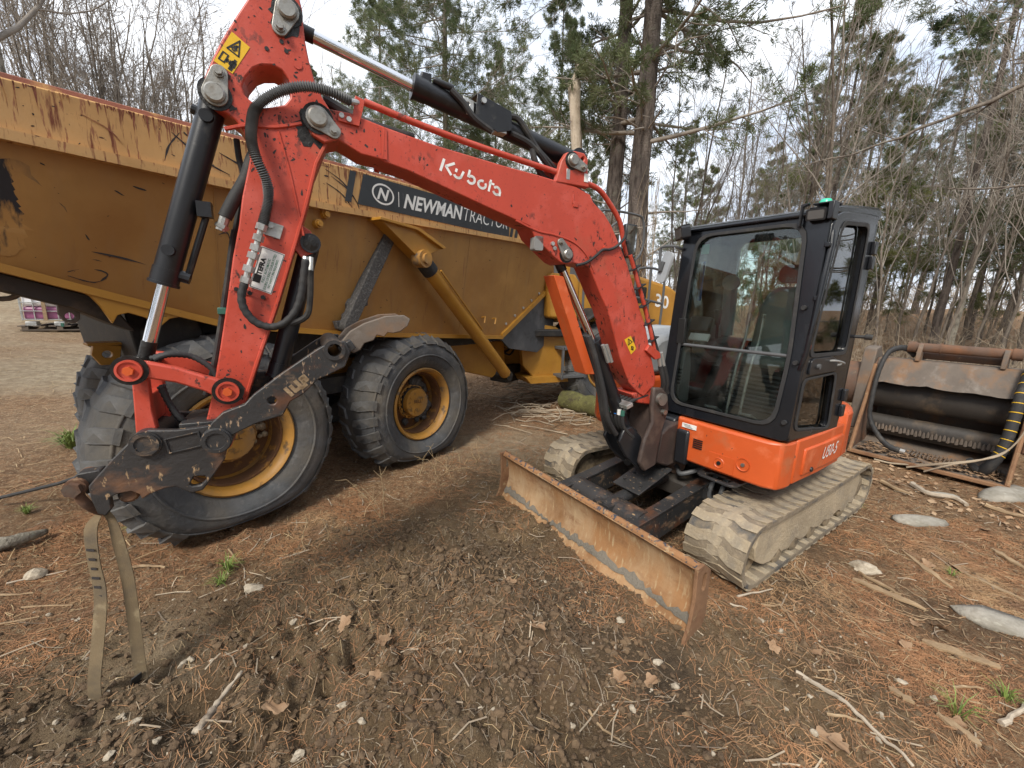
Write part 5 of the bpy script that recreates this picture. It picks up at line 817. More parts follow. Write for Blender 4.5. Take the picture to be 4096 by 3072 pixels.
for yc in (.78, -.78):
    mb = MB(); vs = []; n = len(TPTH)
    for x, z, a in TPTH:
        nx_, nz_ = math.cos(a), math.sin(a)
        vs += [(x, yc - .2, z), (x, yc + .2, z), (x - nx_ * .03, yc + .2, z - nz_ * .03), (x - nx_ * .03, yc - .2, z - nz_ * .03)]
    mb.add(vs, [(i * 4 + k, i * 4 + (k + 1) % 4, ((i + 1) % n) * 4 + (k + 1) % 4, ((i + 1) % n) * 4 + k) for i in range(n) for k in range(4)]); tk = mb.build('rubber_track', 'belt', EX)
    N = 40
    for k in range(N):
        for s_ in (-1, 1):
            x, z, a = on_track(TL_[-1] * (k + (.5 if s_ > 0 else 0)) / N); link('track_lug', TLUG[s_][k % 4], tk, Matrix.Translation((x, yc, z)) @ Matrix.Rotation(-a + math.pi, 4, 'Y'))
    mb = MB()
    for k in range(N): x, z, a = on_track(TL_[-1] * (k + .25) / N); mb.box((x - math.cos(a + math.pi / 2) * -.045, yc, z - math.sin(a + math.pi / 2) * -.045) if 0 else (x + math.sin(a) * .042 * -1 * -1, yc, z - math.cos(a) * .042 * -1 * -1), (.03, .06, .03), Matrix.Rotation(-a, 3, 'Y'))
    mb.build('drive_links', 'mudunder', tk)
    fr = MB(); fr.prism([(-.85, .36), (.75, .38), (.86, .30), (.80, .18), (.6, .14), (-.75, .14), (-.9, .2)], yc - .1, yc + .1); fr.prism([(-.8, .40), (.72, .41), (.78, .34), (-.82, .32)], yc - .15, yc + .15)
    fr.build('track_frame', 'mudunder', EX, .02)
    g = np.random.default_rng(15); sy = 1 if yc > 0 else -1; so_ = [(-.86, .425), (.90, .43), (.99, .40), (1.03, .30), (1.0, .20)]
    for k in range(33): x = .92 - 1.76 * k / 32; so_.append((x, .165 - .05 * abs(math.sin(k * .62)) + g.normal(0, .008)))
    so_ += [(-.88, .20), (-.94, .32)]; mb = MB(); mb.slab(so_, [], (0, yc + sy * .06, 0), (1, 0, 0), (0, 0, 1), (0, sy * .115, 0)); mb.build('mud_curtain', 'mudtrack', EX, .015)
    for x in (-.62, -.3, .02, .34, .62): MB().lathe([(.05, -.17), (.085, -.16), (.085, -.06), (.06, -.05), (.06, .05), (.085, .06), (.085, .16), (.05, .17)], (x, yc, .125), (0, 1, 0), 18).build('track_roller', 'mudunder', EX)
    MB().lathe([(.05, -.13), (.17, -.12), (.175, -.05), (.185, -.04), (.185, .04), (.175, .05), (.17, .12), (.05, .13)], (1.0, yc, .248), (0, 1, 0), 28).build('idler_wheel', 'mudunder', EX)
    mb = MB(); sp = [((.16 if k % 2 else .188) * math.cos(2 * math.pi * k / 30), (.16 if k % 2 else .188) * math.sin(2 * math.pi * k / 30)) for k in range(30)]; mb.slab([(p[0] - .985, p[1] + .248) for p in sp], [], (0, yc - .03, 0), (1, 0, 0), (0, 0, 1), (0, .06, 0)); mb.lathe([(.12, -.18), (.12, .14), (.09, .16)], (-.985, yc, .248), (0, 1, 0), 24); mb.build('sprocket', 'mudunder', EX)
    g = np.random.default_rng(5 if yc > 0 else 6); mb = MB()
    for k in range(60):
        x = g.uniform(-.85, .8); zz = .42 if g.random() < .6 else .15; s_ = g.uniform(.015, .035); yy = yc + (1 if yc > 0 else -1) * g.uniform(.0, .14); mb.add([(x + p[0] * s_ * 1.6, yy + p[1] * s_ * .7, zz + p[2] * s_ * (.6 + .4 * g.random())) for p in _iv], _if.tolist())
    mb.build('mud_lumps', 'mudunder', EX, sharp=0)
mb = MB(); mb.box((0, 0, .36), (1.0, 1.2, .22)); mb.prism([(.45, .47), (.75, .40), (.75, .26), (.45, .25)], -.34, .34); mb.lathe([(.42, .0), (.42, .14)], (0, 0, .46), (0, 0, 1), 32); mb.build('centre_frame', 'belly', EX, .02)
mb = MB(); mb.box((.1, 0, .545), (1.0, 1.2, .07)); mb.lathe([(.07, 0), (.07, .16), (.045, .17), (.045, .2)], (.78, -.18, .50), (1, .1, 0), 16); mb.build('under_deck', 'dark', EX, .01)
mb = MB(); mb.lathe([(.085, -.12), (.085, .1), (.06, .12)], (.62, .02, .50), (.3, 1, 0), 18); mb.build('swing_motor', 'rusty', EX)
# --- dozer blade
prof_f = [(1.745, .425), (1.715, .415), (1.69, .36), (1.672, .28), (1.672, .20), (1.69, .12), (1.725, .055), (1.80, -.055)]; prof_b = [(1.775, -.058), (1.70, .03), (1.662, .11), (1.645, .20), (1.645, .29), (1.665, .37), (1.69, .435), (1.73, .45)]
MB().prism(prof_f + prof_b, -.965, .965).build('dozer_blade', 'blade', EX, .004, sharp=50)
mb = MB(); mb.tube([(1.715, -.97, .432), (1.715, .97, .432)], .026, 12); mb.build('blade_top_edge', 'bladetop', EX)
for y in (-.985, .965): MB().prism([(1.765, .45), (1.70, .46), (1.625, .40), (1.615, .1), (1.66, .0), (1.80, -.058), (1.80, .02), (1.765, .10), (1.75, .25)], y, y + .02, [rrect(1.665, 1.70, .29, .40, .017)]).build('blade_end_plate', 'rustedge', EX, .003)
g = np.random.default_rng(2); mb = MB(); up_ = []; lo_ = []
for k in range(70): y = -.95 + 1.9 * k / 69; up_.append((y, .105 + .012 * g.normal() + .01 * math.sin(y * 5))); lo_.append((y, .072 + .005 * g.normal()))
vs = [];  xf_ = lambda z: 1.693 + (.12 - z) * .62
for (y, zu), (_, zl) in zip(up_, lo_): vs += [(xf_(zu) + .004, y, zu), (xf_((zu + zl) / 2) + .012, y, (zu + zl) / 2), (xf_(zl) + .006, y, zl)]
mb.add(vs, [(3 * i + k, 3 * i + 3 + k, 3 * i + 4 + k, 3 * i + 1 + k) for i in range(69) for k in range(2)]).build('dried_mud_line', 'mudstrip', EX, sharp=0)
for y in (-.36, .36): MB().prism([(.55, .42), (.62, .45), (1.2, .36), (1.62, .31), (1.66, .28), (1.66, .14), (1.3, .14), (.62, .24), (.55, .28)], y - .045, y + .045).build('blade_arm', 'worn', EX, .008)
for y in (-.36, .36): mb = MB(); mb.box((.72, y, .385), (.02, .15, .1)); mb.prism([(.6, .465), (1.2, .375), (1.62, .325), (1.62, .312), (1.2, .358), (.6, .448)], y - .052, y + .052); mb.build('arm_flange', 'worn', EX, .003)
mb = MB(); mb.tube([(1.38, -.35, .26), (1.38, .35, .26)], .112, 24); mb.build('cross_tube', 'wornrust', EX)
mb = MB(); mb.tube([(1.50, .06, .31), (.75, .06, .40)], .05, 16); mb.box((1.46, .06, .28), (.12, .16, .14)); mb.build('blade_cylinder', 'worn', EX)
rot = Matrix.Rotation(R(17), 3, 'Y'); mb = MB(); mb.box((1.06, .07, .47), (.42, .26, .012), rot); mb.build('cylinder_guard', 'worn', EX, .003)
for dx in (-.15, 0, .12):
    for dy in (-.08, .08): p = rot @ Vector((dx, dy, .01)) + Vector((1.06, .07, .47)); MB().lathe([(.014, 0), (.014, .01)], p, rot @ Vector((0, 0, 1)), 6).build('guard_bolt', 'worn', EX)
for k, pth in enumerate([[(.60, .0, .52), (.72, .16, .50), (.80, .24, .50), (.72, .32, .54), (.55, .34, .56)], [(.55, .40, .50), (.7, .44, .40), (.68, .46, .30)], [(.5, .47, .50), (.64, .50, .40), (.6, .50, .3)]]): mb = MB(); mb.tube(smooth(pth, 6), .018, 8); mb.build('hydraulic_hose', 'plastic', EX)
mb = MB(); mb.slab(rrect(.30, .62, .40, .70, .05), [rrect(.50, .59, .46, .64, .035)], (.26, 0, .575), (1, 0, 0), (0, 1, 0), (0, 0, .016)); mb.build('tie_down_plate', 'worn', EX, .003)
_n0 = set(bpy.data.objects.keys())
# --- upper structure
FR = [(.80, .16), (.835, .19), (.845, .5), (.83, .85), (.79, .925), (.70, .945)]
mb = MB(); mb.slab(FR + [(.62, .945), (.62, .16)], [], (0, 0, .575), (1, 0, 0), (0, 1, 0), (0, 0, .335)); hp = mb.build('front_cover', 'orange', EX, .018)
mb = MB(); mb.slab([(.61, .947), (.2, .955), (-.25, .945), (-.25, .85), (.61, .85)], [], (0, 0, .585), (1, 0, 0), (0, 1, 0), (0, 0, .325)); mb.build('side_cover', 'orange', EX, .015)
mb = MB(); mb.slab([(.50, .962), (.0, .968), (-.22, .962), (-.22, .9), (.50, .9)], [], (0, 0, .63), (1, 0, 0), (0, 1, 0), (0, 0, .20)); sc = mb.build('side_panel', 'orange', EX, .012)
tl = [(-.26, .945), (-.45, .93), (-.65, .84), (-.84, .62), (-.95, .3), (-.98, 0), (-.95, -.3), (-.84, -.62), (-.6, -.85), (-.25, -.95), (.25, -.95), (.25, -.6), (-.26, -.6)]
mb = MB(); mb.slab(tl, [], (0, 0, .575), (1, 0, 0), (0, 1, 0), (0, 0, .44)); mb.build('counterweight', 'orange', EX, .05)
mb = MB(); mb.slab([(-.20, .60), (-.45, .60), (-.62, .55), (-.80, .4), (-.90, .2), (-.93, 0), (-.88, -.4), (-.72, -.7), (-.45, -.88), (-.20, -.88)], [], (0, 0, 1.01), (1, 0, 0), (0, 1, 0), (0, 0, .46)); mb.build('engine_hood', 'plastic', EX, .07)
mb = MB(); mb.slab([(.62, -.36), (.72, -.45), (.72, -.80), (.62, -.93), (-.25, -.95), (-.25, -.36)], [], (0, 0, .60), (1, 0, 0), (0, 1, 0), (0, 0, .52)); mb.build('right_cover', 'orange', EX, .05)
mb = MB(); mb.prism([(.66, 1.12), (.60, 1.34), (.40, 1.50), (.1, 1.56), (-.25, 1.58), (-.25, 1.12)], -.92, -.36); mb.build('right_hood', 'mirrback', EX, .06)
for (y, z) in ((.24, .80), (.72, .70)): MB().lathe([(.045, .0), (.045, .006), (.03, -.012), (0, -.012)], (.842, y, z), (1, 0, 0), 20).build('bolt_recess', 'orange', EX); MB().lathe([(.013, -.01), (.013, .012), (0, .012)], (.842, y, z), (1, 0, 0), 8).build('cover_bolt', 'steel', EX)
for k in range(5): mb = MB(); mb.box((.846, .375, .775 - k * .016), (.006, .075, .007)); mb.build('vent_slot', 'ink', EX)
mb = MB(); mb.slab(rrect(.47, .66, .595, .72, .008), [], (.8445, 0, 0), (0, 1, 0), (0, 0, 1), (.004, 0, 0)); hatch = mb.build('inspection_hatch', 'orange', EX, .002); MB().lathe([(.04, 0), (.036, .004), (.025, -.004), (0, -.004)], (.849, .555, .655), (1, 0, 0), 20).build('lock_recess', 'orange', EX); MB().lathe([(.016, -.004), (.014, .008), (0, .008)], (.849, .555, .655), (1, 0, 0), 12).build('hatch_lock', 'ink', EX)
MB().box((.846, .29, .862), (.003, .12, .035)).build('maker_plate', 'cleanwhite', EX)
for k in range(3): MB().box((.848, .27 + .01 * k, .870 - .009 * k), (.001, .06, .003)).build('plate_print', 'ink', EX)
text('U50-5', (.20, .9705, .70), (-.07, .9715, .705), (-.085, .9715, .80), (.185, .9705, .795), 'white', EX, bold=.006, shear=.2)
mb = MB(); mb.lathe([(.02, -.004), (.017, .008), (0, .008)], (.36, .966, .655), (0, 1, 0), 12); mb.build('panel_lock', 'ink', EX)
for k_ in set(bpy.data.objects.keys()) - _n0:
    if bpy.data.objects[k_].parent == EX: bpy.data.objects[k_].location.z = .06
# --- cab
YL, YR = .945, -.045; z0 = .985
cab = empty('cab', parent=EX)
Vf = Vector((-.10, 0, 1.44)); fl = Vf.length; Vf.normalize(); Of = Vector((.80, 0, z0)); ft = Vector((-.05, 0, 0))
def rpoly(pts, r, n=4):
    o = []; m = len(pts)
    for i in range(m):
        p = Vector(pts[i]); a = Vector(pts[i - 1]) - p; b = Vector(pts[(i + 1) % m]) - p; d = min(r, a.length * .45, b.length * .45); a = p + a.normalized() * d; b = p + b.normalized() * d
        for k in range(n + 1): t = k / n; q = a * (1 - t) ** 2 + p * 2 * t * (1 - t) + b * t * t; o.append((q.x, q.y))
    return o
WQ = [(.07, .085), (.845, .085), (.862, .55), (.81, 1.385), (.085, 1.385)]; win = rpoly(WQ, .12); wi_ = lambda k: rpoly([(.45 + (x - .45) * k, .735 + (y - .735) * (1 - (1 - k) * .55)) for x, y in WQ], .12)
mb = MB(); mb.slab(rpoly([(YR, 0), (YL, 0), (YL - .01, fl), (YR + .02, fl)], .05), [win], Of, (0, 1, 0), Vf, ft); mb.build('front_frame', 'cabblack', cab, .012)
ga = MB(); ga.slab(wi_(1.03), [wi_(.97)], Of + Vector((.004, 0, 0)), (0, 1, 0), Vf, (.008, 0, 0)); ga.build('window_seal', 'rubber', cab, .002)
MB().slab(rpoly([(.06, .565), (.872, .565), (.82, 1.395), (.075, 1.395)], .08), [], Of + Vector((-.02, 0, 0)), (0, 1, 0), Vf, (.005, 0, 0)).build('front_pane', 'glass', cab)
MB().slab(rpoly([(.06, .075), (.855, .075), (.87, .55), (.07, .55)], .08), [], Of + Vector((-.028, 0, 0)), (0, 1, 0), Vf, (.005, 0, 0)).build('front_pane', 'glass', cab)
mb = MB(); a = Of + Vf * .555; mb.tube([a + Vector((-.012, .06, 0)), a + Vector((-.012, .86, 0))], .012, 8); mb.build('window_bar', 'plastic', cab)
def q3(x, y, t): p = Of + Vf * (fl * t); return Vector((p.x + x, y, p.z))
mb = MB(); mb.tube([q3(-.005, .93, .33), q3(.02, .955, .40), q3(.012, .958, .62), q3(-.02, .955, .86), q3(-.04, .94, .92)], .015, 10); mb.build('grab_rail', 'cabblack', cab)
for t in (.40, .64, .86): MB().box(q3(.005, .945, t), (.03, .03, .03)).build('rail_bracket', 'cabblack', cab, .005)
xr_ = -.08
dside = [(.785, z0), (.76, 1.3), (.69, 2.34), (.66, 2.40), (.55, 2.44), (.2, 2.48), (xr_, 2.50), (xr_, .95), (.2, .96)]
dw1 = rpoly([(.70, 1.545), (.555, 2.375), (.085, 2.42), (.06, 1.54)], .07); dw2 = rpoly([(.735, 1.06), (.725, 1.40), (.165, 1.41), (.115, .985)], .06)
mb = MB(); mb.slab(dside, [dw1, dw2], (0, YL, 0), (1, 0, 0), (0, 0, 1), (0, -.045, 0)); door = mb.build('door', 'cabblack', cab, .01)
for w_, k_ in ((dw1, .93), (dw2, .9)):
    cx = sum(p[0] for p in w_) / len(w_); cz = sum(p[1] for p in w_) / len(w_); MB().slab([(cx + (x - cx) * 1.03, cz + (z - cz) * 1.02) for x, z in w_], [[(cx + (x - cx) * k_, cz + (z - cz) * (1 - (1 - k_) * .6)) for x, z in w_]], (0, YL + .001, 0), (1, 0, 0), (0, 0, 1), (0, .005, 0)).build('pane_seal', 'rubber', door, .002)
for w_ in (dw1, dw2): MB().slab(w_, [], (0, YL - .03, 0), (1, 0, 0), (0, 0, 1), (0, -.005, 0)).build('door_pane', 'glassd', door)
mb = MB(); mb.slab(rpoly([(.68, 1.425), (.66, 1.53), (.30, 1.53), (.20, 1.48), (.22, 1.425)], .03), [], (0, YL + .001, 0), (1, 0, 0), (0, 0, 1), (0, .010, 0)); mb.build('latch_plate', 'black', door, .004); MB().lathe([(.018, 0), (.018, .016), (0, .016)], (.56, YL + .011, 1.475), (0, 1, 0), 14).build('door_lock', 'plastic', door)
mb = MB(); mb.tube(smooth([(.36, YL, 1.50), (.34, YL + .04, 1.505), (.20, YL + .045, 1.48), (.19, YL, 1.46)], 4), .008, 8); mb.build('door_handle', 'plasticl', door)
for z in (1.10, 1.22, 2.18, 2.28): mb = MB(); mb.box((xr_ + .02, YL + .012, z), (.06, .025, .09)); mb.build('door_hinge', 'black', cab, .006)
MB().lathe([(.016, 0), (.016, .002)], (.62, YL - .024, 1.60), (0, 1, 0), 18).build('round_sticker', 'shelterred', door)
MB().slab(rpoly([(.48, 1.60), (.42, 2.20), (.12, 2.25), (.10, 1.60)], .05), [], (0, YL - .052, 0), (1, 0, 0), (0, 0, 1), (0, -.004, 0)).build('sliding_pane', 'glassd', door)
mb = MB(); mb.tube(smooth([(.12, YL - .06, 1.62), (.18, YL - .07, 1.66), (.17, YL - .07, 1.95), (.10, YL - .06, 1.98)], 4), .012, 8); mb.build('inside_handle', 'rubber', door)
# right wall, rear wall, roof, floor
rp_ = [(.715, 1.46), (.655, 2.34), (.3, 2.40), (.02, 2.41), (.02, 1.46)]
mb = MB(); mb.slab([(.79, z0), (.695, 2.40), (.3, 2.46), (xr_, 2.48), (xr_, z0)], [rp_], (0, YR, 0), (1, 0, 0), (0, 0, 1), (0, .04, 0)); mb.build('right_frame', 'cabblack', cab, .008); MB().slab(rp_, [], (0, YR + .02, 0), (1, 0, 0), (0, 0, 1), (0, .005, 0)).build('right_pane', 'glass', cab)
mb = MB(); mb.slab(rrect(YR, YL, z0, 2.48, .04), [rrect(.02, .88, 1.56, 2.40, .06)], (xr_, 0, 0), (0, 1, 0), (0, 0, 1), (.04, 0, 0)); mb.build('rear_frame', 'cabblack', cab, .008); MB().slab(rrect(.02, .88, 1.56, 2.40, .06), [], (xr_ + .02, 0, 0), (0, 1, 0), (0, 0, 1), (.005, 0, 0)).build('rear_pane', 'glass', cab)
mb = MB(); mb.prism([(.735, 2.40), (.72, 2.435), (.60, 2.47), (.2, 2.525), (-.06, 2.555), (-.13, 2.545), (-.15, 2.50), (-.12, 2.46), (.6, 2.41)], YR - .005, YL - .005); mb.build('roof', 'cabblack', cab, .03)
mb = MB(); mb.box((.36, .45, z0 + .02), (.82, .92, .03)); mb.build('cab_floor', 'floormat', cab)
for k in range(9): mb = MB(); mb.box((.30, .52, 1.05 + k * .034), (.02, .52, .016)); mb.build('seat_bellows', 'plastic', cab)
mb = MB(); mb.prism([(-.02, 1.0), (.28, 1.0), (.28, 1.34), (.22, 1.38), (-.02, 1.38)], .24, .78); mb.build('seat_base', 'rubber', cab, .03)
mb = MB(); mb.prism([(-.0, 1.38), (.36, 1.39), (.42, 1.43), (.38, 1.49), (.0, 1.47)], .26, .76); mb.build('seat_cushion', 'seat', cab, .04)
mb = MB(); mb.slab([(.27, 1.44), (.29, 1.85), (.34, 1.98), (.42, 2.02), (.60, 2.02), (.68, 1.98), (.73, 1.85), (.75, 1.44)], [], (.22, 0, .0), (0, 1, 0), (-.10, 0, 1), (-.10, 0, 0)); mb.build('seat_back', 'seat', cab, .04)
mb = MB(); mb.slab(rrect(.40, .62, 2.05, 2.19, .05), [], (.22, 0, 0), (0, 1, 0), (-.10, 0, 1), (-.07, 0, 0)); mb.build('headrest', 'rusty', cab, .02)
for y in (.17, .83): mb = MB(); mb.prism([(-.0, 1.47), (.40, 1.44), (.52, 1.50), (.50, 1.58), (.25, 1.60), (.0, 1.58)], y - .06, y + .06); mb.build('control_console', 'plastic', cab, .03)
mb = MB(); mb.prism([(.25, 1.36), (.54, 1.46), (.52, 1.66), (.42, 1.76), (.30, 1.72), (.18, 1.48)], .03, .13); mb.build('side_console', 'plasticl', cab, .025); MB().lathe([(.05, 0), (.05, .02), (.03, .02), (0, .02)], (.50, .08, 1.69), (.9, .1, .3), 20).build('speaker', 'plastic', cab)
mb = MB(); mb.tube(smooth([(.06, .06, 1.6), (.09, .07, 1.85), (.14, .09, 2.02)], 4), [.055] * 9, 10); mb.lathe([(.065, -.03), (.065, .03)], (.16, .10, 2.05), (1, .3, 0), 20); mb.build('air_duct', 'plasticl', cab)
for y in (.18, .82): mb = MB(); mb.tube([(.42, y, 1.56), (.44, y, 1.72)], .012, 8); mb.tube([(.44, y, 1.70), (.45, y, 1.82)], [.02, .028], 10); mb.build('joystick', 'rubber', cab)
for y in (.44, .54): mb = MB(); mb.tube(smooth([(.62, y, 1.03), (.58, y, 1.33), (.50, y, 1.58), (.48, y, 1.72)], 4), .011, 8); mb.tube([(.48, y, 1.70), (.475, y, 1.80)], .016, 8); mb.build('travel_lever', 'steel', cab)
for y in (.36, .62): mb = MB(); mb.box((.66, y, 1.06), (.12, .09, .02), Matrix.Rotation(R(-25), 3, 'Y')); mb.build('pedal', 'plasticl', cab, .004)
mb = MB(); mb.prism([(.58, 1.05), (.75, 1.05), (.71, 1.48), (.64, 1.52), (.60, 1.36)], .02, .10); mb.build('kick_panel', 'plasticl', cab, .02)
for k in range(5): MB().box((.735 - k * .003, .07, 1.22 + k * .028), (.02, .05, .012)).build('vent_louvre', 'ink', cab)
mb = MB(); mb.box((.58, .12, 1.70), (.05, .17, .12), Matrix.Rotation(R(-15), 3, 'Y')); mb.build('monitor', 'plastic', cab, .01)
MB().box((.66, .17, 1.60), (.02, .16, .06), Matrix.Rotation(R(-30), 3, 'Y')).build('paper_notice', 'cleanwhite', cab); MB().box((.675, .14, 2.27), (.004, .06, .07)).build('window_sticker', 'whitegrn', cab); MB().box((.40, -.018, 2.05), (.012, .004, .32)).build('tape_strip', 'tape', cab)
mb = MB(); a = Of + Vf * .78; mb.tube([a + Vector((.012, .075, -.18)), a + Vector((.016, .075, .0)), a + Vector((.0, .09, .30))], .009, 6); mb.box(a + Vector((.012, .075, -.12)), (.03, .06, .20)); mb.build('wiper', 'ink', cab, .004)
for t, y in ((.36, .905), (.60, .89), (.09, .91)): p = Of + Vf * (fl * t) + Vector((.004, 0, 0)); MB().lathe([(.016, 0), (.014, .02), (0, .02)], p + Vector((0, y, 0)), (1, 0, 0), 10).build('rubber_stop', 'rubber', cab)
# lamps on the roof, mirror
def worklamp(y, z, x, s_=1, yaw=0, k=1):
    Lm = Matrix.Translation((x, y, z)) @ Matrix.Rotation(R(yaw), 4, 'Z') @ Matrix.Rotation(R(12), 4, 'Y') @ Matrix.Scale(k, 4)
    mb = MB(Lm); mb.slab(rrect(-.075, .075, -.05, .05, .018), [], (0, 0, 0), (0, 1, 0), (0, 0, 1), (-.07, 0, 0)); o = mb.build('work_lamp', 'black', cab, .008); mb = MB(Lm); mb.slab(rrect(-.06, .06, -.036, .036, .012), [], (.001, 0, 0), (0, 1, 0), (0, 0, 1), (.003, 0, 0)); mb.build('lens', 'lens', o)
    for k in range(8): mb = MB(Lm); mb.box((-.05, -.055 + k * .0155, .055), (.05, .004, .012)); mb.build('cooling_fin', 'black', o)
worklamp(.868, 2.40, .755, yaw=8, k=.68); worklamp(-.03, 2.385, .79, yaw=-35, k=.95)
mb = MB(); mb.slab([(-.09, 2.34), (-.09, 2.47), (-.05, 2.48), (-.05, 2.465), (-.078, 2.455), (-.078, 2.34)], [], (.75, .868, 0), (0, 1, 0), (0, 0, 1), (-.03, 0, 0)); mb.box((.70, .935, 2.42), (.08, .03, .10)); mb.box((.64, .88, 2.475), (.12, .12, .01)); mb.build('lamp_bracket', 'black', cab, .006)
mb = MB(); mb.lathe([(.035, 0), (.035, .02), (.025, .035), (0, .038)], (.62, .86, 2.475), (0, 0, 1), 18); mb.build('beacon', 'beacon', cab)
mb = MB(); mb.tube(smooth([(.72, -.03, 2.28), (.78, -.06, 2.30), (.80, -.15, 2.30), (.80, -.17, 2.27), (.80, -.16, 2.10)], 4), .011, 8); mb.build('mirror_arm', 'plastic', cab)
mr_ = Matrix.Translation((.815, -.11, 2.14)) @ Matrix.Rotation(R(-16), 4, 'X') @ Matrix.Rotation(R(-20), 4, 'Z'); mb = MB(mr_); mb.slab(rrect(-.06, .06, -.12, .12, .03), [], (0, 0, 0), (0, 1, 0), (0, 0, 1), (-.02, 0, 0)); mb.build('mirror', 'mirrback', cab, .006)
mb = MB(mr_); mb.box((.01, -.02, .0), (.02, .035, .08)); mb.build('mirror_bracket', 'plastic', cab, .004)
mb = MB(); mb.box((.02, YL + .04, 1.6), (.01, .01, .01)) if 0 else mb.tube([(xr_ + .02, YL - .02, 1.66), (xr_ - .02, YL + .06, 1.66)], .012, 8); mb.tube([(xr_ - .015, YL + .05, 1.66), (xr_ - .03, YL + .09, 1.66)], .02, 10); mb.build('door_stop', 'rubber', cab)
# --- swing post
mb = MB(B4); pst = [(.21, 1.25), (.12, 1.24), (.06, 1.19), (.03, 1.07), (.07, .93), (.09, .80), (.10, .64), (.22, .60), (.28, .68), (.25, .86), (.19, .98), (.21, 1.10)]
for y in (.12, -.16): mb.prism(pst, y, y + .04)
mb.prism([(.10, .66), (.04, 1.0), (.08, 1.15), (.16, 1.10), (.16, .92), (.20, .80), (.2, .62)], -.12, .12); post = mb.build('swing_post', 'brown', EX, .014)
mb = MB(B4)
for y in (.065, -.095): mb.prism([(.14, .64), (.22, .60), (.36, .72), (.44, .84), (.40, .93), (.32, .95), (.22, .86)], y, y + .03)
mb.build('cylinder_fork', 'black', EX, .01)
mb = MB(); mb.prism([(.62, .96), (.95, .90), (1.02, .86), (1.05, .62), (.9, .56), (.62, .58)], -.12, .18); mb.build('swing_bracket', 'brown', EX, .015)
mb = MB(); mb.prism([(.60, .95), (.86, .88), (.86, .60), (.60, .60)], .19, .30); mb.prism([(.55, 1.04), (.84, .94), (.84, .88), (.55, .88)], -.1, .16); mb.build('swing_housing', 'black', EX, .02)
for k in range(6):
    y = -.09 + k * .036; mb = MB(B4); mb.tube(smooth([(.20, y, 1.18), (.36, y, 1.14), (.42, y, 1.05), (.40, y, .95), (.30, y, .86)], 4), .013, 7); mb.build('hydraulic_hose', 'rubber', EX)
    MB(B4).lathe([(.016, -.02), (.016, .02)], (.425, y, 1.06), (0, 0, 1), 8).build('hose_band', ['tape', 'green', 'cleanwhite', 'tape', 'cleanwhite', 'green'][k], EX)
mb = MB(B4); mb.box((.40, 0, 1.12), (.06, .26, .03), Matrix.Rotation(R(20), 3, 'Y')); mb.build('hose_clamp', 'galv', EX, .003)
P_ = D['pins']
mb = MB(B4); mb.lathe([(.045, -.19), (.045, .19)], (.14, 0, 1.16), (0, 1, 0), 20); mb.lathe([(.02, .1), (.02, .19)], (.10, 0, 1.06), (0, 1, 0), 8); mb.build('boom_foot_pin', 'steel', EX)
# --- boom
bo = [(x, z) for x, z in D['boom']]
i0 = next(i for i, p in enumerate(bo) if p == (.791, 2.007)) if (.791, 2.007) in bo else None
bo = [p for i, p in enumerate(bo) if i not in (32, 31)]
mb = MB(B4); mb.prism(bo, -.055, .11); boom = mb.build('boom', 'red', EX, .006)
mb = MB(B4); mb.prism([(.36, 1.20), (.14, 1.24), (.10, 1.17), (.16, 1.10), (.30, 1.13)], -.10, .10); mb.build('boom_foot', 'red', EX, .01)
up_ = [(2.02, 2.55), (1.8, 2.525), (1.45, 2.505), (1.1, 2.485), (.95, 2.47), (.84, 2.415), (.72, 2.335), (.62, 2.21), (.52, 2.06), (.40, 1.83), (.20, 1.42)]
for y in (.112, -.116): mb = MB(B4); mb.prism([(2.075, 2.585), (2.05, 2.58), (2.05, 2.45), (2.075, 2.452)], y, y + .004); mb.build('weld_plate_edge', 'red', EX)
mb = MB(B4); mb.tube([(2.06, .112, 2.585), (2.07, .112, 2.46)], .006, 6); mb.build('weld_seam', 'red', EX)
mb = MB(B4); mb.tube(smooth([(1.36, .111, 2.265), (1.22, .111, 2.225), (1.10, .111, 2.215), (.96, .111, 2.185), (.86, .111, 2.12), (.79, .111, 2.02)], 5), .006, 6); mb.build('weld_seam', 'red', EX)
# underside recess, lifting eye bracket
for y in (.075, -.115): mb = MB(B4); mb.prism(D['armbracket'], y, y + .04, [capsule((.945, 2.64), (.935, 2.655), .010, .010, 5)]); mb.build('cylinder_bracket', 'red', EX, .006)
def cap(name, a, b, y, ra=.042, rb=.028, mat='steel'):
    mb = MB(B4); mb.prism(capsule(a, b, ra * 1.05, rb * 1.05), y, y + .012); o = mb.build(name, mat, EX, .003)
    mb = MB(B4); mb.lathe([(ra * .85, 0), (ra * .85, .024), (ra * .7, .030), (0, .030)], (a[0], y, a[1]), (0, 1, 0), 22); mb.build('pin_head', mat, o)
    mb = MB(B4); mb.lathe([(rb * .65, 0), (rb * .65, .02)], (b[0], y, b[1]), (0, 1, 0), 18); mb.lathe([(rb * .5, .02), (rb * .5, .034)], (b[0], y, b[1]), (0, 1, 0), 6); mb.build('keeper_bolt', mat, o)
    MB(B4).lathe([(ra * 1.35, -.004), (ra * 1.35, .003)], (a[0], y, a[1]), (0, 1, 0), 24).build('grease_ring', 'grease', o)
cap('pin_keeper', *P_['armcyl'], .086); cap('pin_keeper', *P_['bkt'], .086); cap('pin_keeper', *P_['piv'], .111, .046, .028); cap('pin_keeper', *P_['boomcyl'], .111, .036, .024); cap('pin_keeper', *P_['armbase'], .115, .036, .024)
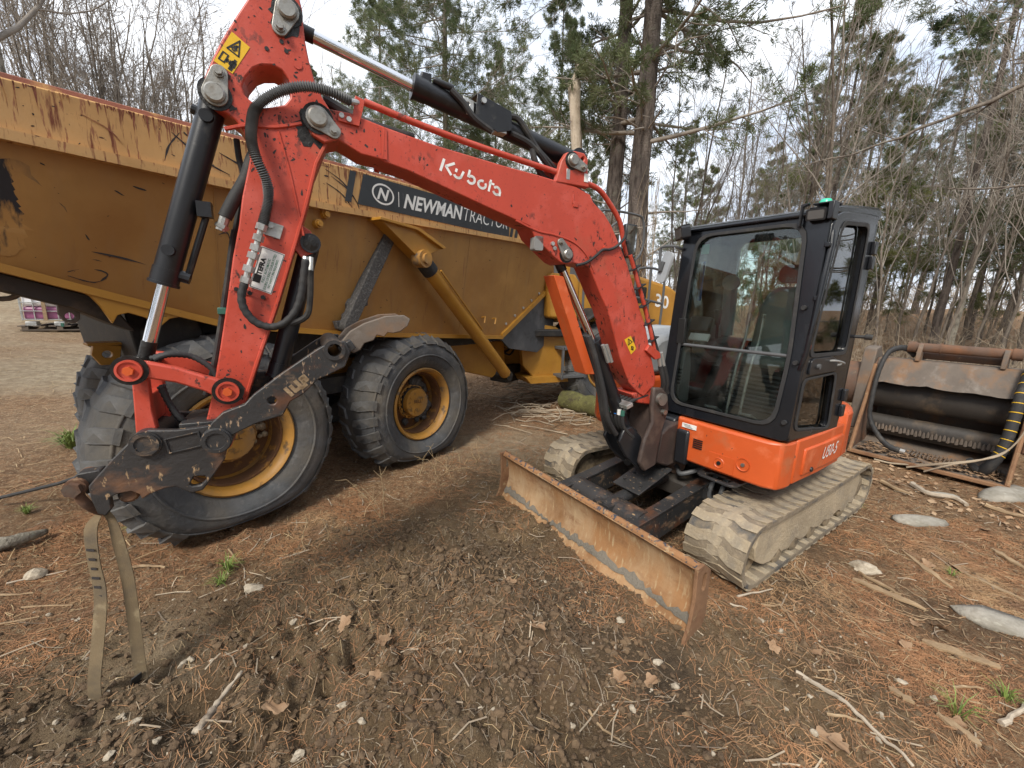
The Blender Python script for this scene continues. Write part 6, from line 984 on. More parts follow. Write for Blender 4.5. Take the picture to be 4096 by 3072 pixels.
# --- stick
mb = MB(B4); mb.prism(D['stick'], -.085, .085, [D['stick_hole']]); stick = mb.build('stick', 'red', EX, .006)
sr = [(2.275, 2.50), (2.33, 2.39), (2.375, 2.23), (2.425, 2.07), (2.525, 1.77), (2.635, 1.47), (2.69, 1.31)]
mb = MB(B4); mb.tube(smooth([(2.68, .086, 2.46), (2.60, .086, 2.49), (2.50, .086, 2.505), (2.40, .086, 2.54)], 4), .008, 6); mb.tube(smooth([(2.49, .086, 2.49), (2.46, .086, 2.35), (2.44, .086, 2.22), (2.42, .086, 2.08)], 4), .005, 6); mb.tube([(p[0] + .022, .086, p[1]) for p in sr], .008, 6); mb.build('weld_seam', 'red', EX)
for x, z in ((2.455, 2.83), (2.51, 2.79), (2.44, 2.80)): MB(B4).lathe([(.008, 0), (.008, .003)], (x, .085, z), (0, 1, 0), 12).build('drain_hole', 'ink', EX)
MB(B4).lathe([(.016, 0), (.016, .004)], (2.40, .085, 2.76), (0, 1, 0), 14).build('plug', 'red', EX)
# --- cylinders
def cyl(name, a, b, c, r, rr, y=0, mat='black', gland=True):
    a, b, c = (Vector((p[0], y, p[1])) for p in (a, b, c)); mb = MB(B4); mb.tube([a, b], r, 24); d = (b - a).normalized()
    if gland: mb.tube([b - d * .07, b], r * 1.07, 24); mb.tube([b - d * .012, b], r * 1.16, 24)
    mb.lathe([(r * 1.02, -.07), (r * 1.02, .07)], a, (0, 1, 0), 20); o = mb.build(name, mat, EX, sharp=30)
    mb = MB(B4); mb.tube([b - d * .02, c], rr, 20); mb.build('piston_rod', 'chrome', EX); mb = MB(B4); e = (c - b).normalized(); mb.tube([c - e * .10, c - e * .02], rr * 1.15, 16); mb.lathe([(rr * 1.5, -.06), (rr * 1.5, .06)], c, (0, 1, 0), 18); mb.build('rod_eye', 'grease' if name == 'bucket_cylinder' else 'black', EX); return o
bc = cyl('bucket_cylinder', D['bcyl'][0], D['bcyl'][2], D['pins']['link1'][0], .047, .024)
ac = cyl('arm_cylinder', D['acyl'][3], D['acyl'][1], P_['armcyl'][0], .050, .0255)
tcy = cyl('thumb_cylinder', D['tcyl'][0], D['tcyl'][2], (2.62, 1.33), .042, .022)
mb = MB(B4); mb.prism([(2.80, 1.43), (2.58, 1.45), (2.60, 1.27), (2.74, 1.24)], -.12, -.06); mb.build('thumb_link', 'worn', EX, .006)
bcy = cyl('boom_cylinder', (.29, .87), (.68, 1.58), P_['boomcyl'][0], .052, .027)
# bucket cylinder fittings and pipe
d_ = (Vector((*D['bcyl'][2], 0)) - Vector((*D['bcyl'][0], 0))); a_ = Vector((D['bcyl'][0][0], 0, D['bcyl'][0][1])); b_ = Vector((D['bcyl'][2][0], 0, D['bcyl'][2][1])); side = Vector((-(b_ - a_).z, 0, (b_ - a_).x)).normalized()
mb = MB(B4); mb.tube([a_.lerp(b_, .52) - side * .075, a_.lerp(b_, .93) - side * .07], .013, 8); mb.box(a_.lerp(b_, .56) - side * .07 + Vector((0, .03, 0)), (.05, .05, .06)); mb.tube([a_.lerp(b_, .93) - side * .03, a_.lerp(b_, .93) - side * .08], .024, 10); mb.lathe([(.022, 0), (.022, .03)], a_.lerp(b_, .82) + Vector((0, .045, 0)), (0, 1, 0), 14); mb.tube([a_.lerp(b_, .12) + Vector((0, .03, 0)), a_.lerp(b_, .12) + Vector((0, .065, 0))], .024, 12); mb.tube([a_.lerp(b_, .10) - side * -.06, a_.lerp(b_, .10) - side * -.03], .02, 10); mb.build('cylinder_pipe', 'black', EX)['kind'] = 'stuff'
mb = MB(B4); mb.tube(smooth([(2.575, .03, 2.42), (2.60, .03, 2.37), (2.625, .03, 2.30), (2.68, .03, 2.20), (2.715, .03, 2.13)], 5), .026, 12); mb.build('hydraulic_hose', 'rubber', EX); mb = MB(B4); mb.tube([(2.715, .03, 2.13), (2.735, .03, 2.075)], .02, 10); mb.tube([(2.725, .03, 2.10), (2.732, .03, 2.085)], .026, 6); mb.build('hose_fitting', 'galv', EX)
# arm cylinder block with its guard and hoses
a_ = Vector((D['acyl'][1][0], 0, D['acyl'][1][1])); b_ = Vector((D['acyl'][3][0], 0, D['acyl'][3][1])); up3 = Vector((0, 0, 1))
mb = MB(B4); mb.slab(D['gbox'], [], (0, .075, 0), (1, 0, 0), (0, 0, 1), (0, .004, 0)); mb.hexa([(1.587, -.03, 2.87), (1.587, .078, 2.856), (1.391, .078, 2.813), (1.391, -.03, 2.83)], [(1.585, -.03, 2.866), (1.585, .075, 2.851), (1.393, .075, 2.808), (1.393, -.03, 2.825)]); mb.build('valve_guard', 'black', EX, .002); MB(B4).lathe([(.014, 0), (.014, .012)], (1.555, .08, 2.825), (0, 1, 0), 8).build('guard_bolt', 'galv', EX)
mb = MB(B4); mb.slab([(1.66, 2.83), (1.60, 2.82), (1.60, 2.745), (1.64, 2.75)], [circ(1.632, 2.80, .008, 8), circ(1.625, 2.77, .008, 8)], (0, .06, 0), (1, 0, 0), (0, 0, 1), (0, .006, 0)); mb.box((1.50, .05, 2.745), (.12, .05, .03)); mb.box((1.45, .05, 2.72), (.07, .05, .04)); mb.build('valve_block', 'galv', EX, .003)
mb = MB(B4); mb.box(a_.lerp(b_, .07) + Vector((0, 0, .06)), (.05, .04, .04)); mb.tube([a_.lerp(b_, .10) + Vector((0, .03, .055)), a_.lerp(b_, .20) + Vector((0, .055, .045))], .017, 8); mb.build('cylinder_port', 'black', EX, .004)
for pth in ([(1.72, .055, 2.845), (1.66, .065, 2.80), (1.60, .07, 2.74), (1.50, .065, 2.70)], [(1.40, .04, 2.80), (1.34, .05, 2.80), (1.28, .06, 2.74), (1.22, .065, 2.67), (1.14, .06, 2.62), (1.05, .04, 2.57)], [(1.38, .05, 2.72), (1.28, .065, 2.69), (1.2, .07, 2.64), (1.1, .05, 2.57)], [(1.25, .06, 2.68), (1.23, .07, 2.60), (1.15, .05, 2.53), (1.0, .03, 2.52)]): mb = MB(B4); mb.tube(smooth(pth, 5), .017, 8); mb.build('hydraulic_hose', 'rubber', EX)
for pth in ([(2.30, -.03, 2.70), (2.2, -.02, 2.66), (2.1, 0, 2.625), (1.9, .02, 2.60)], [(2.34, -.06, 2.68), (2.2, -.05, 2.64), (2.1, -.04, 2.62), (1.7, -.02, 2.575), (1.3, -.02, 2.545), (1.05, -.02, 2.53), (.9, -.02, 2.53), (.72, -.03, 2.44), (.58, -.03, 2.26)]): mb = MB(B4); mb.tube(smooth(pth, 5), .024, 8); mb.build('hydraulic_hose', 'rubber', EX)
pp = [(x, .085, z) for x, z in D['pipe']][1:]; pp = pp[:4] + [(.95, .085, 2.545), (.83, .085, 2.53), (.77, .085, 2.51), (.72, .085, 2.475), (.60, .085, 2.36), (.555, .085, 2.25), (.51, .085, 2.15)]
mb = MB(B4); mb.tube(smooth(pp, 3), .0155, 12); mb.build('boom_pipe', 'red', EX)
MB(B4).prism(D['pipebrk'], .112, .122).build('pipe_bracket', 'red', EX, .002)
for x, z in ((2.242, 2.592), (2.212, 2.583)): MB(B4).lathe([(.011, 0), (.011, .008), (0, .008)], (x, .122, z), (0, 1, 0), 8).build('bracket_bolt', 'galv', EX)
mb = MB(B4); mb.prism([(1.045, 2.585), (1.02, 2.585), (1.02, 2.525), (1.045, 2.525)], .098, .116); mb.build('pipe_clamp', 'galv', EX, .003)
mb = MB(B4); pp2 = [(x, .115, z) for x, z in [(.51, 2.15), (.43, 2.00), (.34, 1.83), (.26, 1.66), (.19, 1.49)]]; mb.tube(pp2, .014, 8); mb.build('boom_pipe', 'red', EX)
mb = MB(B4); mb.tube(smooth([(x, .10, z) for x, z in [(.535, 2.24), (.48, 2.13), (.40, 1.98), (.32, 1.82), (.25, 1.68), (.17, 1.53), (.10, 1.40), (.05, 1.28), (.0, 1.18)]], 3), .016, 8); mb.build('hydraulic_hose', 'rubber', EX)
for t in (.12, .3, .48, .66, .84): x = .51 + (.19 - .51) * t; z = 2.15 + (1.49 - 2.15) * t; mb = MB(B4); mb.box((x - .01, .115, z), (.085, .05, .006), Matrix.Rotation(R(30), 3, 'Y')); mb.build('cable_tie', 'ink', EX)
mb = MB(B4); mb.prism([(.30, 1.52), (.27, 1.56), (.16, 1.50), (.15, 1.46), (.20, 1.45)], .112, .135); mb.build('hose_bracket', 'red', EX, .003)
for dx in (0, .035): mb = MB(B4); mb.tube([(.17 - dx, .12, 1.50), (.13 - dx, .12, 1.40)], .014, 8); mb.build('hose_fitting', 'galv', EX); mb = MB(B4); mb.tube(smooth([(.13 - dx, .12, 1.40), (.08 - dx, .12, 1.28), (.06 - dx, .10, 1.2), (.05 - dx, .08, 1.1)], 4), .018, 8); mb.build('hydraulic_hose', 'rubber', EX)
mb = MB(B4); mb.tube(smooth([(x, .122, z) for x, z in D['cable']], 4), .009, 8); mb.build('lamp_cable', 'rubber', EX); MB(B4).lathe([(.018, 0), (.018, .015)], (.72, .11, 2.175), (0, 1, 0), 10).build('cable_boss', 'red', EX)
for x, z in ((1.115, 2.165), (1.10, 2.14)): MB(B4).lathe([(.012, 0), (.012, .012)], (x, .11, z), (0, 1, 0), 8).build('cover_bolt', 'galv', EX)
mb = MB(B4); mb.box((.985, .112, 2.43), (.012, .004, .05)); mb.box((.965, .112, 2.40), (.035, .008, .03)); mb.build('tool_stop', 'red', EX, .002)
mb = MB(B4); mb.slab(rrect(1.175, 1.235, 2.12, 2.20, .012), [], (0, .06, 0), (1, 0, 0), (0, 0, 1), (0, .05, 0)); mb.build('boom_lamp', 'plasticl', EX, .005)
mb = MB(B4); mb.box((.905, .117, 2.555), (.03, .002, .045)); mb.build('hook_decal', 'cleanwhite', EX)
# orange guard over the boom cylinder
gq = [D['bguard'][0], (D['bguard'][1][0] + .035, D['bguard'][1][1]), (D['bguard'][2][0] + .03, D['bguard'][2][1]), D['bguard'][3]]; mb = MB(B4); mb.prism(gq, .055, .065); mb.prism([gq[0], (gq[0][0] - .012, gq[0][1]), (gq[3][0] - .012, gq[3][1]), gq[3]], -.06, .065); mb.build('cylinder_guard', 'orange', EX, .004)
for k in range(3): mb = MB(B4); mb.tube(smooth([(.79 - .02 * k, .10 - .05 * k, 1.62), (.74 - .02 * k, .11 - .05 * k, 1.50), (.69 - .02 * k, .12 - .05 * k, 1.36), (.64 - .02 * k, .13 - .05 * k, 1.2), (.60 - .02 * k, .13 - .05 * k, 1.05), (.50, .12 - .05 * k, .92)], 4), .019, 8); mb.build('hydraulic_hose', 'rubber', EX)
for dx in (0, .03): mb = MB(B4); mb.tube([(.66 - dx, .09, 1.56), (.60 - dx, .09, 1.44)], .014, 8); mb.build('hose_fitting', 'galv', EX)
# --- corrugated hose on the stick
hp_ = smooth([(x, .13 + .03 * math.sin(i), z) for i, (x, z) in enumerate(D['hose'])], 10); rr = [.0185 + .0028 * (1 if i % 2 else -1) for i in range(len(hp_))]
hp2 = []; 
for i in range(len(hp_) - 1): hp2 += [hp_[i], hp_[i].lerp(hp_[i + 1], .5)]
mb = MB(B4); mb.tube(hp2, [.0215 if i % 2 else .0150 for i in range(len(hp2))], 12); mb.build('corrugated_hose', 'hose', EX, sharp=80)
hm = [(x, .125, z) for x, z in D['hosemet']]
mb = MB(B4); mb.tube([(2.204, .125, 2.655), (2.17, .11, 2.662)], .014, 10); mb.tube(smooth(hm, 4), .012, 10)
for t in (.0, .16, .36, .55, .75, .95): i = t * (len(hm) - 1); k = int(i); p = Vector(hm[k]).lerp(Vector(hm[min(k + 1, len(hm) - 1)]), i - k); e = (Vector(hm[-1]) - Vector(hm[0])).normalized(); mb.tube([p - e * .013, p + e * .013], .021, 6)
mb.build('steel_fittings', 'galv', EX)['kind'] = 'stuff'
h2 = smooth([(x, .125, z) for x, z in D['hose2']], 6); mb = MB(B4); mb.tube(h2, [.0165 if i % 3 else .0145 for i in range(len(h2))], 12); mb.build('spiral_wrapped_hose', 'rubber', EX, sharp=80)
mb = MB(B4); mb.tube([(2.428, .125, 1.92), (2.418, .11, 1.985)], .013, 8); mb.build('hose_end', 'galv', EX); mb = MB(B4); mb.tube([(2.40, .07, 1.93), (2.395, .06, 1.99)], .012, 8); mb.build('hose_end', 'galv', EX); mb = MB(B4); mb.tube(smooth([(2.50, .03, 1.68), (2.43, .05, 1.72), (2.41, .06, 1.80), (2.40, .07, 1.93)], 4), .014, 8); mb.build('hydraulic_hose', 'rubber', EX)
MB(B4).prism(D['decals']['galv'], .086, .094).build('hose_clamp_plate', 'galv', EX, .002); q = D['decals']['galv']; MB(B4).lathe([(.011, 0), (.011, .012)], ((q[0][0] + q[2][0]) / 2 + .01, .094, (q[0][1] + q[2][1]) / 2 + .015), (0, 1, 0), 8).build('clamp_bolt', 'galv', EX)
MB(B4).prism(D['decals']['bar'], .085, .092).build('hose_bar', 'red', EX, .002)
for t in (.12, .5, .88): a, b = Vector(D['decals']['bar'][0]).lerp(Vector(D['decals']['bar'][3]), .5), Vector(D['decals']['bar'][1]).lerp(Vector(D['decals']['bar'][2]), .5); p = a.lerp(b, t); MB(B4).lathe([(.009, 0), (.009, .008)], (p.x, .092, p.y), (0, 1, 0), 10).build('bar_plug', 'ink', EX)
mb = MB(B4); mb.tube(smooth([(x, -.03, z) for x, z in D['hosel']], 4), .012, 8); mb.build('thumb_hose', 'rubber', EX)
for z in (2.245, 1.735): x = 2.655 if z > 2 else 2.765; mb = MB(B4); mb.box((x, -.02, z), (.035, .03, .03)); mb.build('hose_clip', 'green', EX, .003)
MB(B4).prism(D['tbrk'], -.05, .05).build('thumb_cylinder_bracket', 'red', EX, .004); MB(B4).lathe([(.034, 0), (.034, .02), (.018, .024), (0, .024)], (*D['tcyl'][0][:1], .05, D['tcyl'][0][1]), (0, 1, 0), 20).build('thumb_cylinder_pin', 'grease', EX)
# --- decals
yq = .0865
def q3d(q, y): return [(p[0], y, p[1]) for p in q]
wq = q3d(D['decals']['warn'], yq); MB(B4).add(wq, [(0, 1, 2, 3)]).build('warning_decal', 'warny', EX, sharp=0, fix=False)
def inq(q, u, v): tl, tr, br, bl = (Vector(p) for p in q); return (tl * (1 - u) + tr * u) * (1 - v) + (bl * (1 - u) + br * u) * v
def strokes(name, q, lines, wd, mat, parent=EX, dy=.001):
    mb = MB(B4)
    for L_ in lines:
        P = [inq(q, u, v) + Vector((0, dy, 0)) for u, v in L_]
        for a, b in zip(P[:-1], P[1:]): t = (b - a).normalized(); nn = Vector((-t.z, 0, t.x)) * wd; a2 = a - t * wd * .6; b2 = b + t * wd * .6; mb.add([a2 + nn, b2 + nn, b2 - nn, a2 - nn], [(0, 1, 2, 3)])
    return mb.build(name, mat, parent, sharp=0, fix=False)
strokes('warning_symbol', wq, [[(.2, .46), (.5, .06), (.82, .46), (.2, .46)], [(.36, .38), (.5, .24), (.6, .36)], [(.42, .40), (.55, .40)], [(.55, .22), (.5, .36)], [(.14, .86), (.14, .62), (.42, .62), (.42, .86), (.14, .86)], [(.46, .76), (.66, .76)], [(.50, .71), (.46, .76), (.50, .81)], [(.62, .71), (.66, .76), (.62, .81)]], .0028, 'ink')
strokes('warning_figure', wq, [[(.80, .62), (.80, .66)], [(.80, .70), (.80, .82)], [(.72, .82), (.74, .70), (.86, .70), (.88, .82)], [(.77, .82), (.77, .94)], [(.83, .82), (.83, .94)]], .005, 'ink')
tq = q3d(D['decals']['tefra'], yq); MB(B4).add(tq, [(0, 1, 2, 3)]).build('coupler_decal', 'cleanwhite', EX, sharp=0, fix=False)
strokes('decal_border', tq, [[(.03, .02), (.97, .02), (.97, .98), (.03, .98), (.03, .02)]], .0012, 'ink')
def tline(s_, u0, u1, v0, v1, mat, bold):           # lines run up the decal
    text(s_, inq(tq, u1, v1) + Vector((0, .001, 0)), inq(tq, u1, v0) + Vector((0, .001, 0)), inq(tq, u0, v0) + Vector((0, .001, 0)), inq(tq, u0, v1) + Vector((0, .001, 0)), mat, EX, M4=B4, bold=bold)
tline('TEFRA', .12, .34, .24, .66, 'ink', .05); tline('FULLY AUTOMATIC', .42, .53, .22, .80, 'whitegrn', .015); tline('DOUBLE LOCKING COUPLER FITTED', .58, .69, .08, .95, 'whitegrn', .015); tline('NO SAFETY PIN REQUIRED', .74, .85, .18, .88, 'whitegrn', .015)
strokes('decal_logo', tq, [[(.22, .70), (.22, .80)]], .014, 'ink')
w2 = q3d(D['decals']['warn2'], .1115); MB(B4).add(w2, [(0, 1, 2, 3)]).build('warning_decal', 'warny', EX, sharp=0, fix=False); strokes('warning_symbol', w2, [[(.15, .42), (.5, .08), (.85, .42), (.15, .42)], [(.4, .38), (.55, .24)], [(.3, .75), (.5, .62), (.7, .75), (.5, .9), (.3, .75)], [(.5, .62), (.5, .9)]], .003, 'ink')
# maker's lettering: stencil-cut rounded letters
kq = D['decals']['kub']; kb = [Vector((p[0], .1115, p[1])) for p in (kq[0], kq[2], kq[3], kq[1])]      # bl, br, tr, tl
def kp(u, v): return (kb[0] * (1 - u) + kb[1] * u) * (1 - v) + (kb[3] * (1 - u) + kb[2] * u) * v
mb = MB(B4)
def kst(path, w_=.026, n=1):
    P = [kp(u, v) for u, v in path]
    for i, (a, b) in enumerate(zip(P[:-1], P[1:])):
        t = (b - a).normalized(); nn = Vector((-t.z, 0, t.x)) * w_ / 2; e = t * w_ * .18; mb.add([a - e * (i > 0) + nn, b + e * (i < len(P) - 2) + nn, b + e * (i < len(P) - 2) - nn, a - e * (i > 0) - nn], [(0, 1, 2, 3)])
arc = lambda cx, cy, rx, ry, a0, a1, n=10: [(cx + rx * math.cos(R(a0 + (a1 - a0) * k / n)), cy + ry * math.sin(R(a0 + (a1 - a0) * k / n))) for k in range(n + 1)]
kst([(.02, .0), (.02, 1.0)], 0.0134); kst([(.185, 1.0), (.075, .52), (.185, .02)], 0.0123); kst([(.235, .68), (.235, .40)], 0.0123); kst(arc(.275, .25, .055, .22, 180, 360) [1:] + [(.345, .68)], 0.0123)
kst([(.43, 1.0), (.43, .42)], 0.0123); kst(arc(.485, .32, .058, .28, 150, -150), 0.0123); kst(arc(.665, .32, .062, .28, 80, 400, 16), 0.0123); kst([(.79, .95), (.79, .02)], 0.0123); kst([(.765, .70), (.86, .70)], 0.0101); kst(arc(.915, .32, .055, .28, 150, -10), 0.0123); kst([(.975, .38), (.975, .02)], 0.0123); kst(arc(.915, .30, .055, .26, 200, 320), 0.0123)
mb.build('lettering', 'cleanwhite', EX, sharp=0, fix=False)
# --- linkage, coupler, thumb
for y in (.125, -.165):
    mb = MB(B4); mb.prism(D['flink'], y, y + .04); o = mb.build('link_arm', 'red', EX, .008); mb = MB(B4); f_ = D['flink']; mb.prism([(3.02, 1.530), (2.92, 1.503), (2.83, 1.464), (2.775, 1.438), (2.785, 1.400), (2.84, 1.425), (2.92, 1.463), (3.01, 1.488)], y + .0405, y + .0425) if 0 else None
for c_ in (P_['link1'][0], P_['link2'][0]):
    MB(B4).lathe([(.058, -.004), (.058, .004)], (c_[0], .165, c_[1]), (0, 1, 0), 24).build('grease_ring', 'grease', EX); MB(B4).lathe([(.042, .0), (.042, .016), (.034, .016), (.034, .008), (0, .008)], (c_[0], .167, c_[1]), (0, 1, 0), 26).build('link_pin', 'red', EX); MB(B4).lathe([(.018, .0), (.018, .022), (0, .022)], (c_[0], .170, c_[1]), (0, 1, 0), 6).build('pin_bolt', 'orange', EX)
mb = MB(B4); mb.tube([(P_['link1'][0][0], -.16, P_['link1'][0][1]), (P_['link1'][0][0], .16, P_['link1'][0][1])], .03, 14); mb.tube([(P_['link2'][0][0], -.16, P_['link2'][0][1]), (P_['link2'][0][0], .16, P_['link2'][0][1])], .03, 14); mb.build('link_shaft', 'grease', EX)
for y in (.075, -.115): mb = MB(B4); mb.prism(D['hlink'], y, y + .04); mb.build('tipping_link', 'red', EX, .006)
mb = MB(B4); mb.box((3.05, 0, 1.33), (.05, .16, .12)); mb.build('link_web', 'red', EX, .006)
for k in range(2): ph = smooth([(3.02 - .02 * k, .05 + .03 * k, 1.535), (2.95, .05 + .03 * k, 1.555), (2.88, .05, 1.54), (2.82, .05, 1.49), (2.80, .05, 1.44)], 9); mb = MB(B4); mb.tube(ph, [.0135 if i % 2 else .0105 for i in range(len(ph))], 10); mb.build('corrugated_hose', 'rubber', EX, sharp=80); ph = smooth([(3.0, .03 + .03 * k, 1.42), (2.985 - .01 * k, .03 + .03 * k, 1.34), (2.96 - .02 * k, .03 + .03 * k, 1.27), (2.92 - .02 * k, .02, 1.22)], 9); mb = MB(B4); mb.tube(ph, [.0135 if i % 2 else .0105 for i in range(len(ph))], 10); mb.build('corrugated_hose', 'rubber', EX, sharp=80)
for y in (.135, -.165): mb = MB(B4); mb.prism(D['coupler'], y, y + .03, [D['cslot']]); mb.build('coupler_plate', 'wornrust', EX, .005)
mb = MB(B4); mb.box((3.12, 0, 1.05), (.16, .27, .10)); mb.box((2.93, 0, 1.10), (.22, .27, .06)); mb.prism([(3.20, 1.08), (3.1, 1.16), (3.05, 1.10), (3.16, 1.0)], -.13, .13); mb.lathe([(.035, -.10), (.035, .14)], (3.13, 0, .985), (0, 1, 0), 16); mb.build('coupler_body', 'wornrust', EX, .01)
mb = MB(B4); mb.box((2.85, 0, 1.25), (.18, .25, .03)); mb.build('coupler_bridge', 'worn', EX, .004)
cr = [(p[0], p[1]) for p in D['crect']]; ci = [(Vector(p) * .88 + Vector((sum(q[0] for q in cr) / 4, sum(q[1] for q in cr) / 4)) * .12)[:] for p in cr]; mb = MB(B4); mb.prism(cr, .165, .172, [ci]); mb.build('name_frame', 'worn', EX, .001)
for k_, c_ in (('cp1', P_['cp1'][0]),): MB(B4).lathe([(.052, -.34), (.052, .012), (.046, .012), (.046, .022), (.034, .022), (.034, .016), (0, .016)], (c_[0], .165, c_[1]), (0, 1, 0), 26).build('coupler_pin', 'worn', EX)
for y in (.172, -.215):
    mb = MB(B4); mb.prism(D['thumb'], y, y + .035, [circ(*D['thumbpts'][1], .017, 14), circ(2.325, 1.575, .03, 16)]); mb.build('thumb_arm', 'worn', EX, .005)
c_ = P_['cp2'][0]; MB(B4).lathe([(.055, -.42), (.055, .014), (.05, .016), (.05, .026), (.036, .026), (.034, .020), (0, .020)], (c_[0], .207, c_[1]), (0, 1, 0), 26).build('thumb_pin', 'worn', EX)
mb = MB(B4); mb.lathe([(.046, -.43), (.046, .012), (.030, .012), (.030, -.43)], (2.325, .207, 1.575), (0, 1, 0), 26, close=True); mb.build('thumb_sleeve', 'worn', EX)
for y in (.085, -.125): mb = MB(B4); mb.prism(D['jaw'], y, y + .03); mb.build('thumb_jaw', 'rustyd', EX, .004, label='rusty serrated jaw plate of the thumb')
mb = MB(B4); mb.box((2.27, 0, 1.58), (.07, .36, .05), Matrix.Rotation(R(30), 3, 'Y')); mb.build('thumb_crossbar', 'worn', EX, .005)
tq2 = [(2.545, .2085, 1.405), (2.455, .2085, 1.475), (2.425, .2085, 1.435), (2.515, .2085, 1.367)]
strokes('worn_marking', [Vector(p) for p in tq2], [[(.1, .1), (.1, .9)], [(.3, .2), (.3, .8)], [(.3, .8), (.45, .8)], [(.55, .1), (.55, .9), (.75, .9)], [(.75, .2), (.9, .2), (.9, .6), (.75, .6), (.75, .2)]], .008, 'wood')
mb = MB(B4); mb.box((2.455, .2075, 1.425), (.17, .004, .06), Matrix.Rotation(R(37), 3, 'Y')) if 0 else None
# eye at the nose of the coupler
mb = MB(B4); mb.prism([(3.24, 1.07), (3.31, 1.065), (3.345, 1.03), (3.335, .99), (3.29, .97), (3.22, 1.0)], -.03, .03, [circ(3.308, 1.02, .018, 12)]); mb.build('lifting_lug', 'wornrust', EX, .005)

# chipped paint, thickest along edges and round the pins
def chips(poly, holes, y, N, seed, foci, name='paint_chips', mat='scuff'):
    g = np.random.default_rng(seed); vs = []; fs = []; n = 0; P = [Vector(p) for p in poly]
    while n < N:
        if g.random() < .45: c = foci[int(g.integers(0, len(foci)))]; p = (c[0] + g.normal(0, .07), c[1] + g.normal(0, .07))
        else: i = int(g.integers(0, len(P))); e = P[i].lerp(P[(i + 1) % len(P)], g.random()); p = (e.x + g.normal(0, .035), e.y + g.normal(0, .035))
        r = .001 + .0045 * g.random() ** 3; el = g.uniform(1, 3); a0 = g.uniform(0, 6.3); ring = []
        for j in range(6): a = 2 * math.pi * j / 6; rr = r * g.uniform(.6, 1.3); x_, z_ = rr * math.cos(a) * el, rr * math.sin(a); ring.append((p[0] + x_ * math.cos(a0) - z_ * math.sin(a0), p[1] + x_ * math.sin(a0) + z_ * math.cos(a0)))
        if not all(inside(q, poly) and not any(inside(q, h) for h in holes) for q in ring): continue
        o = len(vs); vs += [(q[0], y, q[1]) for q in ring]; fs.append(tuple(range(o, o + 6))); n += 1
    MB(B4).add(vs, fs).build(name, mat, EX, sharp=0, fix=False)['kind'] = 'stuff'
chips(D['stick'], [D['stick_hole']], .0858, 420, 1, [(2.34, 2.50), (2.45, 2.42), (2.70, 2.60), (2.42, 2.85), (2.55, 2.45), (2.70, 1.40), (2.60, 1.65), (2.38, 2.60)])
chips(bo, [], .1108, 220, 2, [(2.30, 2.56), (2.2, 2.55), (1.02, 2.11), (.45, 1.75), (.30, 1.40), (.75, 2.1)])
for c_, r_ in (((2.335, 2.535), .085), ((2.70, 2.56), .06), ((2.43, 2.92), .06)):
    g = np.random.default_rng(int(r_ * 1000)); ring = [(c_[0] + r_ * (1 + .18 * g.normal()) * math.cos(a), c_[1] + r_ * (1 + .18 * g.normal()) * math.sin(a)) for a in np.linspace(0, 6.283, 25)[:-1]]
    yy = .0862; ring = [q for q in ring if inside(q, D['stick']) and not inside(q, D['stick_hole'])]
    if len(ring) > 3: MB(B4).add([(q[0], yy, q[1]) for q in ring], [tuple(range(len(ring)))]).build('grease_smear', 'grease', EX, sharp=0, fix=False)
# ------------------------------------------------------------------ shackle and strap hanging from the coupler
EM = Matrix.Translation((1.922, 3.727, 0)) @ Matrix.Rotation(-2.5376, 4, 'Z') @ B4
SH = EM @ Vector((3.308, 0, 1.02)); lat = (EM.to_3x3() @ Vector((0, 1, 0))).normalized(); fwd = (EM.to_3x3() @ Vector((1, 0, 0))).normalized()
so = empty('shackle', SH); tag(so, 'rusty bow shackle through the lug at the coupler nose', 'shackle')
mb = MB(); mb.tube([lat * -.085, lat * .085], .019, 12); mb.build('pin', 'rusty', so)
mb = MB(); mb.tube(smooth([lat * .06 + Vector((0, 0, .0)), lat * .066 + Vector((0, 0, -.05)) - fwd * .01, lat * .05 + Vector((0, 0, -.10)) - fwd * .03, lat * .0 + Vector((0, 0, -.145)) - fwd * .045, lat * -.05 + Vector((0, 0, -.10)) - fwd * .03, lat * -.066 + Vector((0, 0, -.05)) - fwd * .01, lat * -.06], 6), .018, 12); mb.build('bow', 'rusty', so)
for s_ in (-1, 1): MB().lathe([(.036, -.012), (.036, .012)], lat * .062 * s_, lat, 16).build('eye', 'rusty', so)
MB().lathe([(.03, 0), (.03, .022)], lat * .08, lat, 6).build('pin_head', 'rusty', so)
bt = SH + Vector((0, 0, -.13)) - fwd * .045
gp1 = Vector((-2.01, 1.47, 0)); gp1.z = hz(gp1.x, gp1.y); gp2 = Vector((-1.83, 1.58, 0)); gp2.z = hz(gp2.x, gp2.y)
st = empty('tie_down_strap', (bt.x, bt.y, 0)); tag(st, 'dirty tan webbing strap looped through the shackle and hanging to the ground', 'strap')
rel = lambda p: Vector(p) - Vector((bt.x, bt.y, 0)); wv = Vector((.92, .38, 0))
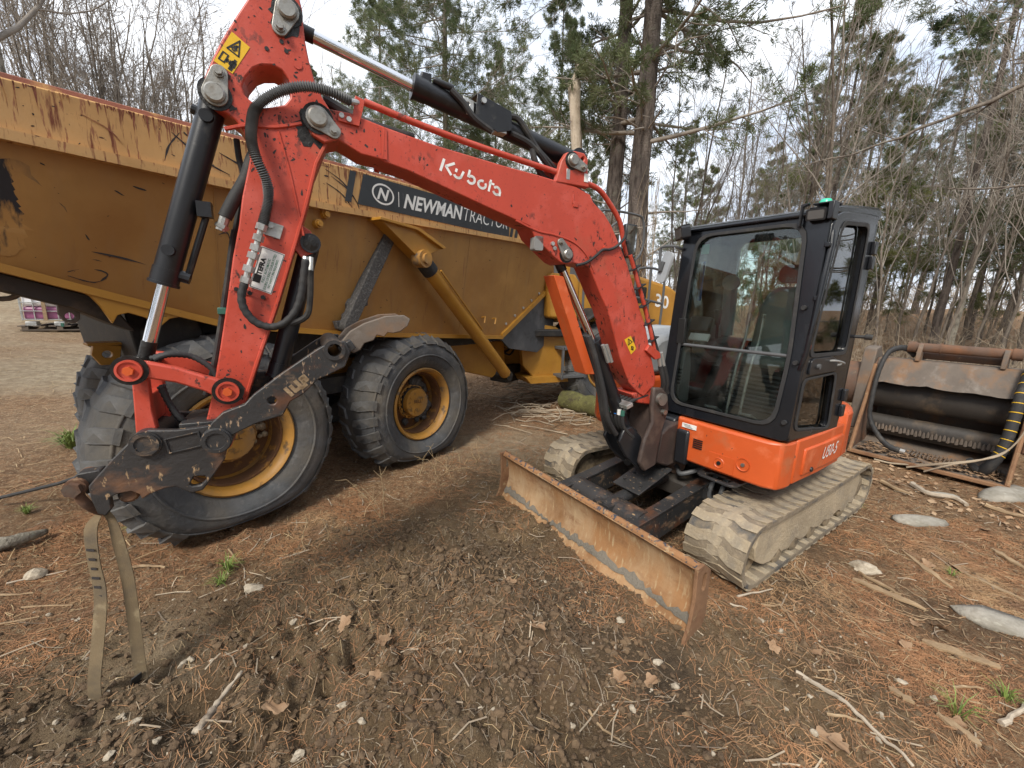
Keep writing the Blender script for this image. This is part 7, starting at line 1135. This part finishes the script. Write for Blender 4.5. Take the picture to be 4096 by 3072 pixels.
def strap(pts, wd, wdirs, name):
    P = smooth([rel(p) for p in pts], 8); n = len(P); mb = MB(); vs = []
    for i, p in enumerate(P):
        t = i / (n - 1) * (len(wdirs) - 1); k = min(int(t), len(wdirs) - 2); W_ = (Vector(wdirs[k]).lerp(Vector(wdirs[k + 1]), t - k)); wl = W_.length; W_.normalize(); tg = (P[min(i + 1, n - 1)] - P[max(i - 1, 0)]).normalized(); nn = tg.cross(W_).normalized(); h_ = wd / 2 * wl
        vs += [p - W_ * h_ - nn * .002, p + W_ * h_ - nn * .002, p + W_ * h_ + nn * .002, p - W_ * h_ + nn * .002]
    mb.add(vs, [(i * 4 + k, i * 4 + (k + 1) % 4, i * 4 + 4 + (k + 1) % 4, i * 4 + 4 + k) for i in range(n - 1) for k in range(4)] + [(3, 2, 1, 0), tuple((n - 1) * 4 + k for k in range(4))]); return mb.build(name, 'strap', st)
A0 = bt + Vector((-.005, -.01, -.02))
B1 = Vector((A0.x - .075, A0.y - .085, gp1.z + .02)); s1 = strap([A0, A0 + Vector((-.018, -.03, -.06)), A0 + Vector((-.022, -.038, -.20)), A0 + Vector((-.018, -.045, -.40)), B1 + Vector((.01, .0, .14)), B1 + Vector((.0, -.01, .03)), B1 + Vector((-.05, -.03, -.004)), B1 + Vector((-.11, -.05, -.008))], .054, [(.3, .3, 0), (.95, .1, 0), (1, 0, 0), (1, .05, 0), (.98, .1, 0), (.95, .2, 0), (.9, .3, 0), (.85, .4, 0)], 'webbing')
B2 = Vector((A0.x + .035, A0.y + .02, gp2.z + .02)); strap([bt + Vector((.0, .01, -.03)), bt + Vector((.02, .01, -.07)), bt + Vector((.035, .008, -.18)), bt + Vector((.045, .01, -.38)), B2 + Vector((.0, .0, .10)), B2], .050, [(.2, .5, 0), (.5, .3, .0), (.85, .3, 0), (.9, .3, 0), (.85, .4, 0), (.9, .3, 0)], 'webbing')
quads = [0, 0]
for i in range(6):
    pc = A0 + Vector((-.021, -.0445, -.15 - .045 * i)); MB().box(rel(pc), (.034 - .004 * (i % 3), .001, .012)).build('worn_print', 'scuff', st)
mb = MB(); p = rel(B2 + Vector((-.02, -.01, .0))); mb.slab([(-.03, -.055), (.03, -.055), (.024, .05), (-.024, .05)], [], p, (.5, .6, .25), (.35, -.2, .9), (.006, -.006, 0)); mb.build('end_hook', 'rubber', st, .002)
# ------------------------------------------------------------------ rusty drum bucket attachment
BK = empty('bucket_attachment', (5.0, 4.62, 0), math.atan2(4.092 - 5.168, 5.382 - 4.589)); BK.scale = (1, 1, 1.48); tag(BK, 'rusty rotary drum bucket attachment lying open beside the excavator', 'bucket')
# local x runs along the lip (towards the right end), local y away from the clearing
w2 = .66; side = [(-.10, .06), (-.09, .03), (.10, .04), (.55, .06), (.80, .16), (.90, .40), (.86, .70), (.70, .84), (.42, .86), (.30, .80), (.22, .55), (.04, .16)]
for x in (-w2 - .02, w2): MB().slab(side, [], (x, 0, 0), (0, 1, 0), (0, 0, 1), (.02, 0, 0)).build('side_plate', 'rusty', BK, .003)
for x in (-w2 - .03, w2 - .01): MB().tube([(x + .02, -.10, .05), (x + .02, .16, .50), (x + .02, .29, .80)], .022, 8).build('cutting_edge', 'rustedge', BK)
mb = MB(); mb.slab([(-.10, .03), (.5, .05), (.78, .15), (.88, .40), (.85, .40), (.76, .18), (.5, .075), (-.10, .05)], [], (-w2, 0, 0), (0, 1, 0), (0, 0, 1), (2 * w2, 0, 0)); mb.build('floor_plate', 'rustyd', BK)
mb = MB(); mb.box((0, -.10, .040), (2 * w2 + .06, .05, .030)); mb.build('lip', 'rustedge', BK, .006)
mb = MB(); mb.slab([(.885, .40), (.85, .70), (.70, .83), (.70, .81), (.83, .69), (.86, .40)], [], (-w2, 0, 0), (0, 1, 0), (0, 0, 1), (2 * w2, 0, 0)); mb.build('back_plate', 'belly', BK)
# top cover with wavy lower edge
n = 24; vs = []; g = np.random.default_rng(3)
for k in range(n):
    x = -w2 + 2 * w2 * k / (n - 1); wv_ = .004 * math.sin(k * .9) + .0025 * g.normal()
    for (y, z) in ((.72, .86), (.40, .865), (.36, .85), (.30, .76), (.265, .70), (.23, .655 + wv_), (.24, .655 + wv_), (.275, .70), (.31, .75), (.37, .835), (.41, .85), (.72, .845)): vs.append((x, y, z))
MB().add(vs, [(i * 12 + k, i * 12 + (k + 1) % 12, (i + 1) * 12 + (k + 1) % 12, (i + 1) * 12 + k) for i in range(n - 1) for k in range(12)]).build('top_cover', 'rustyd', BK, sharp=25)
mb = MB(); mb.tube([(-w2, .50, .55), (w2, .50, .55)], .14, 24); mb.build('drum', 'belly', BK); mb = MB(); mb.tube([(-w2, .52, .25), (w2, .52, .25)], .09, 20); mb.build('drum', 'belly', BK)
for k in range(34): MB().lathe([(.02, -.008), (.012, .03), (0, .045)], (-w2 + .06 + k * (2 * w2 - .12) / 33, .43, .215 + .01 * (k % 2)), (0, -.3, 1), 6).build('drum_tooth', 'rustyd', BK)
for k in range(22): MB().box((-.15 + .035 * k, .24, .085), (.014, .22, .02)).build('floor_rib', 'rustyd', BK)
g = np.random.default_rng(44); N = 420; vs = []; fs = []
for k in range(N):
    x = g.uniform(-w2 + .04, w2 - .04); y = -.06 + .48 * g.random() ** 1.3; z = .062 + .02 * g.random(); a = g.uniform(0, 6.3); l_ = g.uniform(.015, .045); w_ = l_ * g.uniform(.3, .8); o = len(vs); c, s_ = math.cos(a), math.sin(a)
    vs += [(x + c * l_, y + s_ * l_, z), (x - s_ * w_, y + c * w_, z + .006), (x - c * l_, y - s_ * l_, z), (x + s_ * w_, y - c * w_, z + .004)]; fs.append((o, o + 1, o + 2, o + 3))
MB().add(vs, fs).build('leaf_debris', 'litter', BK, sharp=0, fix=False)['kind'] = 'stuff'
# drive housing on the left, ears and pins
mb = MB(); mb.slab([(.22, .20), (.62, .24), (.70, .50), (.66, .86), (.50, .96), (.30, .94), (.24, .70)], [], (-w2 - .16, 0, 0), (0, 1, 0), (0, 0, 1), (.135, 0, 0)); mb.build('drive_housing', 'rustyd', BK, .012)
mb = MB(); mb.lathe([(.2, 0), (.2, .16), (.13, .2), (.13, .3)], (-w2 - .15, .45, .60), (-1, 0, 0), 24); mb.build('drive_motor', 'rusty', BK)
mb = MB(); mb.slab([(.25, .25), (.66, .28), (.70, .6), (.60, .84), (.3, .84)], [], (w2 + .025, 0, 0), (0, 1, 0), (0, 0, 1), (.14, 0, 0)); mb.build('chain_case', 'rusty', BK, .02)
for x in (-.30, .40):
    MB().slab([(.34, .86), (.70, .86), (.66, .93), (.52, 1.0), (.40, 1.005), (.36, .96)], [], (x - .02, 0, 0), (0, 1, 0), (0, 0, 1), (.045, 0, 0)).build('mounting_ear', 'rustyd', BK, .006)
mb = MB(); mb.tube([(-.40, .44, .975), (.50, .44, .975)], .038, 18); mb.tube([(-.42, .44, .975), (-.34, .44, .975)], .046, 16); mb.tube([(-.13, .44, .975), (-.115, .44, .975)], .046, 16); mb.tube([(.44, .44, .975), (.52, .44, .975)], .046, 16); mb.build('mounting_pin', 'rusty', BK); mb = MB(); mb.tube([(-.28, .56, .905), (.40, .56, .905)], .03, 16); mb.build('mounting_pin', 'rusty', BK)
hp = smooth([(-.35, .50, .90), (-.45, .42, .96), (-.56, .28, .92), (-.60, .18, .76), (-.60, .12, .55), (-.58, .10, .35), (-.48, .08, .22), (-.34, .05, .13), (-.22, .05, .11)], 8); mb = MB(); mb.tube(hp, [.026 if i % 3 else .023 for i in range(len(hp))], 12); mb.build('spiral_hose', 'rubber', BK, sharp=80); MB().tube([(-.24, .05, .112), (-.17, .05, .108)], .018, 8).build('hose_coupling', 'galv', BK)
hp = smooth([(.62, .44, .95), (.60, .30, .88), (.585, .17, .70), (.585, .12, .50), (.57, .08, .30), (.52, .06, .16), (.47, .10, .09)], 9); mb = MB(); mb.tube(hp, [.05 if i % 2 else .046 for i in range(len(hp))], 14); wh = mb.build('wrapped_hose_bundle', 'rubber', BK, sharp=80)
for i in range(3, len(hp) - 14, 3): d_ = (hp[i + 1] - hp[i]).normalized(); mb = MB(); mb.tube([hp[i] - d_ * .003, hp[i] + d_ * .003], .0505, 14); mb.build('yellow_band', 'warny', wh)
mb = MB(); mb.tube(smooth([(.47, .10, .09), (.42, .08, .10), (.38, .04, .13), (.36, .02, .17)], 5), .028, 10); mb.build('hose_end', 'rubber', BK)
for k in range(4): mb = MB(); g2 = np.random.default_rng(k); mb.tube(smooth([(.62, .25, .95 - .03 * k), (.70 + .01 * k, .12, .80), (.70, .05, .55), (.62, .0, .32), (.45, -.06, .2), (.25 - .12 * k, -.10, .12 - .03 * k), (.05 - .15 * k, -.16, .02)], 4), .007, 6); mb.build('dry_vine', 'brush', BK)
# ------------------------------------------------------------------ liquid tote on its pallet
IB = empty('liquid_tote', (-11.0, 9.9, hz(-11.0, 9.9)), R(35)); tag(IB, 'white caged liquid tote with purple liquid in the bottom, on a pallet', 'tote')
mb = MB(); mb.box((0, 0, .60), (1.12, .96, .62)); 
MB().box((0, 0, .84), (1.10, .94, .66)).build('bottle', 'tank', IB, .06); MB().box((0, 0, .36), (1.105, .945, .30)).build('liquid_fill', 'pink', IB, .05)
for k in range(7): x = -.56 + 1.12 * k / 6; mb = MB(); mb.tube([(x, -.49, .2), (x, -.49, 1.18)], .012, 6); mb.build('cage_bar', 'galv', IB)
for k in range(5): y = -.48 + .96 * k / 4; 
for k in range(6):
    for x in (-.575, .575): mb = MB(); mb.tube([(x, -.49 + .196 * k, .2), (x, -.49 + .196 * k, 1.18)], .012, 6); mb.build('cage_bar', 'galv', IB)
for k in range(6): z = .22 + .19 * k; mb = MB(); mb.tube([(-.58, -.5, z), (.58, -.5, z), (.58, .5, z), (-.58, .5, z), (-.58, -.5, z)], .012, 6); mb.build('cage_ring', 'galv', IB)
for x in (-.45, 0, .45): MB().box((x, -.40, .12), (.18, .22, .10)).build('cage_foot', 'galv', IB, .01)
mb = MB(); mb.box((-.2, -.52, .7), (.06, .04, 1.0)); mb.build('stake', 'wood', IB); MB().box((.05, -.53, .10), (.05, .05, .08)).build('valve', 'green', IB)
for z in (-.02, .07):
    for k in range(6): MB().box((-.6 + 1.2 * k / 5 if z > 0 else 0, 0 if z > 0 else -.5 + 1.0 * k / 5, z), (.12, 1.1, .022) if z > 0 else (1.25, .1, .022)).build('pallet_board', 'pallet', IB)
for x in (-.55, 0, .55): MB().box((x, 0, .025), (.1, 1.08, .066)).build('pallet_block', 'pallet', IB)
p = (-9.9, 10.2); o = empty('red_crate', (*p, hz(*p)), R(30)); tag(o, 'small red plastic crate beside the liquid tote', 'crate')
MB().slab(rrect(-.3, .3, -.2, .2, .03), [rrect(-.27, .27, -.17, .17, .02)], (0, 0, 0), (1, 0, 0), (0, 1, 0), (0, 0, .28)).build('crate_wall', 'redplastic', o, .006); MB().box((0, 0, .012), (.56, .36, .02)).build('crate_floor', 'redplastic', o); MB().slab(rrect(-.32, .32, -.22, .22, .03), [rrect(-.28, .28, -.18, .18, .02)], (0, 0, .26), (1, 0, 0), (0, 1, 0), (0, 0, .03)).build('crate_rim', 'redplastic', o)
# ------------------------------------------------------------------ wood, stones, leaves on the ground
def blob(name, loc, dims, mat, label, cat, seed, group=None, rz=0, jag=.26, sink=.35, it=2, sm=False):
    g = np.random.default_rng(seed); iv = _iv2; nrm = iv / np.linalg.norm(iv, axis=1, keepdims=True); q = g.normal(size=(4, 3)); k = np.ones(len(iv))
    for a in q: k += jag * np.sin(nrm @ a * 2.2 + a[0] * 3) * .6
    k += g.normal(0, jag * .35, len(iv)); v = nrm * k[:, None] * np.array(dims) / 2; z = hz(*loc); me = npobj(name, v, _if2, mat, obj=False, smooth=sm); o = link(name, me); o.location = (loc[0], loc[1], z + dims[2] / 2 * (1 - 2 * sink)); o.rotation_euler = (0, 0, rz); return tag(o, label, cat, group)
for i, p in enumerate(GP['stones']):
    g = np.random.default_rng(100 + i); s_ = g.uniform(.018, .036); 
    if i == 0: blob('stone', p, (.10, .08, .06), 'stone', 'fist-sized rounded white stone on the needles left of the strap', 'stone', i)
    elif i == 1: blob('stone', p, (.12, .08, .05), 'stone', 'pale flat stone beside a tuft of grass near the flat tyre', 'stone', i)
    elif i == 20: blob('stone', p, (.17, .10, .07), 'stone', 'white stone at the end of the split plank beside the track', 'stone', i, rz=-.4)
    else: blob('stone', p, (s_ * 1.3, s_, s_ * .75), 'stone', 'small pale stone lying loose on the churned dirt', 'stone', i, 'small pale stones on the dirt', g.uniform(0, 6), sink=.25)
blob('rock_slab', (3.06, 2.10), (.62, .26, .10), 'rock', 'long bleached rock slab on the needles near the split wood', 'rock', 3, rz=-.55, jag=.17, sm=True, sink=.45)
blob('rock_slab', (5.25, 3.95), (.9, .35, .16), 'rock', 'grey ledge of bedrock showing under the bucket corner', 'rock', 4, rz=.3, jag=.17, sm=True, sink=.45); blob('rock_slab', (3.75, 3.36), (.45, .25, .08), 'rock', 'flat grey rock in the leaf litter behind the track', 'rock', 5, rz=0, jag=.17, sm=True, sink=.45); blob('rock_slab', (4.52, 3.89), (.25, .14, .08), 'rock', 'white flat stone by the stick below the bucket lip', 'rock', 6, rz=-.3, jag=.17, sm=True, sink=.45)
0; 0
0; 0
SL = ['long forked pale branch lying across the dirt below the track', 'short side branch lying beside the long forked branch', 'thin peeled twig on the needles beyond the forked branch', 'thin dark twig beside the track end', 'bent pale twig behind the blade corner', 'dark twig in the wet spoil in front of the blade', 'short white twig near the blade corner', 'straight split stick leaning against the track mud', 'second thin split stick beside the track mud', 'short thick stick on the needles at the clearing edge', 'curved bleached stick on the needles by the strap', 'pale root end running into the rut', 'thin root dangling into the rut', 'straight straw-coloured stick left of the strap', 'long thin stick left of the strap', 'bent twig beside the white stone', 'thin pale stick in the gravel left of the strap', 'mossy stick against the track rear', 'long peeled log-like stick below the bucket lip', 'knotted grey stick beside the bedrock ledge']
SRd = [.011, .007, .007, .006, .007, .006, .006, .007, .006, .012, .010, .006, .004, .006, .005, .005, .005, .022, .026, .022]
for i, P in enumerate(GP['sticks']):
    g = np.random.default_rng(300 + i); r = SRd[i]; c = Vector((*P[0], 0)); pts = [Vector((x, y, hz(x, y) + r * 1.1)) for x, y in P]; pts = smooth(pts, 5) if len(pts) > 2 else [pts[0].lerp(pts[1], t) for t in np.linspace(0, 1, 6)]
    for p_ in pts: p_.z = max(p_.z, hz(p_.x, p_.y) + r * .9); p_.x += g.normal(0, .003); p_.y += g.normal(0, .003)
    mb = MB(); mb.tube([p_ - c for p_ in pts], [r * (1.15 - .5 * k / (len(pts) - 1)) * g.uniform(.85, 1.1) for k in range(len(pts))], 7); o = mb.build('stick', 'wood' if i % 3 else 'greywood', None); o.location = c; tag(o, SL[i], 'stick')
PLb = ['long splintered plank on the dirt beside the white stone', 'weathered plank half buried in needles', 'short pale slab of split wood at the clearing edge', 'thin split slat behind the track', 'grey split slat near the rock slab', 'narrow splinter beside the long splintered plank', 'mossy lichened slat in the needles', 'short brown bark strip in the needles']
for i, ((x0, y0), (x1, y1)) in enumerate(GP['planks']):
    g = np.random.default_rng(400 + i); a = Vector((x0, y0, 0)); b = Vector((x1, y1, 0)); d = (b - a); L = d.length; n = 10; wd = [.05, .055, .05, .03, .045, .02, .03, .03][i]; up_ = []; lo_ = []
    for k in range(n): t = k / (n - 1); e = wd * (.25 + .75 * min(1, 4 * t, 4 * (1 - t))); up_.append((t * L, e / 2 + g.normal(0, .006))); lo_.append((t * L, -e / 2 + g.normal(0, .006)))
    mb = MB(); mb.slab(up_ + lo_[::-1], [], (0, 0, 0), (1, 0, 0), (0, 1, 0), (0, 0, .016)); o = mb.build('wood_plank', 'wood', None, .002); za, zb = hz(x0, y0), hz(x1, y1); o.location = (x0, y0, za + .004); o.rotation_euler = (0, -math.atan2(zb - za, L), math.atan2(d.y, d.x)); tag(o, PLb[i], 'wood')
P = [Vector((x, y, hz(x, y))) for x, y in [(-1.255, 1.33), (-1.262, 1.42), (-1.27, 1.49), (-1.24, 1.60)]]; c = P[0].copy(); mb = MB(); mb.tube(smooth([p_ - c + Vector((0, 0, z)) for p_, z in zip(P, (.0, .05, .06, .02))], 5), [.021 + .004 * math.sin(k * 2.3) - .0010 * k for k in range(16)], 9); o = mb.build('root_chunk', 'greywood', None, sharp=0); o.location = c; tag(o, 'thick bleached root chunk beside the dug hole', 'wood')
P = [Vector((-3.5, 2.4, hz(-3.5, 2.4) + .05)), Vector((-3.40, 2.48, hz(-3.4, 2.48) + .07)), Vector((-3.36, 2.64, hz(-3.36, 2.64) + .05))]; c = P[0].copy(); mb = MB(); mb.tube(smooth([p_ - c for p_ in P], 5), [.04, .048, .042, .05, .042, .04, .042, .035, .03, .025, .02], 9); o = mb.build('root_chunk', 'barkl', None, sharp=0); o.location = c; tag(o, 'dark rotten branch stub lying left of the strap', 'wood')
a = Vector((.93, 7.0, hz(.93, 7.0) + .16)); b = Vector((1.75, 6.15, hz(1.75, 6.15) + .16)); mb = MB(); g = np.random.default_rng(1); mb.tube([a.lerp(b, t) - a + Vector((0, 0, g.normal(0, .012))) for t in np.linspace(0, 1, 9)], [.17 * g.uniform(.93, 1.07) for _ in range(9)], 16); o = mb.build('log', 'moss', None, sharp=40); o.location = a; tag(o, 'thick mossy green log lying under the dump truck front', 'log')
a = Vector((-4.25, 3.0, hz(-4.25, 3.0) + .08)); b = Vector((-3.2, 3.15, .42)); mb = MB(); mb.tube([Vector((0, 0, 0)), (b - a) * .5 + Vector((0, 0, -.03)), b - a], .014, 8); o = mb.build('rubber_hose', 'rubber', None); o.location = a; tag(o, 'black rod sticking out behind the flat tyre', 'rod')
# leaves
def leaf_mesh(seed):
    g = np.random.default_rng(seed); o = []; n = 26
    for k in range(n): t = 2 * math.pi * k / n; r = .5 + .16 * math.cos(5 * t) * abs(math.sin(t)) ** .5 + g.normal(0, .02); o.append((.07 * math.cos(t) * (r + .3), .085 * math.sin(t) * r))
    mb = MB(); tri = tessellate_polygon([[Vector((p[0], p[1], 0)) for p in o]]); mb.add([(p[0], p[1], .25 * abs(p[1]) + .012 * math.sin(p[0] * 40) + .05 * max(0, p[0]) + .004) for p in o], [tuple(t) for t in tri]); mb.tube([(-.08, 0, .012), (-.115, .008, .014)], .0015, 4); return mb.mesh('oak_leaf', 'leaf', 0, fix=False)
LF = [leaf_mesh(k) for k in range(4)]; g = np.random.default_rng(77)
for i in range(20):
    p = GP['leaves'][i] if i < len(GP['leaves']) else ((g.uniform(-3.2, 4.2), g.uniform(1.1, 4.2)))
    if i >= 20 and abs(p[0] - 1.8) < 1.4 and p[1] > 2.2: p = (p[0] + 2.2, p[1])
    o = link('oak_leaf', LF[i % 4]); o.location = (p[0], p[1], hz(*p) + .006); o.rotation_euler = (g.normal(0, .25), g.normal(0, .25), g.uniform(0, 6.3)); o.scale = (g.uniform(.55, 1.0),) * 3; tag(o, 'dry brown lobed leaf lying on the dirt', 'leaf', 'dry leaves on the dirt')
# grass tufts
GL = ['fresh green grass tuft beside the pale stone near the flat tyre', 'second smaller green tuft in front of the pale stone', 'pale green grass clump on the dirt lot behind the flat tyre', 'low green weeds left of the shackle', 'small grass tuft at the foot of the flat tyre', 'few green blades by the rear of the track', 'thin green blades at the clearing edge by the wood slab', 'flattened green sprig in the needles', 'yellowing grass sprig near the short thick stick', 'grass tuft under the flat tyre edge']
for i, p in enumerate(GP['grass']):
    if i == 2: p = (-4.9, 4.25)
    g = np.random.default_rng(600 + i); N = [60, 40, 150, 80, 50, 20, 24, 20, 30, 40][i]; hgt = [.10, .08, .22, .07, .08, .08, .11, .06, .08, .08][i]; sp = hgt * .55; z = hz(*p)
    a = g.uniform(0, 6.3, N); r0 = g.uniform(0, sp, N); out = g.uniform(.2, 1.0, N) * hgt * 1.1; b0 = np.stack([np.cos(a) * r0 * .5, np.sin(a) * r0 * .5, np.zeros(N)], -1); h = hgt * g.uniform(.5, 1.2, N); mid = b0 + np.stack([np.cos(a) * out * .35, np.sin(a) * out * .35, h * .7], -1); tip = b0 + np.stack([np.cos(a) * out, np.sin(a) * out, h * g.uniform(.5, 1, N)], -1); s = np.stack([-np.sin(a), np.cos(a), np.zeros(N)], -1) * (.0022 if i != 2 else .005)
    v = np.stack([b0 - s, b0 + s, mid + s, tip, mid - s], 1).reshape(-1, 3); I = np.arange(N)[:, None] * 5; me = npobj('grass_tuft', v, I + np.array([[0, 1, 2, 4]]), 'grass', obj=False); f2 = I + np.array([[4, 2, 3, 3]])
    mv = np.stack([b0 - s, b0 + s, mid + s, mid - s, mid - s, mid + s, tip + s * .2, tip - s * .2], 1).reshape(-1, 3); I = np.arange(N)[:, None] * 8; me = npobj('grass_tuft', mv, np.concatenate([I + np.array([[0, 1, 2, 3]]), I + np.array([[4, 5, 6, 7]])]), 'grass', obj=False); o = link('grass_tuft', me); o.location = (p[0], p[1], z - .003); tag(o, GL[i], 'grass')
# dead weed stalks by the tyres
def weeds(c, N, h, seed, label):
    g = np.random.default_rng(seed); P = np.zeros((N, 5, 3)); P[:, 0] = np.stack([g.normal(0, .08, N), g.normal(0, .08, N), np.zeros(N)], -1); d = np.stack([g.normal(0, .5, N), g.normal(0, .5, N), np.ones(N)], -1)
    for j in range(1, 5): d += g.normal(0, .4, d.shape); d /= np.linalg.norm(d, axis=1, keepdims=True); P[:, j] = P[:, j - 1] + d * (h / 4 * g.uniform(.6, 1.3, N))[:, None]
    r = np.full((N, 1), .003) * np.linspace(1, .5, 5)[None]; P2, R2 = grow(g, P, r, 3, .3, 1, 50, .4, 3, 0, .2, .7); o = npobj('dead_weed', *join([nptubes(P, r, 4), nptubes(P2, np.maximum(R2, .0015), 3)]), 'straw'); o.location = (c[0], c[1], hz(*c)); tag(o, label, 'weed')
weeds((-1.10, 3.05), 5, .45, 1, 'dry bent weed stalk in front of the flat tyre hub'); weeds((-.75, 4.0), 9, .35, 2, 'tangle of dry stalks at the foot of the middle tyre'); weeds((-.35, 4.35), 7, .30, 3, 'dry stalks at the front edge of the middle tyre'); weeds((-1.5, 2.75), 5, .2, 4, 'low dry stalks at the foot of the flat tyre'); weeds((1.35, 6.0), 3, .6, 5, 'single dry stalk standing by the mossy log')
# fallen brushwood heap under and beyond the truck
g = np.random.default_rng(12); N = 260; x = g.uniform(-.3, 2.2, N); y = g.uniform(5.6, 9.5, N); P = np.zeros((N, 4, 3)); P[:, 0] = np.stack([x, y, HG(x, y) + g.uniform(.0, .12, N)], -1); a = g.normal(.3, .7, N); L = g.uniform(.3, .9, N)
for j in range(1, 4): P[:, j] = P[:, j - 1] + np.stack([np.cos(a) * L / 3, np.sin(a) * L / 3, g.normal(0, .03, N)], -1); a = a + g.normal(0, .3, N)
o = npobj('fallen_brushwood', *nptubes(P, np.full((N, 4), .008) * g.uniform(.5, 1.5, (N, 1)), 4), 'brush', stuff=True); tag(o, 'dead brushwood strewn under the dump truck joint', 'brush')
